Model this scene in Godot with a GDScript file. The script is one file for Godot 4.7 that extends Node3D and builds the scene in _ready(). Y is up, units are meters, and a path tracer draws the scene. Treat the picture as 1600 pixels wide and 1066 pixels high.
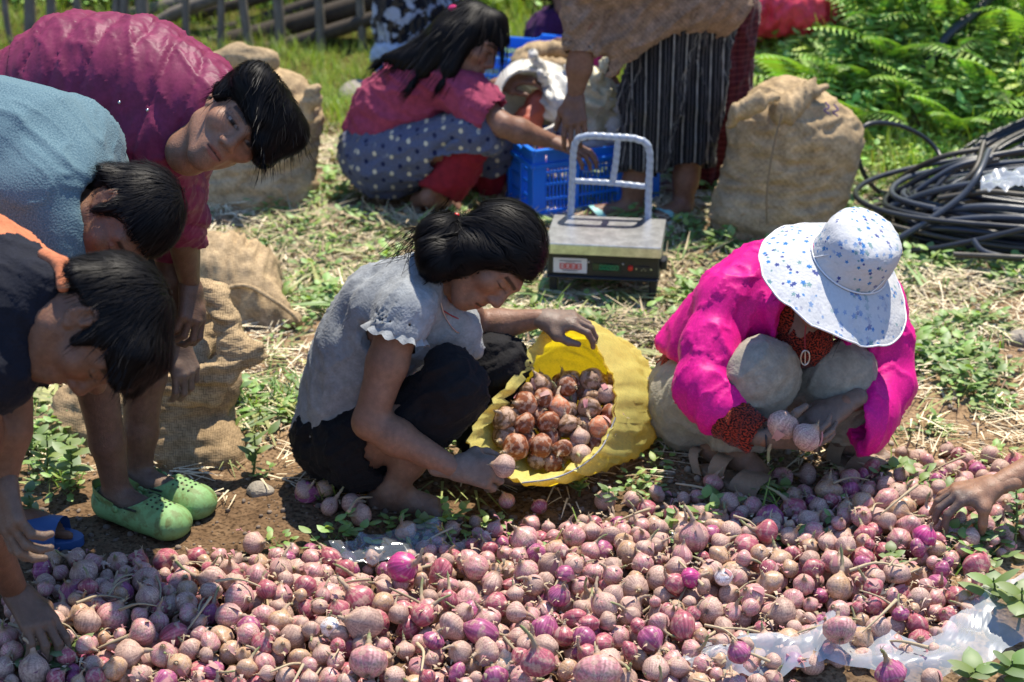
extends Node3D
# Onion sorting in a hill field: people bend and squat round a spread of red onions,
# burlap sacks, crates, a platform scale and coils of black pipe behind, a green bank at the back.

var rng := RandomNumberGenerator.new()
var tex := {}
var mats := {}
var taken := {}


func _ready() -> void:
	var cam := Camera3D.new()
	cam.name = "camera"
	cam.position = Vector3(0, 2.3, 0)
	cam.rotation_degrees = Vector3(-23.0417, 0, 0)
	cam.near = 0.1
	cam.far = 400.0
	var lens := CameraAttributesPhysical.new()
	lens.frustum_focal_length = 80.0
	lens.frustum_focus_distance = 4.35
	lens.frustum_near = 0.1
	lens.frustum_far = 400.0
	lens.exposure_aperture = 4.6
	cam.attributes = lens
	cam.keep_aspect = Camera3D.KEEP_HEIGHT
	cam.fov = 20.1489
	add_child(cam)
	var sky := Sky.new()
	var air := ProceduralSkyMaterial.new()
	air.sky_top_color = Color(0.30, 0.44, 0.66)
	air.sky_horizon_color = Color(0.66, 0.73, 0.80)
	air.ground_horizon_color = Color(0.36, 0.38, 0.30)
	air.ground_bottom_color = Color(0.16, 0.16, 0.10)
	air.sky_curve = 0.2
	air.sun_angle_max = 4.0
	sky.sky_material = air
	var env := Environment.new()
	env.background_mode = Environment.BG_SKY
	env.sky = sky
	env.tonemap_mode = Environment.TONE_MAPPER_LINEAR
	env.tonemap_exposure = 1.66
	env.background_energy_multiplier = 1.55
	env.sdfgi_enabled = true
	env.ssao_enabled = true
	env.ssil_enabled = true
	var we := WorldEnvironment.new()
	we.name = "environment"
	we.environment = env
	add_child(we)
	var sun := DirectionalLight3D.new()
	sun.name = "sun"
	sun.light_energy = 1.6
	sun.light_color = Color(1.0, 0.965, 0.90)
	sun.light_angular_distance = 0.53
	sun.shadow_enabled = true
	sun.rotation_degrees = Vector3(-67, 154, 0)
	add_child(sun)
	rng.seed = 7117
	make_textures()
	make_materials()
	make_ground()
	make_fence()
	make_bank_plants()
	make_litter()
	make_weeds()
	make_sacks()
	make_crates()
	make_scale()
	make_pipes()
	make_far_things()
	make_sheets()
	make_yellow_bag()
	make_onions()
	make_people()


# ---------- naming and tagging ----------

func numbered(called: String) -> String:
	var k: int = taken.get(called, 0)
	taken[called] = k + 1
	return called if k == 0 else "%s_%03d" % [called, k]


func tag(o: Node, label: String, category := "", group := "", kind := "") -> Node:
	if label != "":
		o.set_meta("label", label)
	if category != "":
		o.set_meta("category", category)
	if group != "":
		o.set_meta("group", group)
	if kind != "":
		o.set_meta("kind", kind)
	return o


func thing(called: String, at: Vector3, label: String, category: String, group := "") -> Node3D:
	var o := Node3D.new()
	o.name = numbered(called)
	add_child(o)
	o.position = at
	tag(o, label, category, group)
	return o


func base_of(o: Node) -> Vector3:
	var p := Vector3.ZERO
	while o != null and o != self:
		if o is Node3D:
			p += (o as Node3D).position
		o = o.get_parent()
	return p


# one named mesh from geometry given in world coordinates
func put(called: String, g: Geo, m: Material, parent: Node = null) -> MeshInstance3D:
	var o := MeshInstance3D.new()
	var at: Vector3 = Vector3.ZERO
	if parent == null:
		o.name = numbered(called)
		add_child(o)
		at = g.foot()
		o.position = at
	else:
		o.name = called
		parent.add_child(o, true)
		at = base_of(parent)
	o.mesh = g.mesh(at)
	o.material_override = m
	return o


func put_mesh(called: String, mesh: Mesh, m: Material, parent: Node, at := Vector3.ZERO) -> MeshInstance3D:
	var o := MeshInstance3D.new()
	o.name = called
	parent.add_child(o, true)
	o.mesh = mesh
	o.material_override = m
	o.position = at
	return o


func copy_of(o: Node3D, at: Vector3, turn: Basis, label := "") -> Node3D:
	var r: Node3D = o.duplicate()
	r.name = numbered(String(o.name).rstrip("0123456789").trim_suffix("_"))
	add_child(r)
	r.transform = Transform3D(turn, at)
	if label != "":
		r.set_meta("label", label)
	return r


func many(called: String, mesh: Mesh, m: Material, where: Array, tints: Array, label: String, category: String, parent: Node = null) -> MultiMeshInstance3D:
	var mm := MultiMesh.new()
	mm.transform_format = MultiMesh.TRANSFORM_3D
	mm.use_colors = true
	mm.mesh = mesh
	mm.instance_count = where.size()
	for k in where.size():
		mm.set_instance_transform(k, where[k])
		mm.set_instance_color(k, tints[k])
	var o := MultiMeshInstance3D.new()
	o.multimesh = mm
	o.material_override = m
	if parent == null:
		o.name = numbered(called)
		add_child(o)
		tag(o, label, category, "", "stuff")
	else:
		o.name = called
		parent.add_child(o, true)
		tag(o, "", "", "", "stuff")
	return o


func lin(r: float, g: float, b: float) -> Color:
	return Color(r, g, b).linear_to_srgb()


func rnd(a: float, b: float) -> float:
	return rng.randf_range(a, b)


func pick(a: Array) -> Variant:
	return a[rng.randi() % a.size()]


func noise(s: int, freq: float, octaves := 3) -> FastNoiseLite:
	var n := FastNoiseLite.new()
	n.seed = s
	n.frequency = freq
	n.noise_type = FastNoiseLite.TYPE_SIMPLEX_SMOOTH
	n.fractal_octaves = octaves
	return n


func frame_along(d: Vector3) -> Basis:
	var y := d.normalized()
	var x := y.cross(Vector3.FORWARD if absf(y.z) < 0.9 else Vector3.RIGHT).normalized()
	return Basis(x, y, x.cross(y))


func smooth_path(pts: Array, per := 6, closed := false) -> PackedVector3Array:
	var out := PackedVector3Array()
	var n := pts.size()
	var last := n if closed else n - 1
	for k in last:
		var a: Vector3 = pts[(k - 1 + n) % n] if closed or k > 0 else pts[0] * 2.0 - pts[1]
		var b: Vector3 = pts[k]
		var c: Vector3 = pts[(k + 1) % n]
		var d: Vector3 = pts[(k + 2) % n] if closed or k + 2 < n else c * 2.0 - b
		for s in per:
			out.push_back(b.cubic_interpolate(c, a, d, float(s) / per))
	if not closed:
		out.push_back(pts[n - 1])
	return out


# ---------- geometry collected into one mesh ----------

class Geo:
	var v := PackedVector3Array()
	var c := PackedColorArray()
	var t := PackedVector2Array()
	var i := PackedInt32Array()
	var tint := Color.WHITE
	var weld := []  # index pairs that share a normal across a seam

	func vert(p: Vector3, uv := Vector2.ZERO) -> int:
		v.push_back(p)
		c.push_back(tint)
		t.push_back(uv)
		return v.size() - 1

	func tri(p: int, q: int, r: int) -> void:
		i.push_back(p)
		i.push_back(q)
		i.push_back(r)

	func quad(p: int, q: int, r: int, s: int) -> void:
		tri(p, q, r)
		tri(p, r, s)

	# rows of equal length; wrapped rows repeat their first point
	func rows(r: Array, wrap := false, us := 1.0, vs := 1.0) -> void:
		var w: int = r[0].size()
		var cols := w + 1 if wrap else w
		var start := v.size()
		for y in r.size():
			var row: PackedVector3Array = r[y]
			for x in cols:
				vert(row[x % w], Vector2(us * x / (cols - 1), vs * y / maxf(1.0, r.size() - 1)))
			if wrap:
				weld.push_back([start + y * cols, start + y * cols + w])
		for y in r.size() - 1:
			for x in cols - 1:
				var p := start + y * cols + x
				quad(p, p + cols, p + cols + 1, p + 1)

	func cap_row(row: PackedVector3Array, flip := false) -> void:
		var m := Vector3.ZERO
		for p in row:
			m += p
		m /= row.size()
		var s := v.size()
		vert(m)
		for p in row:
			vert(p)
		for k in row.size():
			var a := s + 1 + k
			var b := s + 1 + (k + 1) % row.size()
			if flip:
				tri(s, b, a)
			else:
				tri(s, a, b)

	# a tube along a path; radius per point
	func tube(path: PackedVector3Array, radii: PackedFloat32Array, sides := 8, caps := true, closed := false, us := 1.0) -> void:
		var n := path.size()
		var r := []
		var up := Vector3.UP
		var d0 := (path[1] - path[0]).normalized()
		if absf(d0.dot(up)) > 0.9:
			up = Vector3.RIGHT
		var x := d0.cross(up).normalized()
		var length := 0.0
		for k in n:
			var d: Vector3
			if closed:
				d = path[(k + 1) % n] - path[(k - 1 + n) % n]
			else:
				d = path[mini(k + 1, n - 1)] - path[maxi(k - 1, 0)]
			d = d.normalized()
			x = (x - d * x.dot(d)).normalized()
			var y := d.cross(x)
			var row := PackedVector3Array()
			var rad: float = radii[mini(k, radii.size() - 1)]
			for s in sides:
				var a := TAU * s / sides
				row.push_back(path[k] + (x * cos(a) + y * sin(a)) * rad)
			r.push_back(row)
			if k > 0:
				length += path[k].distance_to(path[k - 1])
		if closed:
			r.push_back(r[0])
		rows(r, true, us, length * 10.0)
		if caps and not closed:
			cap_row(r[0], true)
			cap_row(r[n - 1])

	# a box with chamfered edges
	func box(at: Vector3, size: Vector3, b := Basis.IDENTITY, bevel := 0.003) -> void:
		var h := size * 0.5
		var e := minf(bevel, minf(h.x, minf(h.y, h.z)) * 0.45)
		for f in 6:
			var ax := f / 2
			var sg := 1.0 if f % 2 == 0 else -1.0
			var n := Vector3.ZERO
			n[ax] = sg
			var u := Vector3.ZERO
			u[(ax + 1) % 3] = 1.0
			var w := Vector3.ZERO
			w[(ax + 2) % 3] = sg
			var s := v.size()
			for k in [[-1, -1], [1, -1], [1, 1], [-1, 1]]:
				vert(at + b * (n * h + u * (h - Vector3.ONE * e) * k[0] + w * (h - Vector3.ONE * e) * k[1]), Vector2(k[0], k[1]))
			quad(s, s + 3, s + 2, s + 1)
		# chamfers
		for ax in 3:
			var p := (ax + 1) % 3
			var q := (ax + 2) % 3
			for sp in [-1.0, 1.0]:
				for sq in [-1.0, 1.0]:
					var s := v.size()
					for k in [[-1.0, 0], [1.0, 0], [1.0, 1], [-1.0, 1]]:
						var o := Vector3.ZERO
						o[ax] = k[0] * (h[ax] - e)
						o[p] = sp * (h[p] - (e if k[1] == 1 else 0.0))
						o[q] = sq * (h[q] - (0.0 if k[1] == 1 else e))
						vert(at + b * o)
					if sp * sq > 0:
						quad(s, s + 1, s + 2, s + 3)
					else:
						quad(s, s + 3, s + 2, s + 1)

	func bar(a: Vector3, b: Vector3, w: float, h: float, bevel := 0.002) -> void:
		var y := (b - a).normalized()
		var x := y.cross(Vector3.UP if absf(y.y) < 0.9 else Vector3.FORWARD).normalized()
		box((a + b) * 0.5, Vector3(w, a.distance_to(b), h), Basis(x, y, x.cross(y)), bevel)

	func ball(at: Vector3, r: Vector3, b := Basis.IDENTITY, n := 12) -> void:
		var rr := []
		for y in n + 1:
			var ph := PI * y / n
			var row := PackedVector3Array()
			for x in n * 2:
				var th := PI * x / n
				row.push_back(at + b * (Vector3(sin(ph) * cos(th), cos(ph), sin(ph) * sin(th)) * r))
			rr.push_back(row)
		rows(rr, true)

	func add(g: Geo, x := Transform3D.IDENTITY) -> void:
		var s := v.size()
		for k in g.v.size():
			v.push_back(x * g.v[k])
		c.append_array(g.c)
		t.append_array(g.t)
		for k in g.i:
			i.push_back(k + s)
		for w in g.weld:
			weld.push_back([w[0] + s, w[1] + s])

	func foot() -> Vector3:
		var lo := Vector3(1e9, 1e9, 1e9)
		var hi := -lo
		for p in v:
			lo = lo.min(p)
			hi = hi.max(p)
		return Vector3((lo.x + hi.x) * 0.5, lo.y, (lo.z + hi.z) * 0.5)

	func normals() -> PackedVector3Array:
		var n := PackedVector3Array()
		n.resize(v.size())
		for k in range(0, i.size(), 3):
			var p := i[k]
			var q := i[k + 1]
			var r := i[k + 2]
			var f := (v[r] - v[p]).cross(v[q] - v[p])
			n[p] += f
			n[q] += f
			n[r] += f
		for w in weld:
			var m: Vector3 = n[w[0]] + n[w[1]]
			n[w[0]] = m
			n[w[1]] = m
		for k in n.size():
			n[k] = n[k].normalized() if n[k].length_squared() > 1e-20 else Vector3.UP
		return n

	func mesh(at := Vector3.ZERO) -> ArrayMesh:
		var a := []
		a.resize(Mesh.ARRAY_MAX)
		var n := normals()
		if at != Vector3.ZERO:
			var w := PackedVector3Array()
			w.resize(v.size())
			for k in v.size():
				w[k] = v[k] - at
			a[Mesh.ARRAY_VERTEX] = w
		else:
			a[Mesh.ARRAY_VERTEX] = v
		a[Mesh.ARRAY_NORMAL] = n
		a[Mesh.ARRAY_COLOR] = c
		a[Mesh.ARRAY_TEX_UV] = t
		a[Mesh.ARRAY_INDEX] = i
		var m := ArrayMesh.new()
		m.add_surface_from_arrays(Mesh.PRIMITIVE_TRIANGLES, a)
		return m


# ---------- soft shapes: capsules and ellipsoids joined by a smooth minimum, meshed as surface nets ----------

class Soft:
	var prims := []
	var d := PackedFloat32Array()
	var o: Vector3
	var cell: float
	var nx: int
	var ny: int
	var nz: int

	func cap(a: Vector3, b: Vector3, ra: float, rb: float, k := 0.02, ax := Vector3.ZERO, f := 1.0) -> Soft:
		prims.push_back([0, a, b, ra, rb, k, ax.normalized(), f])
		return self

	func chain(pts: Array, radii: Array, k := 0.02, ax := Vector3.ZERO, f := 1.0) -> Soft:
		for j in pts.size() - 1:
			cap(pts[j], pts[j + 1], radii[j], radii[j + 1], k, ax, f)
		return self

	func ball(at: Vector3, r: Vector3, b := Basis.IDENTITY, k := 0.02) -> Soft:
		prims.push_back([1, at, r, b, k])
		return self

	func carve(a: Vector3, b: Vector3, ra: float, rb: float, k := 0.004, ax := Vector3.ZERO, f := 1.0) -> Soft:
		prims.push_back([2, a, b, ra, rb, k, ax.normalized(), f])
		return self

	func carve_ball(at: Vector3, r: Vector3, b := Basis.IDENTITY, k := 0.004) -> Soft:
		prims.push_back([3, at, r, b, k])
		return self

	# take away what lies on the side n points to, within reach of p
	func cut(p: Vector3, n: Vector3, reach := 9.0, k := 0.004) -> Soft:
		prims.push_back([4, p, n.normalized(), reach, k])
		return self

	func solve(size: float) -> Soft:
		cell = size
		var lo := Vector3(1e9, 1e9, 1e9)
		var hi := -lo
		for q in prims:
			if q[0] == 0:
				var r: float = maxf(q[3], q[4]) + q[5] * 0.3 + cell * 3.0
				var e := Vector3(r, r, r)
				lo = lo.min((q[1] as Vector3) - e).min((q[2] as Vector3) - e)
				hi = hi.max((q[1] as Vector3) + e).max((q[2] as Vector3) + e)
			elif q[0] == 1:
				var r: float = (q[2] as Vector3)[(q[2] as Vector3).max_axis_index()] + q[4] * 0.3 + cell * 3.0
				var e := Vector3(r, r, r)
				lo = lo.min((q[1] as Vector3) - e)
				hi = hi.max((q[1] as Vector3) + e)
		o = lo
		nx = int((hi.x - lo.x) / cell) + 2
		ny = int((hi.y - lo.y) / cell) + 2
		nz = int((hi.z - lo.z) / cell) + 2
		d.resize(nx * ny * nz)
		d.fill(1.0)
		for q in prims:
			match q[0]:
				0:
					_cap(q[1], q[2], q[3], q[4], q[5], q[6], q[7], false)
				1:
					_ball(q[1], q[2], q[3], q[4], false)
				2:
					_cap(q[1], q[2], q[3], q[4], q[5], q[6], q[7], true)
				3:
					_ball(q[1], q[2], q[3], q[4], true)
				4:
					_cut(q[1], q[2], q[3], q[4])
		return self

	func _range(lo: Vector3, hi: Vector3) -> Array:
		return [clampi(int((lo.x - o.x) / cell), 0, nx - 1), clampi(int((hi.x - o.x) / cell) + 1, 0, nx - 1),
			clampi(int((lo.y - o.y) / cell), 0, ny - 1), clampi(int((hi.y - o.y) / cell) + 1, 0, ny - 1),
			clampi(int((lo.z - o.z) / cell), 0, nz - 1), clampi(int((hi.z - o.z) / cell) + 1, 0, nz - 1)]

	func _cap(a: Vector3, b: Vector3, ra: float, rb: float, k: float, ax: Vector3, f: float, less: bool) -> void:
		var m := maxf(ra, rb) + k + cell * 3.0
		var e := Vector3(m, m, m)
		var w := _range(a.min(b) - e, a.max(b) + e)
		var ba := b - a
		var inv := 1.0 / maxf(ba.length_squared(), 1e-9)
		var g := 1.0 / f - 1.0
		var dr := rb - ra
		var x0: int = w[0]
		var x1: int = w[1]
		var ik := 1.0 / maxf(k, 1e-5)
		for z in range(w[4], w[5] + 1):
			for y in range(w[2], w[3] + 1):
				var j := (z * ny + y) * nx + x0
				var p := Vector3(o.x + x0 * cell, o.y + y * cell, o.z + z * cell) - a
				for x in range(x0, x1 + 1):
					var t := clampf(p.dot(ba) * inv, 0.0, 1.0)
					var q := p - ba * t
					if g != 0.0:
						q += ax * (q.dot(ax) * g)
					var s := q.length() - ra - dr * t
					var v := d[j]
					if less:
						s = -s
						var h := maxf(k - absf(s - v), 0.0) * ik
						d[j] = maxf(s, v) + h * h * k * 0.25
					elif s < v + k:
						var h := maxf(k - absf(s - v), 0.0) * ik
						d[j] = minf(s, v) - h * h * k * 0.25
					p.x += cell
					j += 1

	func _ball(at: Vector3, r: Vector3, b: Basis, k: float, less: bool) -> void:
		var m := r[r.max_axis_index()] + k + cell * 3.0
		var e := Vector3(m, m, m)
		var w := _range(at - e, at + e)
		var bi := b.inverse()
		var x0: int = w[0]
		var x1: int = w[1]
		var ir := Vector3.ONE / r
		var dx := bi * Vector3(cell, 0, 0)
		var ik := 1.0 / maxf(k, 1e-5)
		for z in range(w[4], w[5] + 1):
			for y in range(w[2], w[3] + 1):
				var j := (z * ny + y) * nx + x0
				var p := bi * (Vector3(o.x + x0 * cell, o.y + y * cell, o.z + z * cell) - at)
				for x in range(x0, x1 + 1):
					var p1 := p * ir
					var k0 := p1.length()
					var k1 := (p1 * ir).length()
					var s := k0 * (k0 - 1.0) / maxf(k1, 1e-6)
					var v := d[j]
					if less:
						s = -s
						var h := maxf(k - absf(s - v), 0.0) * ik
						d[j] = maxf(s, v) + h * h * k * 0.25
					elif s < v + k:
						var h := maxf(k - absf(s - v), 0.0) * ik
						d[j] = minf(s, v) - h * h * k * 0.25
					p += dx
					j += 1

	func _cut(p0: Vector3, n: Vector3, reach: float, k: float) -> void:
		var e := Vector3(reach, reach, reach)
		var w := _range(p0 - e, p0 + e)
		var x0: int = w[0]
		var ik := 1.0 / maxf(k, 1e-5)
		for z in range(w[4], w[5] + 1):
			for y in range(w[2], w[3] + 1):
				var j := (z * ny + y) * nx + x0
				var p := Vector3(o.x + x0 * cell, o.y + y * cell, o.z + z * cell) - p0
				for x in range(x0, w[1] + 1):
					var s := p.dot(n)
					var v := d[j]
					if p.length() < reach:
						var h := maxf(k - absf(s - v), 0.0) * ik
						d[j] = maxf(s, v) + h * h * k * 0.25
					p.x += cell
					j += 1

	func at(p: Vector3) -> float:
		var q := (p - o) / cell
		var x := clampi(int(q.x), 0, nx - 2)
		var y := clampi(int(q.y), 0, ny - 2)
		var z := clampi(int(q.z), 0, nz - 2)
		var f := (q - Vector3(x, y, z)).clampf(0.0, 1.0)
		var j := (z * ny + y) * nx + x
		var l := nx * ny
		var a := lerpf(lerpf(d[j], d[j + 1], f.x), lerpf(d[j + nx], d[j + nx + 1], f.x), f.y)
		var b := lerpf(lerpf(d[j + l], d[j + l + 1], f.x), lerpf(d[j + l + nx], d[j + l + nx + 1], f.x), f.y)
		return lerpf(a, b, f.z)

	func slope(p: Vector3) -> Vector3:
		var e := cell
		return Vector3(at(p + Vector3(e, 0, 0)) - at(p - Vector3(e, 0, 0)), at(p + Vector3(0, e, 0)) - at(p - Vector3(0, e, 0)), at(p + Vector3(0, 0, e)) - at(p - Vector3(0, 0, e))).normalized()

	# adds the surface to g; push(p, n) moves it along its normal, paint(p, n) colours it
	func into(g: Geo, push = null, paint = null) -> void:
		var ids := PackedInt32Array()
		ids.resize(nx * ny * nz)
		ids.fill(-1)
		var l := nx * ny
		var far := cell * 3.5
		var offs := PackedInt32Array([0, 1, nx, nx + 1, l, l + 1, l + nx, l + nx + 1])
		var corner := PackedVector3Array([Vector3(0, 0, 0), Vector3(1, 0, 0), Vector3(0, 1, 0), Vector3(1, 1, 0), Vector3(0, 0, 1), Vector3(1, 0, 1), Vector3(0, 1, 1), Vector3(1, 1, 1)])
		var edges := PackedInt32Array([0, 1, 2, 3, 4, 5, 6, 7, 0, 2, 1, 3, 4, 6, 5, 7, 0, 4, 1, 5, 2, 6, 3, 7])
		var start := g.v.size()
		var vs := PackedFloat32Array()
		vs.resize(8)
		for z in nz - 1:
			for y in ny - 1:
				var j := (z * ny + y) * nx - 1
				for x in nx - 1:
					j += 1
					if absf(d[j]) > far:
						continue
					var inside := 0
					for k in 8:
						vs[k] = d[j + offs[k]]
						if vs[k] < 0.0:
							inside += 1
					if inside == 0 or inside == 8:
						continue
					var sum := Vector3.ZERO
					var n := 0
					for k in 12:
						var a := edges[k * 2]
						var b := edges[k * 2 + 1]
						if (vs[a] < 0.0) != (vs[b] < 0.0):
							sum += corner[a].lerp(corner[b], vs[a] / (vs[a] - vs[b]))
							n += 1
					ids[j] = g.vert(o + (Vector3(x, y, z) + sum / n) * cell)
		for z in range(1, nz - 1):
			for y in range(1, ny - 1):
				var j := (z * ny + y) * nx
				for x in range(1, nx - 1):
					j += 1
					if ids[j] < 0:
						continue
					var s := d[j] < 0.0
					if s != (d[j + 1] < 0.0):
						_face(g, ids[j], ids[j - nx], ids[j - nx - l], ids[j - l], s)
					if s != (d[j + nx] < 0.0):
						_face(g, ids[j], ids[j - l], ids[j - l - 1], ids[j - 1], s)
					if s != (d[j + l] < 0.0):
						_face(g, ids[j], ids[j - 1], ids[j - 1 - nx], ids[j - nx], s)
		var count := g.v.size() - start
		if push != null or paint != null:
			var part := Geo.new()
			for k in count:
				var p := g.v[start + k]
				var n := slope(p)
				if paint != null:
					g.c[start + k] = paint.call(p, n)
				if push != null:
					g.v[start + k] = p + n * float(push.call(p, n))

	func _face(g: Geo, a: int, b: int, e: int, f: int, s: bool) -> void:
		if a < 0 or b < 0 or e < 0 or f < 0:
			return
		if s:
			g.quad(a, f, e, b)
		else:
			g.quad(a, b, e, f)


# ---------- computed textures ----------

func grey(w: int, h: int, s: int, freq: float, octaves := 4, type := FastNoiseLite.TYPE_SIMPLEX_SMOOTH) -> PackedByteArray:
	var n := noise(s, freq, octaves)
	n.noise_type = type
	var im := n.get_seamless_image(w, h)
	im.convert(Image.FORMAT_L8)
	return im.get_data()


func picture(w: int, h: int, data: PackedByteArray, three := true) -> ImageTexture:
	return ImageTexture.create_from_image(Image.create_from_data(w, h, false, Image.FORMAT_RGB8 if three else Image.FORMAT_L8, data))


# each pixel from paint(x, y), an sRGB colour
func painted(w: int, h: int, paint: Callable) -> ImageTexture:
	var data := PackedByteArray()
	data.resize(w * h * 3)
	var j := 0
	for y in h:
		for x in w:
			var c: Color = paint.call(x, y)
			data[j] = clampi(int(c.r * 255.0), 0, 255)
			data[j + 1] = clampi(int(c.g * 255.0), 0, 255)
			data[j + 2] = clampi(int(c.b * 255.0), 0, 255)
			j += 3
	return picture(w, h, data)


func make_textures() -> void:
	var a := grey(256, 256, 11, 0.02, 5)
	var b := grey(256, 256, 12, 0.09, 4)
	tex.soft = picture(256, 256, a, false)
	tex.fine = picture(256, 256, b, false)
	tex.mottle = painted(256, 256, func(x: int, y: int):
		var k: float = 0.86 + 0.14 * (a[y * 256 + x] / 255.0) * 1.4 - 0.10 * (b[y * 256 + x] / 255.0)
		return Color(k, k, k))
	# dried mud rubbed into a surface
	tex.grime = painted(256, 256, func(x: int, y: int):
		var k: float = a[y * 256 + x] / 255.0 + 0.35 * (b[y * 256 + x] / 255.0 - 0.5)
		return Color(0.97, 0.97, 0.97).lerp(Color(0.78, 0.62, 0.52), clampf((k - 0.50) * 4.0, 0.0, 0.8)))
	# plain weave: albedo and relief
	tex.burlap = painted(256, 256, func(x: int, y: int):
		var u := sin(x * TAU / 8.0)
		var w := sin(y * TAU / 8.0)
		var over := 1.0 if (x / 8 + y / 8) % 2 == 0 else 0.0
		var k: float = 0.60 + 0.25 * (absf(u) if over > 0.5 else absf(w)) + 0.30 * (a[y * 256 + x] / 255.0 - 0.5) + 0.22 * (b[y * 256 + x] / 255.0 - 0.5)
		return Color(k, k * 0.97, k * 0.92))
	tex.weave = painted(128, 128, func(x: int, y: int):
		var over := (x / 4 + y / 4) % 2 == 0
		var k: float = absf(sin(x * TAU / 8.0)) if over else absf(sin(y * TAU / 8.0))
		k = 0.35 + 0.5 * k + 0.3 * (b[(y * 2 % 256) * 256 + x * 2] / 255.0 - 0.5)
		return Color(k, k, k))
	tex.heather = painted(256, 256, func(x: int, y: int):
		var k: float = b[y * 256 + x] / 255.0
		var q: float = b[(y * 3 % 256) * 256 + (x * 2 + 37) % 256] / 255.0
		var m: float = clampf((k - 0.5) * 2.2 + (q - 0.5) * 2.2, -1.0, 1.0)
		return Color(0.40, 0.56, 0.62).lerp(Color(0.66, 0.79, 0.82), 0.5 + 0.5 * m))
	tex.dots = painted(256, 256, func(x: int, y: int):
		var base := Color(0.36, 0.38, 0.46).lerp(Color(0.30, 0.31, 0.38), b[y * 256 + x] / 255.0)
		var gx := x / 32
		var gy := y / 32
		var px := x % 32 - 16
		var py := y % 32 - 16
		if (gx + gy) % 2 == 0:
			var r: float = sqrt(px * px + py * py) + absf(px) * 0.2
			if r < 9.5:
				return Color(0.78, 0.74, 0.62) if gy % 2 == 0 else Color(0.10, 0.12, 0.25)
		return base)
	tex.stripes = painted(256, 64, func(x: int, y: int):
		var k: float = b[y * 256 + x] / 255.0
		var m := x % 32
		var c := Color(0.085, 0.082, 0.088)
		if m < 4:
			c = Color(0.62, 0.60, 0.56).darkened(0.3 * k)
		elif m >= 14 and m < 16:
			c = Color(0.34, 0.33, 0.32)
		elif m >= 22 and m < 24:
			c = Color(0.28, 0.27, 0.27)
		return c)
	tex.leopard = painted(128, 128, func(x: int, y: int):
		var k: float = b[(y * 2) * 256 + (x + x / 3) % 256] / 255.0
		return Color(0.10, 0.04, 0.03) if k > 0.52 else Color(0.60, 0.20, 0.12))
	var flowers := []
	for k in 95:
		flowers.push_back([rnd(0, 256), rnd(0, 256), rnd(2.5, 6.0), rng.randi() % 4])
	var cell := {}
	for f in flowers:
		for dx in range(-8, 9):
			for dy in range(-8, 9):
				var r := sqrt(dx * dx + dy * dy) * (1.0 + 0.25 * sin(atan2(dy, dx) * 5.0 + f[0]))
				if r < f[2]:
					cell[Vector2i(posmod(int(f[0]) + dx, 256), posmod(int(f[1]) + dy, 256))] = f[3]
	tex.flowers = painted(256, 256, func(x: int, y: int):
		var w: float = 0.93 - 0.06 * (b[y * 256 + x] / 255.0)
		var q: int = cell.get(Vector2i(x, y), -1)
		if q == 0 or q == 1:
			return Color(0.20, 0.52, 0.80)
		if q == 2:
			return Color(0.28, 0.34, 0.60)
		if q == 3:
			return Color(0.50, 0.66, 0.66)
		return Color(w, w, w * 0.985))
	tex.camo = painted(256, 256, func(x: int, y: int):
		var k: float = a[y * 256 + x] / 255.0
		var q: float = a[((y + 90) % 256) * 256 + (x * 2 + 50) % 256] / 255.0
		if k > 0.56:
			return Color(0.60, 0.63, 0.68)
		if q > 0.55:
			return Color(0.24, 0.21, 0.17)
		return Color(0.07, 0.075, 0.11))
	tex.check = painted(128, 128, func(x: int, y: int):
		var c := Color(0.30, 0.09, 0.10)
		if x % 16 < 2:
			c = Color(0.17, 0.06, 0.08)
		if y % 12 < 2:
			c = c.lerp(Color(0.50, 0.26, 0.24), 0.6)
		return c)
	tex.damask = painted(256, 256, func(x: int, y: int):
		var k: float = a[y * 256 + x] / 255.0
		var q: float = b[y * 256 + x] / 255.0
		var m: float = 1.0 if absf(k - 0.5) < 0.035 or q > 0.66 else 0.0
		return Color(0.91, 0.90, 0.91).lerp(Color(1, 0.98, 1), m))
	# woven plastic tape
	tex.tape = painted(128, 128, func(x: int, y: int):
		var over := (x / 8 + y / 8) % 2 == 0
		var e: float = sin(PI * (x % 8 + 0.5) / 8.0) if over else sin(PI * (y % 8 + 0.5) / 8.0)
		var k: float = 0.84 + 0.10 * e + 0.16 * (a[(y * 2) * 256 + x * 2] / 255.0 - 0.4) + 0.12 * (b[(y * 2) * 256 + x * 2] / 255.0 - 0.5) + (0.05 if over else 0.0)
		return Color(k, k, k))
	tex.soil = painted(512, 512, func(x: int, y: int):
		var k: float = a[(y % 256) * 256 + x % 256] / 255.0
		var q: float = b[((y * 2 + x / 3) % 256) * 256 + (x * 2) % 256] / 255.0
		var s: float = b[((y + 77) % 256) * 256 + (x + 31 + y / 256) % 256] / 255.0
		var c := Color(0.50, 0.42, 0.335).lerp(Color(0.72, 0.63, 0.52), clampf(k * 0.7 + q * 0.6 - 0.25, 0, 1))
		return c.lerp(Color(0.30, 0.245, 0.19), clampf((s - 0.58) * 5.0, 0, 0.7)))
	tex.bark = painted(64, 256, func(x: int, y: int):
		var k: float = a[(y % 256) * 256 + (x * 5) % 256] / 255.0
		var q: float = b[((y / 3) % 256) * 256 + (x * 4) % 256] / 255.0
		return Color(0.30, 0.27, 0.23).lerp(Color(0.52, 0.48, 0.43), k * 0.6 + q * 0.5 - 0.1))
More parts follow.
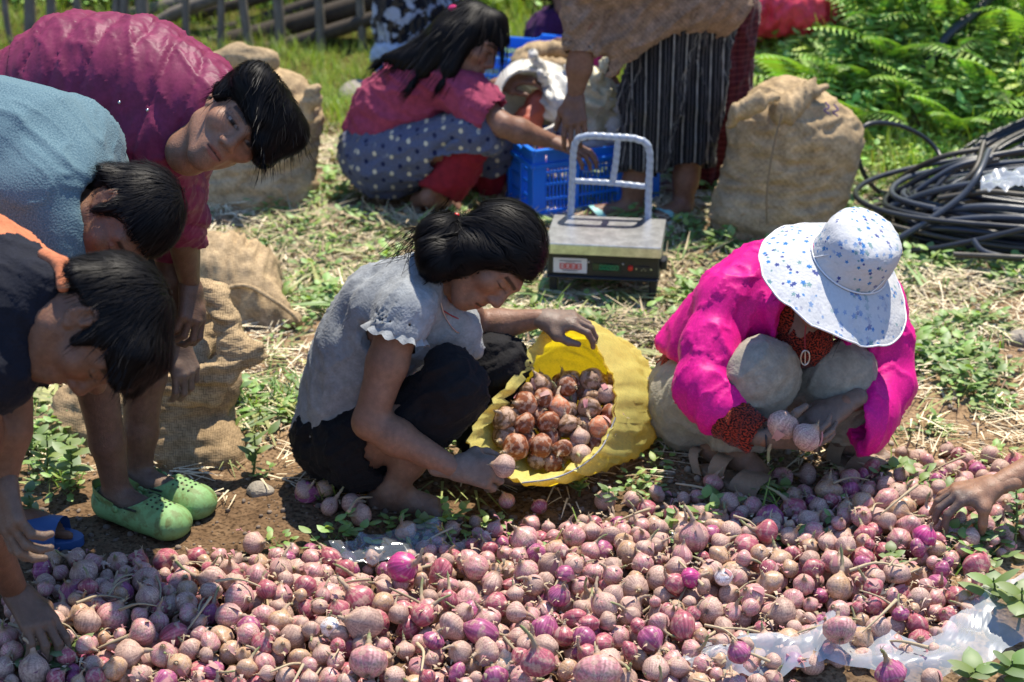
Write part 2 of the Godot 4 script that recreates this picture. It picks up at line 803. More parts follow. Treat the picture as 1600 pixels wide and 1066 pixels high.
	# onion skins: u runs round the bulb, v from root to neck
	var kinds := [
		["pink", Color(0.70, 0.42, 0.45), Color(0.88, 0.70, 0.66), 0.55], ["dusty", Color(0.64, 0.47, 0.45), Color(0.86, 0.73, 0.65), 0.70],
		["red", Color(0.54, 0.21, 0.28), Color(0.78, 0.47, 0.50), 0.35], ["purple", Color(0.48, 0.18, 0.34), Color(0.74, 0.42, 0.56), 0.15],
		["tan", Color(0.70, 0.54, 0.40), Color(0.82, 0.69, 0.54), 0.7], ["brown", Color(0.58, 0.46, 0.41), Color(0.76, 0.63, 0.56), 0.5],
		["magenta", Color(0.62, 0.12, 0.38), Color(0.82, 0.36, 0.58), 0.05], ["white", Color(0.86, 0.80, 0.78), Color(0.95, 0.92, 0.90), 0.15],
		["orange", Color(0.72, 0.38, 0.24), Color(0.84, 0.57, 0.42), 0.4], ["rust", Color(0.42, 0.19, 0.10), Color(0.58, 0.31, 0.15), 0.55], ["earth", Color(0.36, 0.25, 0.15), Color(0.52, 0.37, 0.22), 0.85]]
	for q in kinds.size():
		var kind: Array = kinds[q]
		var shift := q * 37
		tex["skin_" + kind[0]] = painted(192, 128, func(x: int, y: int):
			var streak: float = b[((y / 12 + shift) % 256) * 256 + (x * 4 / 3 + shift * 3) % 256] / 255.0
			var line: float = 0.5 + 0.5 * sin(x * TAU / 192.0 * 26.0 + 1.5 * sin(y * 0.05))
			var patch: float = a[((y * 2 + shift * 2) % 256) * 256 + (x * 4 / 3 + shift) % 256] / 255.0
			var dirt: float = b[((y * 2 + 11) % 256) * 256 + (x * 4 / 3 + shift) % 256] / 255.0
			var v: float = y / 127.0
			var c: Color = (kind[1] as Color).lerp(kind[2], clampf((streak - 0.5) * 1.3 + 0.55, 0, 1))
			c = c.darkened(0.09 * line * line)
			c = c.lerp(Color(0.74, 0.62, 0.54), clampf((patch - 0.64 + 0.30 * kind[3]) * 5.0, 0, 0.75))
			c = c.lerp(Color(0.44, 0.35, 0.31), clampf((dirt - 0.60 + 0.13 * kind[3]) * 3.0, 0, 0.42))
			c = c.lerp(Color(0.62, 0.50, 0.38), clampf((v - 0.80) * 5.0, 0, 0.8))
			return c.lerp(Color(0.40, 0.32, 0.25), clampf((0.16 - v) * 5.0, 0, 0.65)))
	tex.ribs = painted(192, 32, func(x: int, y: int):
		var line: float = 0.5 + 0.5 * sin(x * TAU / 192.0 * 26.0)
		var k: float = 0.35 + 0.3 * line + 0.35 * (b[y * 256 + x] / 255.0)
		return Color(k, k, k))


# ---------- materials ----------

func stuff(called: String, color: Color, rough := 0.8) -> StandardMaterial3D:
	var m := StandardMaterial3D.new()
	m.resource_name = called
	m.albedo_color = color
	m.roughness = rough
	m.cull_mode = BaseMaterial3D.CULL_DISABLED
	mats[called] = m
	return m


func textured(m: StandardMaterial3D, t: Texture2D, scale: float, relief: Texture2D = null, depth := 0.0) -> StandardMaterial3D:
	m.albedo_texture = t
	m.uv1_triplanar = true
	m.uv1_scale = Vector3.ONE * scale
	if relief:
		m.heightmap_enabled = true
		m.heightmap_texture = relief
		m.heightmap_scale = depth
	return m


func cloth(called: String, color: Color, rough := 0.85, t: Texture2D = null, scale := 5.0, sheen := 0.25) -> StandardMaterial3D:
	var m := stuff(called, color, rough)
	textured(m, t if t else tex.mottle, scale, tex.fine, 0.12)
	m.uv1_triplanar_sharpness = 5.0
	m.rim_enabled = sheen > 0.0
	m.rim = sheen
	m.rim_tint = 0.6
	m.metallic_specular = 0.3
	return m


func make_materials() -> void:
	var m := stuff("skin", Color.WHITE, 0.52)
	m.vertex_color_use_as_albedo = true
	textured(m, tex.mottle, 9.0, tex.fine, 0.09)
	m.subsurf_scatter_enabled = true
	m.subsurf_scatter_strength = 0.06
	m.metallic_specular = 0.4
	m = stuff("hair", lin(0.0065, 0.0055, 0.0055), 0.5)
	m.metallic_specular = 0.24
	m = stuff("painted", Color.WHITE, 0.75)
	m.vertex_color_use_as_albedo = true
	m = stuff("leaf", Color.WHITE, 0.5)
	m.vertex_color_use_as_albedo = true
	m.backlight_enabled = true
	m.backlight = Color(0.75, 0.82, 0.45)
	m = stuff("dry", Color.WHITE, 0.85)
	m.vertex_color_use_as_albedo = true
	m = stuff("ground", Color.WHITE, 0.95)
	m.vertex_color_use_as_albedo = true
	textured(m, tex.soil, 1.3, tex.fine, 1.2)
	m.uv1_world_triplanar = true
	m.metallic_specular = 0.2
	m = stuff("burlap", lin(0.66, 0.51, 0.325), 0.95)
	textured(m, tex.burlap, 2.6, tex.burlap, 0.35)
	m.metallic_specular = 0.15
	m = stuff("burlap_dark", lin(0.52, 0.39, 0.245), 0.95)
	textured(m, tex.burlap, 2.6, tex.burlap, 0.35)
	m.metallic_specular = 0.15
	m = stuff("seam", lin(0.20, 0.14, 0.08), 0.95)
	m = stuff("ink", lin(0.10, 0.06, 0.14), 0.95)
	m = stuff("yellow_tape", lin(0.92, 0.83, 0.25), 0.40)
	textured(m, tex.tape, 15.0, tex.soft, 0.05)
	m.backlight_enabled = true
	m.backlight = Color(1.0, 0.92, 0.30)
	m = stuff("white_tape", lin(0.66, 0.64, 0.58), 0.45)
	textured(m, tex.tape, 6.0, tex.tape, 0.06)
	m.backlight_enabled = true
	m.backlight = Color(0.4, 0.4, 0.38)
	m = stuff("cream_tape", lin(0.58, 0.52, 0.33), 0.45)
	textured(m, tex.tape, 6.0, tex.tape, 0.06)
	m = stuff("rust_print", lin(0.42, 0.09, 0.045), 0.5)
	m = stuff("red_tape", lin(0.75, 0.04, 0.085), 0.5)
	textured(m, tex.tape, 6.0, tex.tape, 0.06)
	m.backlight_enabled = true
	m.backlight = Color(0.4, 0.05, 0.08)
	m = stuff("blue_plastic", lin(0.012, 0.18, 0.80), 0.34)
	m = stuff("steel", lin(0.86, 0.87, 0.88), 0.34)
	m.metallic = 1.0
	textured(m, tex.mottle, 3.0, tex.soft, 0.06)
	m = stuff("black_metal", lin(0.016, 0.017, 0.02), 0.42)
	m = stuff("wrap", lin(0.33, 0.37, 0.42), 0.30)
	m.vertex_color_use_as_albedo = true
	m = stuff("white_paper", lin(0.66, 0.66, 0.66), 0.5)
	m = stuff("red_print", lin(0.60, 0.05, 0.05), 0.5)
	m = stuff("grey_print", lin(0.22, 0.22, 0.24), 0.6)
	m = stuff("display_glass", lin(0.008, 0.03, 0.022), 0.12)
	m = stuff("display_digit", lin(0.01, 0.16, 0.09), 0.4)
	m.emission_enabled = true
	m.emission = Color(0.02, 0.42, 0.26)
	m.emission_energy_multiplier = 0.25
	m = stuff("red_plastic", lin(0.55, 0.03, 0.02), 0.35)
	m = stuff("pipe", lin(0.018, 0.020, 0.024), 0.36)
	m = stuff("pipe_worn", lin(0.05, 0.042, 0.028), 0.5)
	m = stuff("pipe_grey", lin(0.045, 0.052, 0.065), 0.4)
	m = stuff("sheet", Color(0.85, 0.88, 0.90, 0.10), 0.08)
	m.transparency = BaseMaterial3D.TRANSPARENCY_ALPHA
	m = stuff("sheet_milky", Color(0.84, 0.87, 0.90, 0.30), 0.25)
	m.transparency = BaseMaterial3D.TRANSPARENCY_ALPHA
	m.vertex_color_use_as_albedo = true
	m = stuff("bottle", Color(0.80, 0.84, 0.95, 0.35), 0.1)
	m.transparency = BaseMaterial3D.TRANSPARENCY_ALPHA
	m = stuff("bottle_print", lin(0.06, 0.30, 0.62), 0.4)
	m = stuff("wood", Color.WHITE, 0.9)
	textured(m, tex.bark, 2.0, tex.bark, 0.6)
	m = stuff("wood_dark", Color(0.62, 0.58, 0.53), 0.9)
	textured(m, tex.bark, 2.0, tex.bark, 0.6)
	m = stuff("stone", Color(0.62, 0.58, 0.52), 0.9)
	textured(m, tex.mottle, 6.0, tex.fine, 0.3)
	for k in ["pink", "dusty", "red", "purple", "tan", "brown", "magenta", "white", "orange", "rust", "earth"]:
		m = stuff("onion_" + k, Color.WHITE, 0.38 if not k in ["brown", "dusty", "rust", "earth", "orange"] else 0.6)
		m.albedo_texture = tex["skin_" + k]
		m.heightmap_enabled = true
		m.heightmap_texture = tex.ribs
		m.heightmap_scale = 0.03
		m.metallic_specular = 0.42
	# clothes
	m = cloth("maroon_jacket", lin(0.205, 0.026, 0.072), 0.50, null, 4.0, 0.15)
	m.heightmap_scale = 0.03
	m = cloth("blue_tee", Color(0.66, 0.66, 0.66), 0.9, tex.heather, 8.0)
	m = cloth("orange_tee", lin(0.60, 0.20, 0.09), 0.85)
	m = cloth("black_tee", lin(0.011, 0.012, 0.019), 0.85)
	m = cloth("dark_shorts", lin(0.02, 0.02, 0.024), 0.85)
	m = cloth("grey_blouse", lin(0.31, 0.325, 0.33), 0.9)
	m = cloth("black_trousers", lin(0.010, 0.009, 0.010), 0.82)
	m = cloth("pink_silk", lin(0.70, 0.010, 0.23), 0.5, tex.damask, 5.0, 0.2)
	m.metallic_specular = 0.3
	m.heightmap_scale = 0.02
	m = cloth("khaki", lin(0.36, 0.325, 0.25), 0.92)
	m = cloth("leopard", Color.WHITE, 0.9, tex.leopard, 8.0)
	m = cloth("hat_print", Color(0.80, 0.80, 0.81), 0.9, tex.flowers, 4.2)
	m = cloth("hat_mesh", lin(0.50, 0.48, 0.45), 0.9, tex.weave, 12.0)
	m = cloth("rose_tee", lin(0.34, 0.055, 0.105), 0.9)
	m = cloth("dotted", Color.WHITE, 0.9, tex.dots, 4.0)
	m = cloth("crimson", lin(0.24, 0.014, 0.022), 0.85)
	m = cloth("brown_linen", lin(0.40, 0.275, 0.20), 0.95, tex.burlap, 3.4)
	m = cloth("striped", Color.WHITE, 0.9, tex.stripes, 2.7)
	m = cloth("checked", Color.WHITE, 0.9, tex.check, 4.0)
	m = cloth("magenta_cloth", lin(0.55, 0.03, 0.14), 0.85)
	m = cloth("purple_cloth", lin(0.05, 0.012, 0.06), 0.85)
	m = cloth("camo", Color.WHITE, 0.9, tex.camo, 2.2)
	m = cloth("pale_denim", lin(0.40, 0.47, 0.58), 0.9)
	m = stuff("green_foam", lin(0.20, 0.38, 0.135), 0.65)
	textured(m, tex.grime, 5.0, tex.fine, 0.05)
	m = stuff("dark_hole", lin(0.03, 0.035, 0.02), 0.9)
	m = stuff("brown_rubber", lin(0.36, 0.255, 0.165), 0.7)
	textured(m, tex.mottle, 6.0, tex.weave, 0.1)
	m = stuff("aqua_rubber", lin(0.22, 0.48, 0.46), 0.55)
	m = stuff("blue_rubber", lin(0.03, 0.085, 0.23), 0.5)
	m = stuff("thread_red", lin(0.30, 0.015, 0.02), 0.7)
	m = stuff("silver", lin(0.5, 0.5, 0.48), 0.3)
	m.metallic = 1.0


# ---------- ground, fence, plants ----------

var bump := noise(5, 0.9, 4)
var clod := noise(6, 6.0, 3)
var wide := noise(8, 0.35, 2)


func bank_foot(x: float) -> float:
	return 7.05 + 1.75 * smoothstep(1.7, 0.3, x) + 0.15 * smoothstep(-0.5, -1.6, x)


# height of the field at (x, distance in front of the camera); the bank rises behind it
func land(x: float, d: float) -> float:
	var foot := bank_foot(x) + 0.25 * wide.get_noise_2d(x * 2.0, d)
	var y := 0.035 * bump.get_noise_2d(x, d) + 0.010 * clod.get_noise_2d(x, d)
	var up := maxf(0.0, d - foot)
	var s := 0.62 * smoothstep(-1.0, 1.5, x) + 0.24
	y += s * up * up / (up + 0.35)
	if d > 14.0:
		y = lerpf(y, 4.0 + 0.25 * (d - 14.0), smoothstep(14.0, 22.0, d))
	return y


func earth(x: float, d: float) -> Color:
	var straw := clampf(0.45 + 1.3 * bump.get_noise_2d(x * 1.3 + 40.0, d * 1.3), 0.0, 1.0) * smoothstep(4.3, 5.2, d) * smoothstep(7.6, 6.6, d)
	var damp := smoothstep(4.75, 4.35, d) * smoothstep(1.2, 0.2, x)
	var c := Color(0.86, 0.79, 0.70).lerp(Color(1.0, 0.94, 0.80), straw)
	c = c.lerp(Color(0.34, 0.28, 0.23), damp * 0.75)
	var wet := smoothstep(7.4, 8.2, d)
	return c.lerp(Color(0.30, 0.38, 0.15), wet)


func make_ground() -> void:
	var xs := PackedFloat32Array()
	var x := -70.0
	while x < 70.0:
		xs.push_back(x)
		x += 0.03 if absf(x + 0.015) < 2.6 else clampf((absf(x) - 2.6) * 0.35, 0.05, 6.0)
	var ds := PackedFloat32Array()
	var d := -6.0
	while d < 90.0:
		ds.push_back(d)
		d += 0.5 if d < 2.9 else (0.03 if d < 7.6 else clampf((d - 7.6) * 0.2, 0.06, 6.0))
	var g := Geo.new()
	for k in ds.size():
		for j in xs.size():
			g.tint = earth(xs[j], ds[k])
			g.vert(Vector3(xs[j], land(xs[j], ds[k]), -ds[k]))
	for k in ds.size() - 1:
		for j in xs.size() - 1:
			var p := k * xs.size() + j
			g.quad(p, p + xs.size(), p + xs.size() + 1, p + 1)
	var o := put("ground", g, mats.ground)
	tag(o, "bare brown field soil rising into a green bank behind", "ground", "", "structure")


func ground_at(p: Vector3) -> Vector3:
	return Vector3(p.x, land(p.x, -p.z), p.z)


# a leaf blade from the origin along +y, bending towards +z
func blade(g: Geo, at: Vector3, b: Basis, length: float, width: float, bend: float, color: Color, fold := 0.25, seg := 4) -> void:
	var start := g.v.size()
	var p := Vector3.ZERO
	for k in seg + 1:
		var t := float(k) / seg
		var a := bend * t
		if k > 0:
			p += Vector3(0, cos(a), sin(a)) * length / seg
		var w := width * (0.18 + 1.35 * pow(t, 0.7) * (1.0 - t) * 1.6) if k < seg else 0.0
		g.tint = color.lerp(color.lightened(0.12), t)
		var nn := Vector3(0, -sin(a), cos(a))
		g.vert(at + b * (p + Vector3(-w, 0, 0) + nn * w * fold))
		g.vert(at + b * p)
		g.vert(at + b * (p + Vector3(w, 0, 0) + nn * w * fold))
	for k in seg:
		var q := start + k * 3
		g.quad(q, q + 3, q + 4, q + 1)
		g.quad(q + 1, q + 4, q + 5, q + 2)


func strap(g: Geo, at: Vector3, b: Basis, length: float, width: float, bend: float, color: Color, seg := 4, twist := 0.0) -> void:
	var start := g.v.size()
	var p := Vector3.ZERO
	for k in seg + 1:
		var t := float(k) / seg
		var a := bend * t
		if k > 0:
			p += Vector3(0, cos(a), sin(a)) * length / seg
		var w := width * (1.0 - 0.75 * t)
		g.tint = color
		var s := Basis(Vector3.UP, twist * t) * Vector3(w, 0, 0)
		g.vert(at + b * (p - s))
		g.vert(at + b * (p + s))
	for k in seg:
		var q := start + k * 2
		g.quad(q, q + 2, q + 3, q + 1)


func turned(yaw: float, lean: float) -> Basis:
	return Basis(Vector3.UP, yaw) * Basis(Vector3.RIGHT, lean)


func green(lo := 0.8, hi := 1.2) -> Color:
	var k := rnd(lo, hi)
	return Color(0.155 * k * rnd(0.85, 1.3), 0.265 * k, 0.050 * k)


# low weed: a rosette of small oval leaves on short stems
func weed_shape(n: int, r: float, h: float, leaf: float) -> Geo:
	var g := Geo.new()
	for k in n:
		var yaw := rnd(0, TAU)
		var lean := rnd(0.3, 1.35)
		var b := turned(yaw, lean)
		var stem := rnd(0.4, 1.0) * h
		var at := Vector3(rnd(-r, r), 0, rnd(-r, r)) * 0.5
		strap(g, at, b, stem, 0.0015, 0.3, Color(0.12, 0.16, 0.05), 2)
		var tip := at + b * Vector3(0, stem * 0.98, stem * 0.12)
		blade(g, tip, turned(yaw + rnd(-0.6, 0.6), lean + rnd(0.1, 0.5)), leaf * rnd(0.7, 1.25), leaf * 0.36, rnd(0.2, 0.9), green(0.8, 1.4))
	return g


func grass_shape(n: int, h: float, spread := 0.05) -> Geo:
	var g := Geo.new()
	for k in n:
		var c := green(0.9, 1.5) if rng.randf() < 0.85 else Color(0.35, 0.30, 0.12)
		strap(g, Vector3(rnd(-spread, spread), 0, rnd(-spread, spread)), turned(rnd(0, TAU), rnd(0.0, 0.55)), h * rnd(0.5, 1.1), 0.0035, rnd(0.2, 1.1), c, 3)
	return g


# upright leafy weed with pairs of leaves up its stem: parts stem and leaf
func leafy_weed(at: Vector3, h: float, leaf: float, pairs: int, label: String, group := "") -> Node3D:
	var o := thing("leafy_weed", at, label, "weed", group)
	var g := Geo.new()
	var top := Vector3(rnd(-0.02, 0.02), h, rnd(-0.02, 0.02))
	g.tint = Color(0.14, 0.20, 0.06)
	g.tube(PackedVector3Array([at, at + top * 0.5 + Vector3(0.005, 0, 0), at + top]), PackedFloat32Array([0.004, 0.003, 0.002]), 5)
	put("stem", g, mats.leaf, o)
	for k in pairs:
		var t := 0.25 + 0.75 * (k + 0.5) / pairs
		for s in 2:
			var l := Geo.new()
			var yaw := k * PI * 0.5 + s * PI + rnd(-0.4, 0.4)
			blade(l, at + top * t, turned(yaw, rnd(0.7, 1.15)), leaf * rnd(0.75, 1.15) * (1.15 - 0.4 * t), leaf * 0.33, rnd(0.3, 0.9), green(0.60, 1.0), 0.22, 5)
			put("leaf", l, mats.leaf, o)
	return o


func fern_frond(length: float) -> Geo:
	var g := Geo.new()
	var p := Vector3.ZERO
	var n := 17
	for k in n:
		var t := float(k) / n
		var a := 0.15 + 1.15 * t
		var dirn := Vector3(0, cos(a), sin(a))
		var q := p + dirn * length / n
		g.tint = Color(0.10, 0.15, 0.04)
		var s := g.v.size()
		g.vert(p + Vector3(-0.002, 0, 0))
		g.vert(p + Vector3(0.002, 0, 0))
		g.vert(q + Vector3(0.002, 0, 0))
		g.vert(q + Vector3(-0.002, 0, 0))
		g.quad(s, s + 3, s + 2, s + 1)
		if k > 1:
			var w := length * 0.30 * sin(PI * minf(1.0, 0.18 + t * 0.82)) * (1.05 - t * 0.5)
			for side in [-1.0, 1.0]:
				var out := (Vector3(side, 0, 0) * 0.9 + dirn * 0.45 - Vector3(0, 0.15, 0)).normalized()
				var wide_dir := dirn * length / n * 0.42
				var col := green(1.5, 2.3)
				g.tint = col
				var e := g.v.size()
				g.vert(p)
				g.vert(p + out * w * 0.45 + wide_dir * 0.9 + Vector3(0, 0.004, 0))
				g.vert(p + out * w - Vector3(0, 0.12 * w, 0))
				g.vert(p + out * w * 0.45 - wide_dir * 0.5 + Vector3(0, 0.004, 0))
				g.quad(e, e + 1, e + 2, e + 3)
		p = q
	return g


func make_fence() -> void:
	# split rails that slope up to the right, lashed to rough poles
	var f := thing("rail_fence", Vector3(-2.2, land(-2.2, 9.0), -9.0), "weathered pole fence with sloping rails across the green slope", "fence")
	var rails := [
		[Vector3(-2.754, -0.149, -9.4), Vector3(-2.1, 0.007, -9.4), Vector3(-1.486, 0.161, -9.4), 0.040, "wood"], [Vector3(-2.734, -0.201, -9.3), Vector3(-2.15, -0.071, -9.3), Vector3(-1.157, 0.19, -9.3), 0.030, "wood_dark"],
		[Vector3(-1.827, -0.014, -9.2), Vector3(-1.647, 0.112, -9.2), Vector3(-1.409, 0.2, -9.2), 0.034, "wood"], [Vector3(-1.454, -0.02, -9.1), Vector3(-1.078, 0.08, -9.1), Vector3(-0.489, 0.26, -9.1), 0.050, "wood_dark"],
		[Vector3(-1.387, 0.012, -9.3), Vector3(-1.099, 0.101, -9.3), Vector3(-0.75, 0.222, -9.3), 0.036, "wood_dark"], [Vector3(-1.535, -0.07, -9), Vector3(-1.133, -0.001, -9), Vector3(-0.577, 0.166, -9), 0.036, "wood_dark"],
		[Vector3(-2.042, -0.149, -9.2), Vector3(-1.688, -0.027, -9.2), Vector3(-1.339, 0.056, -9.2), 0.026, "wood_dark"], [Vector3(-2.773, -0.083, -9.5), Vector3(-2.311, 0.035, -9.5), Vector3(-2.013, 0.145, -9.5), 0.03, "wood_dark"]]
	for r in rails:
		var g := Geo.new()
		var path := smooth_path([r[0], r[1], r[2]], 7)
		var rad := PackedFloat32Array()
		for k in path.size():
			rad.push_back(r[3] * (1.0 + 0.12 * bump.get_noise_2d(k * 2.0, r[3] * 90.0)))
		g.tube(path, rad, 9)
		put("rail", g, mats[r[4]], f)
	var posts := [
		[Vector3(-2.4, 0.284, -9.02), Vector3(-2.361, 0.024, -8.95), 0.022],
		[Vector3(-2.283, 0.299, -9.02), Vector3(-2.294, -0.101, -8.95), 0.042],
		[Vector3(-2.186, 0.299, -9.02), Vector3(-2.199, -0.069, -8.95), 0.034],
		[Vector3(-2.072, 0.284, -9.02), Vector3(-2.074, -0.038, -8.95), 0.028],
		[Vector3(-1.871, 0.299, -9.02), Vector3(-1.895, -0.007, -8.95), 0.026],
		[Vector3(-1.824, 0.284, -9.02), Vector3(-1.831, -0.054, -8.95), 0.034],
		[Vector3(-1.765, 0.299, -9.02), Vector3(-1.757, -0.044, -8.95), 0.05],
		[Vector3(-1.545, 0.284, -9.02), Vector3(-1.55, -0.085, -8.95), 0.026],
		[Vector3(-1.375, 0.299, -9.02), Vector3(-1.391, -0.095, -8.95), 0.026],
		[Vector3(-1.278, 0.299, -9.02), Vector3(-1.228, -0.069, -8.95), 0.030],
		[Vector3(-1.115, 0.284, -9.02), Vector3(-1.095, 0.024, -8.95), 0.036],
		[Vector3(-0.927, 0.284, -9.02), Vector3(-0.918, 0.055, -8.95), 0.034],
		[Vector3(-0.727, 0.284, -9.02), Vector3(-0.709, 0.117, -8.95), 0.03],
	]
	for q in posts:
		var head: Vector3 = q[0]
		var foot: Vector3 = q[1]
		foot.z += 0.02 * q[2]
		foot.y = land(foot.x, -foot.z) - 0.1
		var g := Geo.new()
		var path := smooth_path([foot, foot.lerp(head, 0.5) + Vector3(rnd(-0.02, 0.02), 0, 0), head + (head - foot) * 0.4], 5)
		var rad := PackedFloat32Array()
		for k in path.size():
			rad.push_back(q[2] * 0.72 * (1.1 - 0.25 * k / path.size()) * rnd(0.93, 1.07))
		g.tube(path, rad, 8)
		put("post", g, mats.wood, f)




func make_bank_plants() -> void:
	# ferns that can be told apart on the bank
	var fern_spots := [Vector3(1.389, 0.146, -7.63), Vector3(1.558, 0.237, -7.59), Vector3(1.768, 0.307, -7.63), Vector3(1.964, 0.248, -7.55), Vector3(2.068, 0.366, -7.71), Vector3(1.528, 0.353, -7.76), Vector3(1.708, 0.407, -7.76),
		Vector3(1.918, 0.407, -7.76), Vector3(1.201, 0.057, -7.75), Vector3(1.343, 0.024, -7.45), Vector3(1.632, 0.135, -7.39), Vector3(1.881, 0.117, -7.36), Vector3(1.731, 0.042, -7.22)]
	var ways := ["with fronds spread wide", "with upright pale fronds", "with drooping tips", "partly hidden"]
	var near := ["above the coiled pipes", "behind the tall burlap sack", "below the red sacks", "on the upper bank"]
	var models := []
	for k in 3:
		var o := thing("fern", Vector3.ZERO, "", "fern", "ferns on the green bank")
		for j in 8:
			var f := put_mesh("frond", fern_frond(rnd(0.34, 0.52)).mesh(), mats.leaf, o)
			f.basis = turned(TAU * j / 8.0 + rnd(-0.3, 0.3), rnd(0.25, 0.75))
		models.push_back(o)
	for k in fern_spots.size():
		var p: Vector3 = ground_at(fern_spots[k])
		var where: String = near[0] if p.x > 1.55 and -p.z < 8.3 else (near[3] if -p.z > 9.0 else (near[1] if p.x < 1.6 and -p.z < 8.3 else near[2]))
		var rank := ["nearest the path", "leaning left", "leaning right", "lowest of its clump", "highest of its clump", "paler than its neighbours"]
		var label := "light green fern %s, %s, %s" % [ways[k % 4], rank[(k / 4) % 6], where]
		var o: Node3D = models[k] if k < 3 else copy_of(models[k % 3], p, Basis.IDENTITY)
		o.transform = Transform3D(Basis(Vector3.UP, rnd(0, TAU)).scaled(Vector3.ONE * rnd(0.75, 1.15)), p + Vector3(0, 0.07, 0))
		o.set_meta("label", label)
	# leafy undergrowth that covers the bank
	var clump := Geo.new()
	for k in 38:
		var dirn := Vector3(rnd(-1, 1), rnd(0.0, 1.1), rnd(-1, 1)).normalized()
		var at := dirn * rnd(0.04, 0.17) * Vector3(1, 0.8, 1)
		blade(clump, at, turned(rnd(0, TAU), rnd(0.8, 1.7)), rnd(0.035, 0.075), rnd(0.013, 0.024), rnd(-0.1, 0.5), green(1.0, 1.7), 0.2, 3)
	var wheres := []
	var tints := []
	for k in 5200:
		var d := 7.0 + 5.0 * pow(rng.randf(), 1.5)
		var x := rnd(-1.0, 1.0) * (d * 0.30 + 0.3)
		var foot := bank_foot(x)
		var thick := wide.get_noise_2d(x * 3.0 + 9.0, d * 3.0)
		if d < foot - 0.15 or (x < 0.9 and d < 9.3 and thick < 0.12):
			continue
		if x < -0.2 and d < 9.5:
			continue
		var s := rnd(0.6, 1.25) * (0.6 if d < foot + 0.3 else 1.0)
		wheres.push_back(Transform3D(Basis(Vector3.UP, rnd(0, TAU)).scaled(Vector3(s, s * rnd(0.7, 1.3), s)), Vector3(x, land(x, d) + 0.01, -d)))
		var q := 1.25 + 0.9 * (thick + 0.5) + rnd(-0.3, 0.3)
		tints.push_back(Color(q * rnd(0.9, 1.25), q, q * rnd(0.75, 1.0)))
	many("undergrowth", clump.mesh(), mats.leaf, wheres, tints, "dense leafy undergrowth covering the green bank", "undergrowth")
	# grass on the bank and at its foot
	var tuft := grass_shape(16, 0.20, 0.07)
	wheres = []
	tints = []
	for k in 5200:
		var d := rnd(6.2, 10.5)
		var x := rnd(-1.0, 1.0) * (d * 0.29 + 0.2)
		var foot := bank_foot(x)
		if d < foot - 0.5 * rng.randf() - (1.0 if x > -1.2 and x < 0.1 and d > 7.4 else 0.0):
			continue
		var s := rnd(0.5, 1.1) * (0.55 if x < -0.2 and d > 7.8 else 1.0)
		wheres.push_back(Transform3D(Basis(Vector3.UP, rnd(0, TAU)).scaled(Vector3(s, s, s)), Vector3(x, land(x, d), -d)))
		var q := rnd(0.9, 1.45)
		tints.push_back(Color(q * 1.1, q, q * 0.8))
	many("bank_grass", tuft.mesh(), mats.leaf, wheres, tints, "bright green grass at the foot of the bank and round the fence", "grass")
	# trees far up the slope, out of the frame but shading nothing of it: a wood that closes the horizon
	var wood := Geo.new()
	for k in 140:
		var dirn := Vector3(rnd(-1, 1), rnd(-0.6, 1), rnd(-1, 1)).normalized() * rnd(1.2, 2.6)
		blade(wood, dirn + Vector3(0, 3.0, 0), turned(rnd(0, TAU), rnd(0, 2.4)), rnd(0.8, 1.5), 0.5, 0.5, green(0.4, 0.9), 0.2, 2)
	wheres = []
	tints = []
	for k in 160:
		var d := rnd(24.0, 60.0)
		var x := rnd(-40.0, 40.0)
		var s := rnd(0.8, 1.6)
		wheres.push_back(Transform3D(Basis(Vector3.UP, rnd(0, TAU)).scaled(Vector3(s, s, s)), Vector3(x, land(x, d) - 1.0, -d)))
		tints.push_back(Color.WHITE)
	many("far_wood", wood.mesh(), mats.leaf, wheres, tints, "distant wood on the hillside above the bank", "wood")


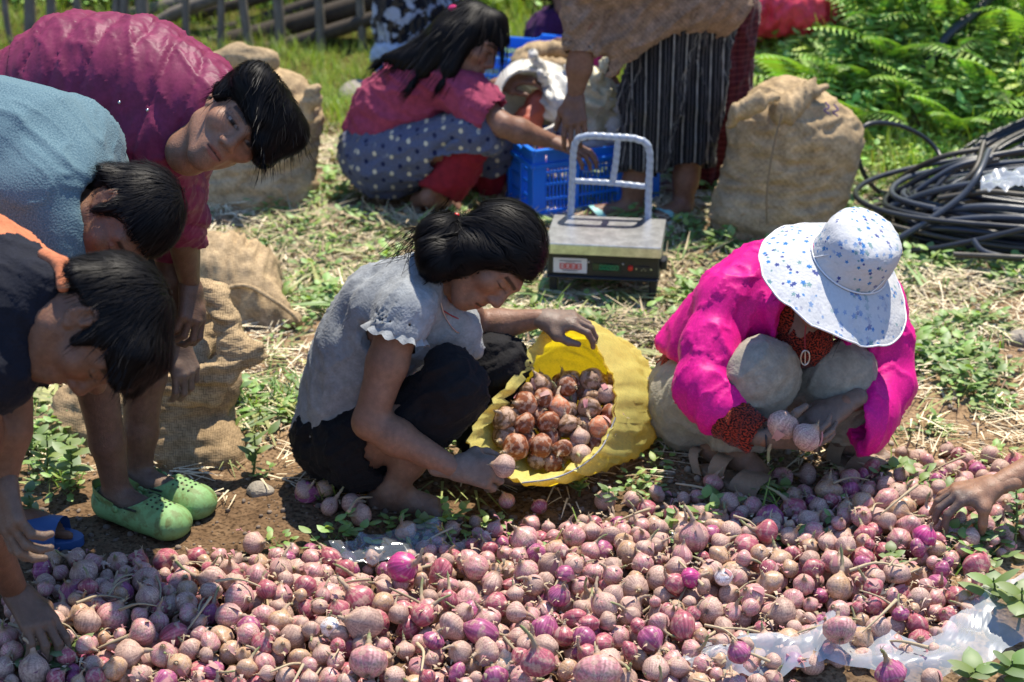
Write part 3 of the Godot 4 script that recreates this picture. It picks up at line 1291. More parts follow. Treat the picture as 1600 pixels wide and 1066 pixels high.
func make_litter() -> void:
	# dry onion tops and straw left on the field
	var stem := Geo.new()
	for k in 5:
		strap(stem, Vector3(rnd(-0.03, 0.03), 0.002 * k, rnd(-0.03, 0.03)), Basis(Vector3.UP, rnd(-0.7, 0.7)) * Basis(Vector3.RIGHT, PI * 0.5 - 0.06), rnd(0.05, 0.12), rnd(0.0016, 0.0035), rnd(-0.15, 0.35), Color.WHITE, 3, rnd(-1.5, 1.5))
	var wheres := []
	var tints := []
	for k in 15000:
		var d := rnd(4.35, 7.6)
		var x := rnd(-1.0, 1.0) * (d * 0.29 + 0.1)
		var thick := 0.5 + 0.9 * bump.get_noise_2d(x * 1.3 + 40.0, d * 1.3)
		var keep := smoothstep(4.35, 5.2, d) * thick + 0.05
		if x > 0.9 and d < 5.3:
			keep *= 0.5
		if rng.randf() > keep:
			continue
		var s := rnd(0.6, 1.25)
		wheres.push_back(Transform3D((Basis(Vector3.UP, rnd(0, TAU)) * Basis(Vector3.RIGHT, rnd(-0.25, 0.25))).scaled(Vector3(s, s, s)), Vector3(x, land(x, d) + rnd(0.004, 0.022), -d)))
		var q := rnd(0.7, 1.25)
		var c := Color(0.66, 0.55, 0.36) if rng.randf() < 0.76 else (Color(0.24, 0.27, 0.09) if rng.randf() < 0.6 else Color(0.24, 0.15, 0.09))
		tints.push_back(Color(c.r * q, c.g * q, c.b * q))
	many("straw_litter", stem.mesh(), mats.dry, wheres, tints, "dry straw and withered onion tops strewn over the soil", "straw")
	var leaf := Geo.new()
	for k in 3:
		strap(leaf, Vector3(rnd(-0.03, 0.03), 0.004, rnd(-0.03, 0.03)), Basis(Vector3.UP, rnd(-0.6, 0.6)) * Basis(Vector3.RIGHT, PI * 0.5 - 0.12), rnd(0.12, 0.26), rnd(0.005, 0.009), rnd(0.0, 0.3), Color.WHITE, 5, rnd(-1.0, 1.0))
	wheres = []
	tints = []
	for k in 1500:
		var d := rnd(4.7, 7.3)
		var x := rnd(-1.0, 1.0) * (d * 0.29)
		if rng.randf() > 0.35 + 0.8 * bump.get_noise_2d(x * 1.3 + 40.0, d * 1.3) or (x > 0.9 and d < 5.6):
			continue
		var s := rnd(0.6, 1.3)
		wheres.push_back(Transform3D((Basis(Vector3.UP, rnd(0, TAU)) * Basis(Vector3.RIGHT, rnd(-0.2, 0.1))).scaled(Vector3(s, s, s)), Vector3(x, land(x, d) + rnd(0.006, 0.03), -d)))
		var q := rnd(0.7, 1.3)
		var c := Color(0.40, 0.40, 0.16) if rng.randf() < 0.55 else Color(0.17, 0.27, 0.07)
		tints.push_back(Color(c.r * q, c.g * q, c.b * q))
	many("onion_leaf_litter", leaf.mesh(), mats.leaf, wheres, tints, "cut green and yellow onion leaves lying on the field", "leaves")
	# clods and crumbs of soil
	var lump := Geo.new()
	lump.ball(Vector3.ZERO, Vector3(0.012, 0.008, 0.011), Basis.IDENTITY, 4)
	wheres = []
	tints = []
	for k in 7000:
		var d := rnd(3.9, 6.8)
		var x := rnd(-1.0, 1.0) * (d * 0.29)
		var s := 0.18 + 0.9 * pow(rng.randf(), 4.0)
		wheres.push_back(Transform3D(Basis(Vector3(rnd(-1, 1), 1, rnd(-1, 1)).normalized(), rnd(0, TAU)).scaled(Vector3(s, s * rnd(0.6, 1.1), s * rnd(0.7, 1.3))), Vector3(x, land(x, d) + 0.003 * s, -d)))
		var c := earth(x, d)
		var q := rnd(0.24, 0.46)
		tints.push_back(Color(c.r * q, c.g * q * 0.86, c.b * q * 0.72))
	many("soil_crumbs", lump.mesh(), mats.dry, wheres, tints, "loose crumbs and clods of brown soil", "soil")
	# heaps of withered onion tops
	var heaps := [[Vector3(0.364, 0.042, -5.45), 0.20, 0.09, "small heap of withered onion tops in front of the platform scale"], [Vector3(-0.667, 0.075, -6.3), 0.42, 0.10, "wide heap of dry onion tops left of the woman in the grey blouse"],
		[Vector3(-0.358, 0.092, -6.35), 0.20, 0.06, "low heap of dry tops beside the bare foot of the woman in dotted cloth"], [Vector3(-0.7, 0.03, -5.95), 0.30, 0.05, "flat scatter of straw behind the lying burlap sack"], [Vector3(0.599, 0.011, -6), 0.25, 0.05, "thin pile of onion straw right of the platform scale"]]
	for h in heaps:
		var g := Geo.new()
		var c: Vector3 = ground_at(h[0])
		for k in 420:
			var a := rnd(0, TAU)
			var r := sqrt(rng.randf()) * float(h[1])
			var y: float = float(h[2]) * (1.0 - pow(r / float(h[1]), 1.6)) * rnd(0.2, 1.0)
			var q := rnd(0.55, 1.15)
			var col := Color(0.42 * q, 0.33 * q, 0.19 * q) if rng.randf() < 0.8 else Color(0.22 * q, 0.28 * q, 0.08 * q)
			strap(g, c + Vector3(cos(a) * r, y, sin(a) * r * 0.8), turned(rnd(0, TAU), rnd(1.1, 1.75)), rnd(0.05, 0.16), rnd(0.002, 0.005), rnd(-0.3, 0.8), col, 4, rnd(-2, 2))
		tag(put("straw_heap", g, mats.dry), h[3], "straw heap", "", "stuff")
	# stones that can be told apart
	var stones := [[Vector3(0.388, 0.018, -5.05), 0.03, "flat pale stone on bare soil right of the yellow bag"], [Vector3(1.271, 0.01, -5.35), 0.035, "whitish stone on the bare soil right of the woman in the pink jacket"], [Vector3(1.363, -0.025, -5.1), 0.02, "small grey stone on the brown soil at the right"],
		[Vector3(-0.645, -0.033, -4.4), 0.03, "tan flat stone between the green clogs and the barefoot woman"], [Vector3(-1.311, -0.017, -4.95), 0.025, "small stone on the soil left of the open burlap sack"], [Vector3(1.557, 0.01, -5.45), 0.045, "stone at the right edge of the field"], [Vector3(-0.669, -0.03, -8.1), 0.09, "rounded brown boulder behind the woman in the rose tee"]]
	for s in stones:
		var g := Geo.new()
		var r: float = s[1]
		var soft := Soft.new()
		for k in 5:
			soft.ball(ground_at(s[0]) + Vector3(rnd(-0.5, 0.5), rnd(0.0, 0.3), rnd(-0.5, 0.5)) * r, Vector3(r * rnd(0.5, 0.9), r * rnd(0.35, 0.6), r * rnd(0.5, 0.9)), Basis(Vector3.UP, rnd(0, 3)), r * 0.3)
		soft.solve(r * 0.14).into(g)
		tag(put("stone", g, mats.stone), s[2], "stone")


func make_weeds() -> void:
	var shapes := [weed_shape(16, 0.07, 0.05, 0.032), weed_shape(24, 0.11, 0.07, 0.04), weed_shape(12, 0.05, 0.04, 0.024), grass_shape(10, 0.09, 0.03)]
	for q in 4:
		var wheres := []
		var tints := []
		for k in 900:
			var d := rnd(4.0, 7.3)
			var x := rnd(-1.0, 1.0) * (d * 0.29)
			var thick := bump.get_noise_2d(x * 1.9 - 17.0, d * 1.9)
			var lots := thick > 0.17
			if d < 4.55 and x > -1.15:
				lots = thick > 0.36
			if x > -1.12 and x < -0.7 and d < 4.5:
				continue
			if x > 0.95 and d < 5.6:
				lots = thick > 0.17
			if not lots and rng.randf() > 0.05:
				continue
			var s := rnd(0.6, 1.2)
			wheres.push_back(Transform3D(Basis(Vector3.UP, rnd(0, TAU)).scaled(Vector3(s, s, s)), Vector3(x, land(x, d) + 0.002, -d)))
			var g := rnd(0.8, 1.3)
			tints.push_back(Color(g, g, g * 0.9))
		many("ground_weeds", shapes[q].mesh(), mats.leaf, wheres, tints, ["low oval leaved weeds in patches on the soil", "broader rosette weeds in patches on the soil", "tiny seedlings sprouting on the soil", "short grass blades in the soil"][q], "weeds")
	leafy_weed(Vector3(-1.145, 0, -4.414), 0.15, 0.075, 5, "leafy green weed beside the heel of the green clogs")
	leafy_weed(Vector3(-1.22, 0, -4.472), 0.13, 0.06, 4, "bushy weed between the blue slipper and the open sack")
	leafy_weed(Vector3(-1.188, 0, -4.185), 0.13, 0.05, 5, "tall weed next to the blue slipper at the left edge")
	leafy_weed(Vector3(-0.975, 0, -3.561), 0.09, 0.085, 3, "broad leaved light green weed at the bottom left by the reaching hand")
	leafy_weed(Vector3(-1.022, 0, -3.526), 0.07, 0.08, 3, "second broad leaved weed at the bottom left corner")
	leafy_weed(Vector3(-0.221, 0, -4.176), 0.05, 0.045, 4, "weed sprouting by the toes of the barefoot woman")
	leafy_weed(Vector3(-0.259, 0, -4.303), 0.04, 0.035, 4, "small weed under the barefoot woman's shin")
	leafy_weed(Vector3(0.679, 0, -4.354), 0.06, 0.05, 5, "bright weed in the onions in front of the sandals")
	leafy_weed(Vector3(0.64, 0, -4.372), 0.05, 0.045, 5, "low weed next to the left sandal at the onion edge")
	leafy_weed(Vector3(0.91, 0, -3.966), 0.07, 0.05, 5, "weed growing up through the onions at the right")
	leafy_weed(Vector3(1.108, 0, -3.806), 0.10, 0.085, 4, "large leaved weed by the clear sheet at the right edge")
	leafy_weed(Vector3(1.143, 0, -3.737), 0.12, 0.09, 4, "broad weed beside the folded clear sheet in the corner")
	leafy_weed(Vector3(1.071, 0, -3.526), 0.06, 0.085, 4, "round leaved weed in the bottom right corner")
	leafy_weed(Vector3(0.994, 0, -3.521), 0.05, 0.075, 4, "low weed below the clear sheet at the bottom right")
	leafy_weed(Vector3(1.224, 0, -4.105), 0.16, 0.03, 8, "thin tall weed below the reaching hand at the right edge")
	leafy_weed(Vector3(0.173, 0, -4.389), 0.05, 0.04, 4, "weed at the bottom edge of the yellow bag")
	leafy_weed(Vector3(0.236, 0, -4.32), 0.05, 0.04, 4, "dark weed right of the yellow bag")
	leafy_weed(Vector3(-0.786, 0, -4.913), 0.12, 0.06, 4, "weed behind the open burlap sack")
	leafy_weed(Vector3(-0.68, 0, -4.498), 0.12, 0.055, 4, "weed growing right of the open burlap sack")
	leafy_weed(Vector3(1.028, 0, -6.278), 0.10, 0.05, 3, "weed at the foot of the tall burlap sack")


# ---------- sacks ----------

func lumps(s: int, amount: float, wrinkle: float, along := Vector3.UP) -> Callable:
	var n1 := noise(s, 9.0, 2)
	var n2 := noise(s + 1, 5.0, 3)
	return func(p: Vector3, _n: Vector3) -> float:
		var q: Vector3 = p - along * p.dot(along)
		var w: float = 1.0 - absf(n2.get_noise_3dv(q * 0.7 + along * p.dot(along) * 3.2)) * 2.0
		return n1.get_noise_3dv(p) * amount + (w - 0.5) * wrinkle


func rope(called: String, pts: Array, r: float, m: Material, parent: Node) -> MeshInstance3D:
	var g := Geo.new()
	g.tube(smooth_path(pts, 6), PackedFloat32Array([r]), 6)
	return put(called, g, m, parent)


func sack(at: Vector3, body: Soft, size: float, m: Material, label: String, push: Callable, group := "burlap sacks of onions") -> Node3D:
	var o := thing("burlap_sack", at, label, "sack", group)
	var g := Geo.new()
	body.solve(size).into(g, push)
	put("bag", g, m, o)
	return o


func make_sacks() -> void:
	# tall sack on the right
	var b := Soft.new()
	var view := Vector3(0, 0.391, 0.92)
	b.cap(Vector3(0.91, 0.08, -6.42), Vector3(0.96, 0.361, -6.42), 0.195, 0.185, 0.05, view, 0.85)
	b.cap(Vector3(0.807, 0.065, -6.36), Vector3(1.021, 0.053, -6.36), 0.10, 0.10, 0.08)
	b.cap(Vector3(0.852, 0.379, -6.4), Vector3(1.122, 0.361, -6.42), 0.095, 0.085, 0.06)
	b.cap(Vector3(1.115, 0.304, -6.42), Vector3(1.098, 0.17, -6.4), 0.09, 0.09, 0.08)
	var o := sack(Vector3(0.908, 0, -6.33), b, 0.012, mats.burlap, "tall full burlap sack with a folded mouth, right of the striped trousers", lumps(31, 0.009, 0.017))
	var fold := Soft.new()
	fold.chain([Vector3(0.734, 0.437, -6.25), Vector3(0.769, 0.492, -6.23), Vector3(0.824, 0.528, -6.22), Vector3(0.885, 0.531, -6.25)], [0.016, 0.028, 0.028, 0.014], 0.02)
	fold.chain([Vector3(0.923, 0.472, -6.3), Vector3(0.997, 0.519, -6.34), Vector3(1.032, 0.563, -6.36)], [0.055, 0.030, 0.010], 0.03)
	fold.chain([Vector3(0.998, 0.51, -6.34), Vector3(1.073, 0.536, -6.36)], [0.03, 0.010], 0.02)
	var g := Geo.new()
	fold.solve(0.008).into(g, lumps(32, 0.006, 0.012, Vector3.RIGHT))
	put("folded_mouth", g, mats.burlap, o)
	rope("seam", [Vector3(0.903, 0.486, -6.205), Vector3(0.884, 0.409, -6.19), Vector3(0.869, 0.311, -6.18), Vector3(0.863, 0.199, -6.175), Vector3(0.872, 0.102, -6.19)], 0.0035, mats.seam, o)
	for k in 2:
		rope("print_mark", [Vector3(1.06, 0.502, -6.29) + Vector3(0.03 * k, -0.008 * k, 0), Vector3(1.071, 0.49, -6.27) + Vector3(0.03 * k, -0.008 * k, 0), Vector3(1.054, 0.482, -6.265) + Vector3(0.03 * k, -0.008 * k, 0), Vector3(1.071, 0.47, -6.26) + Vector3(0.03 * k, -0.008 * k, 0)], 0.003, mats.ink, o)
	# sack behind the boys
	b = Soft.new()
	b.cap(Vector3(-0.945, 0.066, -6.75), Vector3(-0.874, 0.298, -6.75), 0.20, 0.18, 0.05, view, 0.85)
	b.cap(Vector3(-1.059, 0.02, -6.7), Vector3(-0.846, 0.045, -6.7), 0.12, 0.12, 0.08)
	b.cap(Vector3(-1.067, 0.394, -6.75), Vector3(-0.837, 0.358, -6.75), 0.11, 0.10, 0.08)
	o = sack(Vector3(-0.942, 0, -6.602), b, 0.013, mats.burlap, "upright burlap sack behind the head of the boy in the maroon jacket", lumps(33, 0.009, 0.018))
	fold = Soft.new()
	fold.chain([Vector3(-0.735, 0.365, -6.62), Vector3(-0.71, 0.431, -6.62), Vector3(-0.69, 0.459, -6.62)], [0.035, 0.03, 0.016], 0.02)
	fold.chain([Vector3(-1.071, 0.531, -6.68), Vector3(-0.976, 0.56, -6.66), Vector3(-0.863, 0.546, -6.66)], [0.04, 0.045, 0.04], 0.03)
	g = Geo.new()
	fold.solve(0.009).into(g, lumps(34, 0.006, 0.010))
	put("tied_ear", g, mats.burlap, o)
	# sack lying on its side
	b = Soft.new()
	b.cap(Vector3(-1.133, 0.029, -5.75), Vector3(-0.883, 0.089, -5.68), 0.16, 0.15, 0.05, Vector3.UP, 0.95)
	b.cap(Vector3(-0.93, 0.119, -5.66), Vector3(-0.716, 0.03, -5.52), 0.12, 0.030, 0.06)
	b.cap(Vector3(-0.969, -0.009, -5.6), Vector3(-0.745, 0.01, -5.5), 0.08, 0.03, 0.06)
	b.cap(Vector3(-0.901, 0.12, -5.6), Vector3(-0.669, 0.027, -5.49), 0.085, 0.014, 0.05)
	o = sack(Vector3(-0.85, 0, -5.463), b, 0.011, mats.burlap, "full burlap sack lying on its side behind the open sack", lumps(35, 0.010, 0.016, Vector3.RIGHT))
	rope("seam", [Vector3(-0.896, 0.134, -5.5), Vector3(-0.818, 0.141, -5.51), Vector3(-0.737, 0.11, -5.475), Vector3(-0.678, 0.07, -5.46), Vector3(-0.658, 0.042, -5.46)], 0.007, mats.burlap, o)
	# open sack in front of the boys
	b = Soft.new()
	b.cap(Vector3(-1.202, -0.045, -4.78), Vector3(-0.876, -0.025, -4.72), 0.125, 0.14, 0.06, Vector3.UP, 1.0)
	b.cap(Vector3(-0.967, 0.062, -4.78), Vector3(-0.852, 0.168, -4.76), 0.17, 0.115, 0.07)
	b.cap(Vector3(-1.197, -0.094, -4.72), Vector3(-0.782, -0.018, -4.62), 0.07, 0.075, 0.07)
	b.cap(Vector3(-1.156, 0.069, -4.85), Vector3(-0.969, 0.122, -4.82), 0.09, 0.09, 0.08)
	o = sack(Vector3(-0.936, 0, -4.472), b, 0.011, mats.burlap_dark, "open half filled burlap sack with rolled rim under the boys' hands", lumps(36, 0.008, 0.012))
	fold = Soft.new()
	fold.chain([Vector3(-0.819, 0.45, -4.72), Vector3(-0.78, 0.439, -4.68), Vector3(-0.746, 0.395, -4.62), Vector3(-0.717, 0.339, -4.58), Vector3(-0.746, 0.284, -4.55), Vector3(-0.814, 0.262, -4.55)], [0.022, 0.034, 0.030, 0.032, 0.034, 0.026], 0.025)
	fold.chain([Vector3(-0.827, 0.384, -4.78), Vector3(-0.846, 0.298, -4.72), Vector3(-0.842, 0.258, -4.62)], [0.05, 0.05, 0.04], 0.04, view, 0.5)
	fold.chain([Vector3(-0.721, 0.312, -4.56), Vector3(-0.671, 0.315, -4.57), Vector3(-0.639, 0.302, -4.6)], [0.045, 0.03, 0.012], 0.03, view, 0.6)
	fold.chain([Vector3(-0.883, 0.221, -4.6), Vector3(-0.788, 0.212, -4.58)], [0.06, 0.04], 0.05, view, 0.6)
	g = Geo.new()
	fold.solve(0.008).into(g, lumps(37, 0.006, 0.014))
	put("rolled_rim", g, mats.burlap, o)
	# open sack full of onions behind the crates
	b = Soft.new()
	b.cap(Vector3(0.106, 0.18, -7.75), Vector3(0.212, 0.18, -7.75), 0.13, 0.13, 0.05)
	b.cap(Vector3(0.092, 0.261, -7.7), Vector3(0.25, 0.261, -7.7), 0.085, 0.085, 0.05)
	o = sack(Vector3(0.151, 0, -7.946), b, 0.014, mats.burlap, "open burlap sack of onions behind the white plastic bags", lumps(38, 0.01, 0.016))
	fold = Soft.new()
	fold.chain([Vector3(0.047, 0.304, -7.62), Vector3(0.091, 0.336, -7.62), Vector3(0.156, 0.339, -7.65), Vector3(0.235, 0.325, -7.66), Vector3(0.274, 0.285, -7.66)], [0.025, 0.03, 0.028, 0.03, 0.02], 0.02)
	fold.chain([Vector3(0.039, 0.304, -7.58), Vector3(0.129, 0.293, -7.54), Vector3(0.232, 0.296, -7.55)], [0.03, 0.034, 0.03], 0.02)
	g = Geo.new()
	fold.solve(0.011).into(g, lumps(39, 0.006, 0.012, Vector3.RIGHT))
	put("rolled_rim", g, mats.burlap, o)


# ---------- crates ----------

func crate(at: Vector3, yaw: float, size: Vector3, label: String) -> Node3D:
	var o := thing("plastic_crate", at, label, "crate", "blue plastic crates")
	var b := Basis(Vector3.UP, yaw)
	var w := size.x * 0.5
	var d := size.z * 0.5
	var h := size.y
	var g := Geo.new()
	for sx in [-1.0, 1.0]:
		for sz in [-1.0, 1.0]:
			var c := Geo.new()
			c.box(at + b * Vector3(sx * (w - 0.020), h * 0.5, sz * (d - 0.004)), Vector3(0.050, h - 0.01, 0.012), b)
			c.box(at + b * Vector3(sx * (w - 0.004), h * 0.5, sz * (d - 0.032)), Vector3(0.012, h - 0.012, 0.048), b)
			put("corner_post", c, mats.blue_plastic, o)
	for side in 4:
		var along := b * (Vector3.RIGHT if side < 2 else Vector3.BACK)
		var out := b * (Vector3.BACK if side < 2 else Vector3.RIGHT) * (1.0 if side % 2 == 0 else -1.0)
		var half := w if side < 2 else d
		var off := d if side < 2 else w
		var sb := Basis(along, Vector3.UP, along.cross(Vector3.UP))
		var r := Geo.new()
		# rim, lower in the middle as a grip
		r.box(at + out * (off + 0.004) + Vector3(0, h - 0.062, 0), Vector3(half * 2.0 + 0.012, 0.018, 0.020), sb)
		r.box(at + out * (off - 0.002) + Vector3(0, h - 0.040, 0), Vector3(half * 2.0 - 0.10, 0.036, 0.010), sb)
		for e in [-1.0, 1.0]:
			r.box(at + out * (off + 0.002) + along * e * (half * 0.74) + Vector3(0, h - 0.012, 0), Vector3(half * 0.54, 0.022, 0.018), sb)
			r.box(at + out * off + along * e * (half * 0.40) + Vector3(0, h - 0.026, 0), Vector3(0.05, 0.014, 0.016), sb * Basis(Vector3.BACK, e * 0.45))
		put("rim", r, mats.blue_plastic, o)
		var lattice := Geo.new()
		var n := int(half * 2.0 / 0.017)
		for k in n:
			var x := -half + 0.05 + (half * 2.0 - 0.10) * k / (n - 1)
			lattice.box(at + out * (off - 0.006) + along * x + Vector3(0, h * 0.47, 0), Vector3(0.0055, h * 0.66, 0.006), sb, 0.001)
		for y in [0.13, 0.30, 0.50, 0.66]:
			lattice.box(at + out * (off - 0.0035) + Vector3(0, h * y, 0), Vector3(half * 2.0 - 0.06, 0.010, 0.006), sb, 0.001)
		put("lattice", lattice, mats.blue_plastic, o)
		for x in [-0.34, 0.34]:
			var rib := Geo.new()
			rib.box(at + out * (off + 0.002) + along * x * half + Vector3(0, h * 0.44, 0), Vector3(0.016, h * 0.80, 0.014), sb)
			put("rib", rib, mats.blue_plastic, o)
		var skirt := Geo.new()
		skirt.box(at + out * (off - 0.001) + Vector3(0, 0.022, 0), Vector3(half * 2.0 - 0.03, 0.040, 0.012), sb)
		put("skirt", skirt, mats.blue_plastic, o)
	g.box(at + Vector3(0, 0.012, 0), Vector3(size.x - 0.02, 0.008, size.z - 0.02), b)
	put("floor", g, mats.blue_plastic, o)
	return o


func make_crates() -> void:
	var c := Vector3(0.245, 0.0, -6.785)
	c.y = land(c.x, -c.z)
	crate(c, 0.40, Vector3(0.50, 0.275, 0.33), "blue plastic crate full of onions in front of the woman in the rose tee")
	crate(Vector3(-0.03, land(-0.03, 8.0) - 0.01, -8.0), -0.30, Vector3(0.46, 0.30, 0.36), "empty blue plastic crate standing behind the head of the woman in the rose tee")
	# onions lying in the front crate
	var b := Basis(Vector3.UP, 0.40)
	for k in 26:
		var p := c + b * Vector3(rnd(-0.20, 0.20), 0.20 + rnd(-0.03, 0.02), rnd(-0.12, 0.12))
		onion(p, rnd(0.024, 0.031), pick(["pink", "red", "dusty"]), "onion lying in the front blue crate", "onions in the front crate", true)


# ---------- platform scale ----------

func make_scale() -> void:
	var at := Vector3(0.305, 0.0, -5.84)
	at.y = land(at.x, -at.z)
	var b := Basis(Vector3.UP, -0.13)
	var o := thing("platform_scale", at, "silver topped black platform scale with plastic wrapped handle frame", "scale")
	var w := 0.178
	var d := 0.125
	var put_box := func(called: String, p: Vector3, s: Vector3, m: Material, parent: Node, bevel: float) -> MeshInstance3D:
		var g := Geo.new()
		g.box(at + b * p, s, b, bevel)
		return put(called, g, m, parent)
	for sx in [-1.0, 1.0]:
		for sz in [-1.0, 1.0]:
			var leg: MeshInstance3D = put_box.call("leg", Vector3(sx * (w - 0.018), 0.045, sz * (d - 0.02)), Vector3(0.024, 0.09, 0.024), mats.black_metal, o, 0.003)
			var f := Geo.new()
			f.tube(PackedVector3Array([at + b * Vector3(sx * (w - 0.018), 0.012, sz * (d - 0.02)), at + b * Vector3(sx * (w - 0.018), -0.006, sz * (d - 0.02))]), PackedFloat32Array([0.013, 0.018]), 10)
			put("foot", f, mats.black_metal, leg)
	var housing: MeshInstance3D = put_box.call("housing", Vector3(0, 0.122, 0), Vector3(w * 2.0, 0.075, d * 2.0 - 0.02), mats.black_metal, o, 0.003)
	put_box.call("housing_lip", Vector3(0, 0.165, 0.004), Vector3(w * 2.0 + 0.004, 0.010, d * 2.0), mats.black_metal, o, 0.002)
	put_box.call("lower_lip", Vector3(0, 0.0885, 0.006), Vector3(w * 2.0 + 0.002, 0.007, d * 2.0 - 0.006), mats.black_metal, o, 0.002)
	put_box.call("side_plug", Vector3(w + 0.012, 0.125, d * 0.4), Vector3(0.022, 0.034, 0.05), mats.black_metal, o, 0.004)
	var z := d - 0.010
	var label: MeshInstance3D = put_box.call("label_plate", Vector3(-0.105, 0.126, z + 0.0012), Vector3(0.108, 0.050, 0.0024), mats.white_paper, o, 0.0006)
	for k in 4:
		var s := Geo.new()
		for e in [[0, 0.008, 0.016, 0.003], [0, -0.008, 0.016, 0.003], [-0.0068, 0, 0.003, 0.016], [0.0068, 0, 0.003, 0.016], [0, 0, 0.012, 0.0025]]:
			s.box(at + b * Vector3(-0.130 + 0.0178 * k + e[0], 0.124 + e[1], z + 0.0033), Vector3(e[2], e[3], 0.0012), b, 0.0001)
		put("red_numeral", s, mats.red_print, label)
	for q in [[0.140, 0.070, 0.0035], [0.135, 0.030, 0.002], [0.109, 0.055, 0.002], [0.106, 0.045, 0.0018]]:
		put_box.call("print_line", Vector3(-0.105, q[0] + 0.002, z + 0.0031), Vector3(q[1], q[2], 0.0009), mats.grey_print, label, 0.0001)
	var glass: MeshInstance3D = put_box.call("display", Vector3(0.012, 0.125, z + 0.0015), Vector3(0.090, 0.026, 0.003), mats.display_glass, o, 0.0008)
	for k in 5:
		var s := Geo.new()
		for e in [[0, 0.0065, 0.007, 0.0018], [0, -0.0065, 0.007, 0.0018], [-0.0040, 0.0034, 0.0018, 0.006], [0.0040, 0.0034, 0.0018, 0.006], [-0.0040, -0.0034, 0.0018, 0.006], [0.0040, -0.0034, 0.0018, 0.006]]:
			s.box(at + b * Vector3(-0.006 + 0.0125 * k + e[0], 0.125 + e[1], z + 0.0037), Vector3(e[2], e[3], 0.0008), b, 0.0001)
		put("digit", s, mats.display_digit, glass)
	for q in [[-0.046, 0.140], [0.064, 0.138]]:
		var s := Geo.new()
		s.ball(at + b * Vector3(q[0], q[1], z + 0.001), Vector3(0.0035, 0.0035, 0.0025), b, 6)
		put("screw", s, mats.silver, o)
	var btn := Geo.new()
	btn.tube(PackedVector3Array([at + b * Vector3(0.088, 0.127, z), at + b * Vector3(0.088, 0.127, z + 0.007), at + b * Vector3(0.088, 0.127, z + 0.009)]), PackedFloat32Array([0.009, 0.009, 0.006]), 14)
	put("red_button", btn, mats.red_plastic, o)
	var plug: MeshInstance3D = put_box.call("power_socket", Vector3(0.130, 0.124, z + 0.002), Vector3(0.040, 0.020, 0.005), mats.black_metal, o, 0.003)
	for k in 3:
		put_box.call("pin", Vector3(0.124 + 0.006 * k, 0.122 + (0.005 if k == 1 else 0.0), z + 0.0052), Vector3(0.002, 0.004, 0.0015), mats.silver, plug, 0.0003)
	for sx in [-1.0, 1.0]:
		put_box.call("socket_screw", Vector3(0.130 + sx * 0.0235, 0.124, z + 0.0012), Vector3(0.0055, 0.0055, 0.002), mats.silver, o, 0.001)
	# steel platform: a tray with a turned-down lip
	var g := Geo.new()
	g.box(at + b * Vector3(0, 0.2045, 0), Vector3(w * 2.0 + 0.014, 0.004, d * 2.0 + 0.026), b, 0.0018)
	g.box(at + b * Vector3(0, 0.187, d + 0.0118), Vector3(w * 2.0 + 0.010, 0.031, 0.0024), b, 0.001)
	g.box(at + b * Vector3(0, 0.187, -d - 0.0118), Vector3(w * 2.0 + 0.010, 0.031, 0.0024), b, 0.001)
	for sx in [-1.0, 1.0]:
		g.box(at + b * Vector3(sx * (w + 0.0055), 0.187, 0), Vector3(0.0024, 0.031, d * 2.0 + 0.018), b, 0.001)
	put("steel_platform", g, mats.steel, o)
	# handle frame of tube wound with plastic film
	var frame := Geo.new()
	var bz := -d - 0.024
	var hs := 0.122
	var top := 0.475
	var path := smooth_path([at + b * Vector3(-hs - 0.012, 0.10, bz), at + b * Vector3(-hs - 0.006, 0.30, bz), at + b * Vector3(-hs, top - 0.035, bz), at + b * Vector3(-hs + 0.035, top, bz), at + b * Vector3(0, top + 0.002, bz), at + b * Vector3(hs - 0.035, top - 0.004, bz), at + b * Vector3(hs, top - 0.04, bz), at + b * Vector3(hs + 0.002, 0.30, bz), at + b * Vector3(hs + 0.004, 0.10, bz)], 14)
	wound(frame, path, 0.0105)
	put("handle_frame", frame, mats.wrap, o)
	var cross := Geo.new()
	wound(cross, smooth_path([at + b * Vector3(-hs - 0.006, 0.322, bz), at + b * Vector3(0, 0.320, bz), at + b * Vector3(hs, 0.312, bz)], 12), 0.0085)
	put("cross_bar", cross, mats.wrap, o)
	var mid := Geo.new()
	wound(mid, smooth_path([at + b * Vector3(0.004, 0.318, bz), at + b * Vector3(0.014, 0.39, bz), at + b * Vector3(0.020, top, bz)], 12), 0.0095)
	put("middle_bar", mid, mats.wrap, o)
	var back := Geo.new()
	back.box(at + b * Vector3(0, 0.110, bz + 0.008), Vector3(hs * 2.0 + 0.03, 0.03, 0.02), b)
	put("frame_bracket", back, mats.black_metal, o)


# a tube wound with strips of film: its radius and tone step along a spiral
func wound(g: Geo, path: PackedVector3Array, r: float) -> void:
	var fine_path := smooth_path(Array(path), 2)
	var rows := []
	var x := (fine_path[1] - fine_path[0]).cross(Vector3(0.2, 0.3, 1)).normalized()
	var start := g.v.size()
	var n := fine_path.size()
	var run := 0.0
	var tones := []
	for k in n:
		var d := (fine_path[mini(k + 1, n - 1)] - fine_path[maxi(k - 1, 0)]).normalized()
		x = (x - d * x.dot(d)).normalized()
		var y := d.cross(x)
		if k > 0:
			run += fine_path[k].distance_to(fine_path[k - 1])
		var row := PackedVector3Array()
		for s in 14:
			var a := TAU * s / 14
			var turn := fposmod(run / 0.026 + a / TAU, 1.0)
			row.push_back(fine_path[k] + (x * cos(a) + y * sin(a)) * (r + 0.0022 * turn))
			tones.push_back(0.78 + 0.34 * turn)
		tones.push_back(tones[tones.size() - 14])
		rows.push_back(row)
	g.rows(rows, true)
	for k in tones.size():
		var q: float = tones[k]
		g.c[start + k] = Color(q, q, q)


# ---------- pipes ----------

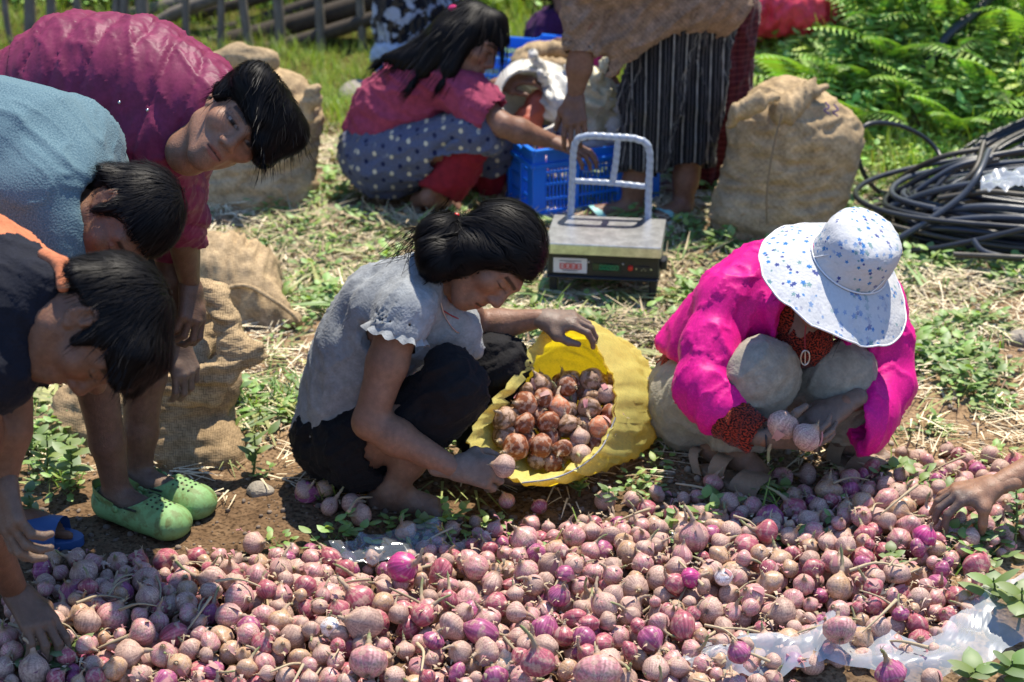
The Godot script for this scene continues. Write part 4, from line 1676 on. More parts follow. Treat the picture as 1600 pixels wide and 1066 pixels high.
func make_pipes() -> void:
	var names := ["pipe", "pipe", "pipe_worn", "pipe_grey", "pipe"]
	# the low bundle: long flat coils lying on the ground
	var low := thing("pipe_coil", Vector3(1.837, 0, -6.151), "low flattened coil bundle of thick black pipe lying on the ground at the right", "pipe coil")
	for k in 44:
		var lay := k / 7
		var j := k % 7
		var a := 1.12 + 0.040 * j + rnd(-0.08, 0.03)
		var dd := 0.26 + 0.035 * j + rnd(-0.02, 0.02)
		var c := Vector3(2.62 + rnd(-0.06, 0.06), 0.018 + 0.029 * lay, -6.35 + rnd(-0.03, 0.03))
		var pts := []
		for s in 14:
			var t := TAU * s / 14
			pts.push_back(c + Vector3(cos(t) * a, rnd(-0.012, 0.018) + 0.02 * cos(t), sin(t) * dd))
		var g := Geo.new()
		g.tube(smooth_path(pts, 5, true), PackedFloat32Array([rnd(0.008, 0.0125)]), 8, false, true)
		put("loop", g, mats[pick(names)], low)
	var high := thing("pipe_coil", Vector3(2.019, 0.104, -6.9), "upper round coil of thin black pipe resting on the low bundle", "pipe coil")
	for k in 22:
		var a := 0.62 + 0.020 * (k % 7) + rnd(-0.03, 0.02)
		var c := Vector3(2.336, 0.262, -6.75) + Vector3(rnd(-0.03, 0.03), 0.020 * (k / 4) - 0.10 + rnd(-0.01, 0.01), rnd(-0.05, 0.05))
		var lean := Basis(Vector3.RIGHT, 0.16) * Basis(Vector3.BACK, 0.24)
		var pts := []
		for s in 12:
			var t := TAU * s / 12
			pts.push_back(c + lean * Vector3(cos(t) * a, rnd(-0.01, 0.01), sin(t) * a * 0.5))
		var g := Geo.new()
		g.tube(smooth_path(pts, 5, true), PackedFloat32Array([rnd(0.007, 0.010)]), 8, false, true)
		put("loop", g, mats[pick(names)], high)
	var loose := thing("loose_pipes", Vector3(1.368, 0, -6.213), "loose black and grey pipe ends fanning out left of the coils", "pipes")
	var runs := [
		[[Vector3(1.253, 0.073, -6.35), Vector3(1.372, 0.152, -6.3), Vector3(1.503, 0.225, -6.22), Vector3(1.72, 0.28, -6.15), Vector3(1.875, 0.314, -6.1)], 0.015, "pipe_grey"],
		[[Vector3(1.285, 0.058, -6.12), Vector3(1.404, 0.138, -6.12), Vector3(1.521, 0.219, -6.15), Vector3(1.581, 0.282, -6.2), Vector3(1.644, 0.314, -6.35)], 0.014, "pipe_grey"],
		[[Vector3(1.302, 0.021, -6.15), Vector3(1.396, 0.061, -6.05), Vector3(1.526, 0.116, -5.98), Vector3(1.682, 0.169, -5.95), Vector3(1.867, 0.209, -5.95)], 0.013, "pipe"],
		[[Vector3(1.33, 0.059, -6.25), Vector3(1.444, 0.118, -6.1), Vector3(1.621, 0.125, -6.03), Vector3(1.87, 0.12, -6)], 0.016, "pipe"],
		[[Vector3(1.384, 0.05, -6.65), Vector3(1.386, 0.108, -6.6), Vector3(1.44, 0.182, -6.55), Vector3(1.538, 0.248, -6.5), Vector3(1.671, 0.274, -6.5)], 0.013, "pipe_worn"],
		[[Vector3(1.316, 0.077, -6.45), Vector3(1.368, 0.129, -6.45), Vector3(1.458, 0.205, -6.42), Vector3(1.583, 0.259, -6.4), Vector3(1.793, 0.283, -6.45)], 0.014, "pipe"],
		[[Vector3(1.297, 0.063, -6.4), Vector3(1.409, 0.153, -6.38), Vector3(1.536, 0.242, -6.38), Vector3(1.671, 0.273, -6.4)], 0.012, "pipe_grey"],
		[[Vector3(1.343, 0.069, -6.35), Vector3(1.462, 0.138, -6.3), Vector3(1.584, 0.249, -6.3), Vector3(1.651, 0.313, -6.45)], 0.012, "pipe_worn"],
		[[Vector3(1.369, 0.075, -6.3), Vector3(1.472, 0.15, -6.25), Vector3(1.586, 0.223, -6.2), Vector3(1.797, 0.247, -6.1)], 0.012, "pipe_worn"],
		[[Vector3(1.42, 0.11, -6.3), Vector3(1.479, 0.186, -6.35), Vector3(1.563, 0.235, -6.4), Vector3(1.707, 0.247, -6.45)], 0.012, "pipe"],
		[[Vector3(1.45, 0.19, -6.2), Vector3(1.596, 0.23, -6.15), Vector3(1.712, 0.236, -6.1), Vector3(1.891, 0.242, -6.05)], 0.013, "pipe_worn"],
		[[Vector3(1.436, 0.151, -6.18), Vector3(1.588, 0.195, -6.1), Vector3(1.746, 0.201, -6.05), Vector3(1.901, 0.214, -6)], 0.016, "pipe_grey"],
		[[Vector3(1.46, 0.138, -6.12), Vector3(1.602, 0.171, -6.06), Vector3(1.778, 0.185, -6)], 0.014, "pipe_grey"],
		[[Vector3(1.459, 0.08, -5.95), Vector3(1.557, 0.086, -5.92), Vector3(1.721, 0.085, -5.9)], 0.012, "pipe_worn"],
		[[Vector3(1.523, 0.124, -5.97), Vector3(1.57, 0.091, -5.93), Vector3(1.765, 0.067, -5.9)], 0.013, "pipe_grey"]]
	for r in runs:
		var g := Geo.new()
		g.tube(smooth_path(r[0], 9), PackedFloat32Array([r[1] * 0.8]), 10)
		put("pipe", g, mats[r[2]], loose)
	var hoop := Geo.new()
	hoop.tube(smooth_path([Vector3(1.402, 0.023, -6.75), Vector3(1.347, 0.043, -6.72), Vector3(1.287, 0.114, -6.7), Vector3(1.252, 0.212, -6.7), Vector3(1.265, 0.273, -6.72), Vector3(1.32, 0.293, -6.75), Vector3(1.42, 0.269, -6.8), Vector3(1.519, 0.214, -6.85), Vector3(1.575, 0.165, -6.85), Vector3(1.596, 0.136, -6.8), Vector3(1.65, 0.108, -6.75)], 8), PackedFloat32Array([0.0095]), 8)
	tag(put("hose", hoop, mats.pipe), "thin black hose bent into a big loop between sack and coils", "hose")
	var up := Geo.new()
	up.tube(smooth_path([Vector3(1.646, 0.196, -7.49) + Vector3(0, 0.1, 0), Vector3(1.746, 0.217, -7.51) + Vector3(0, 0.22, 0), Vector3(1.821, 0.248, -7.55) + Vector3(0, 0.24, 0), Vector3(1.89, 0.291, -7.61) + Vector3(0, 0.24, 0), Vector3(1.987, 0.363, -7.7) + Vector3(0, 0.22, 0), Vector3(2.112, 0.446, -7.82) + Vector3(0, 0.2, 0)], 8), PackedFloat32Array([0.022]), 8)
	tag(put("hose", up, mats.pipe), "black pipe running up the green bank through the ferns", "hose")
	var rod := Geo.new()
	rod.tube(smooth_path([Vector3(-0.86, -0.052, -8.35), Vector3(-0.669, -0.01, -8.1), Vector3(-0.544, 0.019, -7.9)], 6), PackedFloat32Array([0.016]), 8)
	tag(put("hose", rod, mats.pipe_grey), "grey blue pipe on the grass left of the woman in the rose tee", "hose")
	var film := Geo.new()
	crumpled(film, Vector3(1.568, 0.287, -6.1), Vector3(1.725, 0.319, -6.1), Vector3(1.542, 0.276, -5.98), Vector3(1.704, 0.281, -6), 12, 7, 0.035, 51)
	tag(put("plastic_film", film, mats.sheet_milky), "crumpled clear plastic film lying on the pipe coils", "plastic film")


# a crumpled sheet between four corners
func crumpled(g: Geo, a: Vector3, b: Vector3, c: Vector3, d: Vector3, nu: int, nv: int, amp: float, s: int) -> void:
	var n1 := noise(s, 5.0, 3)
	var rows := []
	for y in nv + 1:
		var row := PackedVector3Array()
		for x in nu + 1:
			var p := a.lerp(b, float(x) / nu).lerp(c.lerp(d, float(x) / nu), float(y) / nv)
			var k := n1.get_noise_3dv(p * 1.6)
			var q := n1.get_noise_3dv(p * 1.6 + Vector3(9, 4, 2))
			row.push_back(p + Vector3(q * amp * 0.6, amp * (1.0 - absf(k) * 2.6), n1.get_noise_3dv(p + Vector3(3, 8, 1)) * amp))
		rows.push_back(row)
	g.rows(rows)


func make_far_things() -> void:
	# red sacks up on the bank
	for q in [[Vector3(1.108, 0.232, -8.22), 0.15, 0.085, "smaller red woven sack lying lower on the bank behind the striped trousers"], [Vector3(1.264, 0.329, -8.08), 0.30, 0.12, "larger lumpy red woven sack lying higher on the bank"]]:
		var s := Soft.new()
		var c: Vector3 = q[0]
		c.y = land(c.x, -c.z) + 0.07
		for k in 5:
			s.ball(c + Vector3((k - 2) * float(q[1]) * 0.42, rnd(-0.02, 0.04) + 0.02 * k, rnd(-0.05, 0.05)), Vector3(q[1] * 0.55, q[2], 0.14), Basis(Vector3.BACK, rnd(-0.4, 0.4)), 0.05)
		var g := Geo.new()
		s.solve(0.016).into(g, lumps(61, 0.01, 0.03, Vector3.RIGHT))
		tag(put("red_sack", g, mats.red_tape), q[3], "sack")
	# white woven bags in and behind the front crate
	var print_at := Vector3(0.106, 0.31, -6.86)
	var w := thing("woven_bag", Vector3(0.036, 0.176, -6.95), "open white woven bag with a rust red print beside the woman in the rose tee", "bag", "woven plastic bags on the crate")
	var g := Geo.new()
	var n1 := noise(71, 5.0, 3)
	var rows := []
	# a slumped open bag: mouth towards the camera, sheet with thickness of folds
	var rim := smooth_path([Vector3(-0.042, 0.404, -6.8), Vector3(0, 0.451, -6.84), Vector3(0.071, 0.449, -6.9), Vector3(0.147, 0.414, -6.94), Vector3(0.19, 0.346, -6.92), Vector3(0.169, 0.283, -6.8), Vector3(0.088, 0.268, -6.72), Vector3(0, 0.299, -6.7), Vector3(-0.037, 0.349, -6.74)], 5, true)
	var mid := Vector3.ZERO
	for p in rim:
		mid += p
	mid /= rim.size()
	for y in 9:
		var t := y / 8.0
		var row := PackedVector3Array()
		for p in rim:
			var s := 1.0 + 0.28 * sin(t * PI) - 0.85 * smoothstep(0.6, 1.0, t)
			var r: Vector3 = mid + (p - mid) * s + Vector3(0.02, -0.05, -0.26) * t
			row.push_back(r + Vector3.ONE * 0.022 * n1.get_noise_3dv(p * 2.0 + Vector3(0, t * 2.0, 0)))
		rows.push_back(row)
	g.rows(rows, true)
	put("bag", g, mats.white_tape, w)
	g = Geo.new()
	g.tube(rim, PackedFloat32Array([0.007]), 6, false, true)
	put("hem", g, mats.white_tape, w)
	g = Geo.new()
	var inner := Soft.new()
	inner.chain([Vector3(0.061, 0.271, -6.84), Vector3(0.107, 0.327, -6.9), Vector3(0.119, 0.346, -6.92)], [0.06, 0.045, 0.012], 0.03, Vector3(0, 0.391, 0.92), 0.5)
	inner.solve(0.011).into(g, lumps(72, 0.006, 0.012))
	put("printed_fold", g, mats.rust_print, w)
	var blobs := [
		["white woven bag crumpled upright in the middle of the crate", [Vector3(0.162, 0.382, -6.95), Vector3(0.19, 0.327, -6.9), Vector3(0.237, 0.268, -6.85)], [0.045, 0.075, 0.07], "white_tape"],
		["cream twisted woven bag under the hand of the person in the brown tunic", [Vector3(0.291, 0.428, -6.8), Vector3(0.316, 0.356, -6.8), Vector3(0.294, 0.283, -6.8)], [0.05, 0.075, 0.08], "cream_tape"],
		["pale woven bag slumped over the right of the crate", [Vector3(0.376, 0.326, -6.82), Vector3(0.365, 0.247, -6.8), Vector3(0.247, 0.236, -6.78)], [0.035, 0.06, 0.05], "white_tape"]]
	for q in blobs.size():
		var s := Soft.new()
		s.chain(blobs[q][1], blobs[q][2], 0.03)
		for k in 7:
			var pts: Array = blobs[q][1]
			var c: Vector3 = pts[k % 3] + Vector3(rnd(-0.05, 0.05), rnd(-0.02, 0.06), rnd(-0.02, 0.05))
			s.cap(c, c + Vector3(rnd(-0.07, 0.07), rnd(-0.03, 0.10), rnd(-0.02, 0.04)), 0.022, 0.010, 0.02)
		g = Geo.new()
		s.solve(0.010).into(g, lumps(80 + q, 0.012, 0.030, Vector3(0.4, 0.8, 0.2).normalized()))
		tag(put("woven_bag", g, mats[blobs[q][3]]), blobs[q][0], "bag", "woven plastic bags on the crate")
	# small bottle on the grass
	var at := Vector3(0.917, 0, -7.87)
	at.y = land(at.x, -at.z)
	var o := thing("water_bottle", at, "small clear plastic bottle lying on the grass left of the tall sack", "bottle")
	g = Geo.new()
	var ax := (Vector3(0.8, 0.55, 0.1)).normalized()
	g.tube(PackedVector3Array([at + Vector3(-0.03, 0.045, 0), at + Vector3(-0.03, 0.045, 0) + ax * 0.01, at + Vector3(-0.03, 0.045, 0) + ax * 0.09, at + Vector3(-0.03, 0.045, 0) + ax * 0.12, at + Vector3(-0.03, 0.045, 0) + ax * 0.135]), PackedFloat32Array([0.030, 0.036, 0.036, 0.016, 0.013]), 14)
	put("bottle_body", g, mats.bottle, o)
	g = Geo.new()
	g.tube(PackedVector3Array([at + Vector3(-0.03, 0.045, 0) + ax * 0.136, at + Vector3(-0.03, 0.045, 0) + ax * 0.155]), PackedFloat32Array([0.015]), 12)
	put("cap", g, mats.white_paper, o)
	g = Geo.new()
	g.tube(PackedVector3Array([at + Vector3(-0.03, 0.045, 0) + ax * 0.025, at + Vector3(-0.03, 0.045, 0) + ax * 0.065]), PackedFloat32Array([0.0372]), 14, false)
	put("wrapper", g, mats.bottle_print, o)


func make_sheets() -> void:
	var g := Geo.new()
	var n1 := noise(91, 2.4, 2)
	# the front edge of the clear ground sheet, rucked up beside the onions
	var near := [Vector3(0.328, 0, -3.479), Vector3(0.455, 0, -3.516), Vector3(0.573, 0, -3.526), Vector3(0.684, 0, -3.571), Vector3(0.762, 0, -3.536), Vector3(0.867, 0, -3.506), Vector3(0.984, 0, -3.541), Vector3(1.085, 0, -3.617), Vector3(1.205, 0, -3.697)]
	var back := [Vector3(0.408, 0, -3.605), Vector3(0.523, 0, -3.63), Vector3(0.624, 0, -3.649), Vector3(0.723, 0, -3.737), Vector3(0.815, 0, -3.683), Vector3(0.907, 0, -3.644), Vector3(1.012, 0, -3.737), Vector3(1.081, 0, -3.849), Vector3(1.214, 0, -3.907)]
	var a := smooth_path(near, 6)
	var b := smooth_path(back, 6)
	var rows := []
	for y in 15:
		var t := y / 14.0
		var row := PackedVector3Array()
		for k in a.size():
			var p := a[k].lerp(b[k], t)
			var q := n1.get_noise_3dv(p * 2.2)
			p.y = 0.008 + 0.040 * sin(t * PI) * (0.6 + 0.9 * q) + 0.022 * (1.0 - absf(n1.get_noise_3dv(p * 2.0 + Vector3(5, 0, 0))) * 2.5) + 0.03 * t * t
			row.push_back(p)
		rows.push_back(row)
	g.rows(rows)
	tag(put("ground_sheet", g, mats.sheet_milky), "rucked clear plastic sheet edging the onions at the bottom right", "plastic sheet")
	var bits := [
		[Vector3(-0.436, 0, -4.011), Vector3(-0.173, 0, -4.137), Vector3(-0.409, 0, -3.966), Vector3(-0.146, 0, -4.027), 0.03, "clear plastic sheet flap sticking out left of the curled purple onion"],
		[Vector3(0.389, 0, -4.099), Vector3(0.533, 0, -4.13), Vector3(0.385, 0, -4.042), Vector3(0.518, 0, -4.067), 0.02, "strip of clear plastic showing between onions in front of the yellow bag"],
		[Vector3(0.794, 0, -3.907), Vector3(0.871, 0, -3.878), Vector3(0.802, 0, -3.82), Vector3(0.878, 0, -3.792), 0.03, "clear plastic scrap poking up by the weed at the right"],
		[Vector3(-0.083, 0, -3.536), Vector3(0.069, 0, -3.521), Vector3(-0.082, 0, -3.491), Vector3(0.068, 0, -3.479), 0.03, "clear plastic edge at the bottom centre of the onions"]]
	for q in bits.size():
		g = Geo.new()
		var up := Vector3(0, 0.05, 0)
		crumpled(g, bits[q][0] + up, bits[q][1] + up, bits[q][2] + up * 0.6, bits[q][3] + up * 0.6, 14, 6, bits[q][4], 95 + q)
		tag(put("plastic_scrap", g, mats.sheet), bits[q][5], "plastic sheet")


func make_yellow_bag() -> void:
	var at := Vector3(0.149, 0, -4.425)
	var o := thing("yellow_bag", at, "yellow woven bag held open by the woman in the grey blouse", "bag")
	var rim := smooth_path([Vector3(0.155, 0.382, -4.62), Vector3(0.208, 0.349, -4.6), Vector3(0.253, 0.276, -4.56), Vector3(0.271, 0.221, -4.5), Vector3(0.245, 0.159, -4.42), Vector3(0.191, 0.126, -4.34), Vector3(0.104, 0.106, -4.28), Vector3(0, 0.116, -4.26), Vector3(-0.103, 0.191, -4.28), Vector3(-0.077, 0.238, -4.36), Vector3(-0.016, 0.275, -4.46), Vector3(0.036, 0.321, -4.56), Vector3(0.092, 0.362, -4.62)], 8, true)
	var n1 := noise(101, 4.0, 3)
	var n2 := noise(102, 9.0, 2)
	var mid := Vector3.ZERO
	for p in rim:
		mid += p
	mid /= rim.size()
	# the cut mouth is not even
	for k in rim.size():
		var e := n2.get_noise_2d(k * 0.045, 3.0)
		rim[k] += (rim[k] - mid).normalized() * 0.012 * e + Vector3(0, 0, 0.010 * n2.get_noise_2d(k * 0.06, 50.0))
	var belly := Vector3(0.222, 0.029, -4.68)
	belly.y = 0.14
	var rows := []
	var steps := 22
	for y in steps + 1:
		var t := float(y) / steps
		var c := mid.lerp(belly, smoothstep(0.0, 0.75, t)) + Vector3(0.07, -0.01, -0.10) * smoothstep(0.55, 1.0, t)
		var swell := 1.0 + 0.10 * sin(minf(1.0, t * 1.25) * PI) - 0.92 * pow(smoothstep(0.62, 1.0, t), 1.6)
		var row := PackedVector3Array()
		for k in rim.size():
			var p := rim[k]
			var r := p - mid
			# the belly is rounder than the mouth
			var round_r := r.normalized() * 0.172
			var q: Vector3 = c + r.lerp(round_r, smoothstep(0.1, 0.7, t)) * swell
			var w := 1.0 - absf(n1.get_noise_3dv(r.normalized() * 1.1 + Vector3(0, 0, t * 0.5))) * 2.0
			var fine_w := 1.0 - absf(n1.get_noise_3dv(r.normalized() * 2.0 + Vector3(t * 1.6, 0, t * 0.9))) * 2.6
			q += (q - c).normalized() * (0.006 * fine_w * smoothstep(0.05, 0.35, t) + 0.012 * w * smoothstep(0.05, 0.45, t) + 0.004 * n2.get_noise_3dv(q)) * (1.0 - 0.6 * smoothstep(0.8, 1.0, t))
			q.y = maxf(q.y, 0.012)
			row.push_back(q)
		rows.push_back(row)
	var g := Geo.new()
	g.rows(rows, true)
	g.cap_row(rows[steps])
	put("bag", g, mats.yellow_tape, o)
	# the inside folds over at the rim
	var hem := Geo.new()
	var hr := []
	for y in 6:
		var t := y / 5.0
		var row := PackedVector3Array()
		for k in rim.size():
			var r := (rim[k] - mid)
			var wob := n1.get_noise_3dv(r.normalized() * 2.5)
			var q: Vector3 = rim[k] - r.normalized() * (0.006 + 0.012 * t + 0.010 * wob * t) + (belly - mid).normalized() * 0.055 * t * (0.7 + 0.8 * wob)
			if y == 0:
				q = rim[k] + r.normalized() * 0.001 - (belly - mid).normalized() * 0.003
			row.push_back(q)
		hr.push_back(row)
	hem.rows(hr, true)
	put("inner_hem", hem, mats.yellow_tape, o)
	rope("thread", [rim[28], rim[32], rim[36], rim[42], rim[48], rim[54]], 0.0022, mats.grey_print, o)
	# brown onions heaped inside, facing the mouth
	var inward := (belly - mid).normalized()
	var spots := []
	for tries in 3500:
		var k := rng.randi() % rim.size()
		var q: Vector3 = mid + (rim[k] - mid) * sqrt(rng.randf()) * 0.80
		if q.y > mid.y + 0.035:
			continue
		var r := rnd(0.026, 0.037)
		var layer := tries / 1200
		var depth := 0.055 + 0.50 * maxf(0.0, q.y - mid.y) + 0.042 * layer
		q += inward * depth
		var ok := true
		for s in spots:
			if (s[0] as Vector3).distance_to(q) < (s[1] + r) * (0.80 if layer == s[2] else 0.62):
				ok = false
				break
		if ok:
			spots.push_back([q, r, layer])
		if spots.size() > 130:
			break
	for s in spots:
		var kind: String = pick(["earth", "rust", "earth", "earth", "orange", "rust", "brown"])
		var q: int = pick([0, 2, 5, 6, 10, 3, 8, 4])
		var high := "high up" if s[0].y > mid.y + 0.02 else ("low down" if s[0].y < mid.y - 0.05 else "halfway up")
		onion(s[0], s[1], kind, "%s %s %s in the yellow bag" % [{"brown": "pale brown onion", "earth": "dark earthy onion", "rust": "rust red onion", "orange": "orange skinned onion", "red": "dark red onion"}[kind], ["with a short bent neck", "", "with a stubby neck", "lying on its side", "with a curled neck", "with hardly any neck", "with a split neck", "", "of broad shape", "", "with a clipped top"][q], high], "onions in the yellow bag", true, q)


# ---------- onions ----------

var bulbs := []   # shape variants: [bulb mesh, neck mesh, root mesh, peel mesh], unit radius, neck along +y
var kinds_of_onion := ["pink", "dusty", "pink", "red", "dusty", "brown", "pink", "tan", "dusty", "purple", "red", "pink", "tan", "dusty", "brown"]


func bulb_rows(tall: float, wide_at: float, s: int, twin := 0.0) -> Array:
	var n1 := noise(s, 0.9, 2)
	var prof := [[0.03, -0.86], [0.16, -0.90], [0.42, -0.84], [0.70, -0.64], [0.90, -0.34], [1.0, 0.0], [0.95, 0.30], [0.80, 0.55], [0.58, 0.75], [0.38, 0.90], [0.25, 1.04], [0.19, 1.18]]
	var rows := []
	for k in range(prof.size() - 1, -1, -1):
		var row := PackedVector3Array()
		for x in 20:
			var a := TAU * x / 20.0
			var r: float = prof[k][0]
			var y: float = (prof[k][1] + wide_at * (1.0 - absf(prof[k][1]))) * tall
			var dirn := Vector3(cos(a), 0, sin(a))
			r *= 1.0 + 0.13 * n1.get_noise_3dv(dirn * 1.3 + Vector3(0, y * 0.8, 0)) + twin * 0.16 * cos(2.0 * a)
			row.push_back(dirn * r + Vector3(0, y, 0))
		rows.push_back(row)
	return rows


func make_bulbs() -> void:
	var spec := [[0.92, 0.0, 0.7], [0.86, 0.05, 1.2], [1.0, -0.04, 0.5], [0.80, 0.0, 0.9], [1.12, 0.05, 1.6], [0.94, 0.0, 0.4], [0.88, -0.06, 2.1], [1.25, 0.0, 0.8], [0.78, 0.04, 1.0], [0.96, 0.0, 1.4], [0.90, 0.0, 0.25], [1.05, -0.05, 2.8]]
	for q in spec.size():
		var sp: Array = spec[q]
		var b := Geo.new()
		var rows := bulb_rows(sp[0], sp[1], 300 + q, 1.0 if q % 4 == 3 else 0.0)
		rows.reverse()
		b.rows(rows, true)
		# uv: v from root to neck
		var top: float = 1.18 * sp[0]
		# withered neck
		var n := Geo.new()
		var path := []
		sp[2] = sp[2] * 0.62
		var bend := Vector3(rnd(-1, 1), 0, rnd(-1, 1)) * 0.6
		for k in 5:
			var t := k / 4.0
			path.push_back(Vector3(0, top - 0.14 + sp[2] * t, 0) + bend * t * t * sp[2] * 0.9)
		var sm := smooth_path(path, 2)
		var rad := PackedFloat32Array()
		for k in sm.size():
			var t := float(k) / sm.size()
			rad.push_back(lerpf(0.23, 0.085, pow(t, 0.6)) * (1.0 + 0.22 * sin(k * 2.3 + q)))
		n.tube(sm, rad, 7)
		for k in n.v.size():
			var t := clampf((n.v[k].y - top + 0.14) / maxf(sp[2], 0.01), 0.0, 1.0)
			var fresh := Color(0.20, 0.24, 0.09) if q % 5 == 1 else Color(0.33, 0.255, 0.16)
			n.c[k] = Color(0.36, 0.23, 0.17).lerp(fresh, t)
		# frayed tip
		for k in 4:
			strap(n, sm[sm.size() - 1] - Vector3(0, 0.05, 0), turned(rnd(0, TAU), rnd(0.0, 0.5)), rnd(0.15, 0.5), 0.05, rnd(-0.6, 0.8), Color(0.40, 0.31, 0.18), 3, 1.0)
		# roots
		var r := Geo.new()
		for k in 16:
			var a := rnd(0, TAU)
			strap(r, Vector3(cos(a), 0, sin(a)) * 0.10 + Vector3(0, -0.86 * sp[0], 0), Basis(Vector3.UP, a) * Basis(Vector3.RIGHT, PI - rnd(0.3, 1.1)), rnd(0.2, 0.5), 0.020, rnd(-1.6, 1.6), Color(0.30, 0.235, 0.15).lerp(Color(0.16, 0.12, 0.08), rng.randf()), 3, 0.6)
		# papery peel coming off the shoulder
		var p := Geo.new()
		for k in 1:
			var a0 := rnd(0, TAU)
			var span := rnd(0.4, 0.7)
			var rr := []
			var col := Color(0.50, 0.33, 0.26).lerp(Color(0.42, 0.14, 0.17), rng.randf() * 0.8)
			p.tint = col
			for y in 4:
				var row := PackedVector3Array()
				var e := 0.15 + 0.35 * y
				for x in 4:
					var a := a0 + span * (x / 3.0 - 0.5)
					var lift := 1.02 + 0.13 * pow(y / 3.0, 2.0) * (0.6 + 0.4 * cos(x * 2.0))
					row.push_back(Vector3(cos(a) * cos(e * 0.9), sin(e * 0.9) * sp[0] + 0.04, sin(a) * cos(e * 0.9)) * lift)
				rr.push_back(row)
			p.rows(rr)
		bulbs.push_back([b.mesh(), n.mesh(), r.mesh(), p.mesh()])


# one onion as a thing of its own: bulb, neck, roots, peel
func onion(at: Vector3, r: float, kind: String, label: String, group: String, roll := false, shape := -1, turn = null) -> Node3D:
	if bulbs.is_empty():
		make_bulbs()
	var q := shape if shape >= 0 else rng.randi() % bulbs.size()
	var o := thing("onion", at, label, "onion", group)
	var b: Basis = turn if turn != null else onion_turn()
	o.basis = b.scaled(Vector3.ONE * r)
	put_mesh("bulb", bulbs[q][0], mats["onion_" + kind], o)
	put_mesh("neck", bulbs[q][1], mats.dry, o)
	put_mesh("roots", bulbs[q][2], mats.dry, o)
	if rng.randf() < 0.55 and kind != "magenta":
		put_mesh("peel", bulbs[q][3], mats.dry, o)
	return o


func onion_turn() -> Basis:
	return Basis(Vector3.UP, rnd(0, TAU)) * Basis(Vector3.RIGHT, rnd(0.3, 2.0)) * Basis(Vector3.UP, rnd(0, TAU))


func inside(p: Vector2, poly: PackedVector2Array) -> bool:
	return Geometry2D.is_point_in_polygon(p, poly)


func flat(a: Array) -> PackedVector2Array:
	var out := PackedVector2Array()
	for p in a:
		out.push_back(Vector2(p.x, p.z))
	return out


# how far a point lies inside the edge of the spread
func rim_gap(p: Vector2, poly: PackedVector2Array) -> float:
	var best := 9.0
	for k in poly.size():
		best = minf(best, p.distance_to(Geometry2D.get_closest_point_to_segment(p, poly[k], poly[(k + 1) % poly.size()])))
	return best


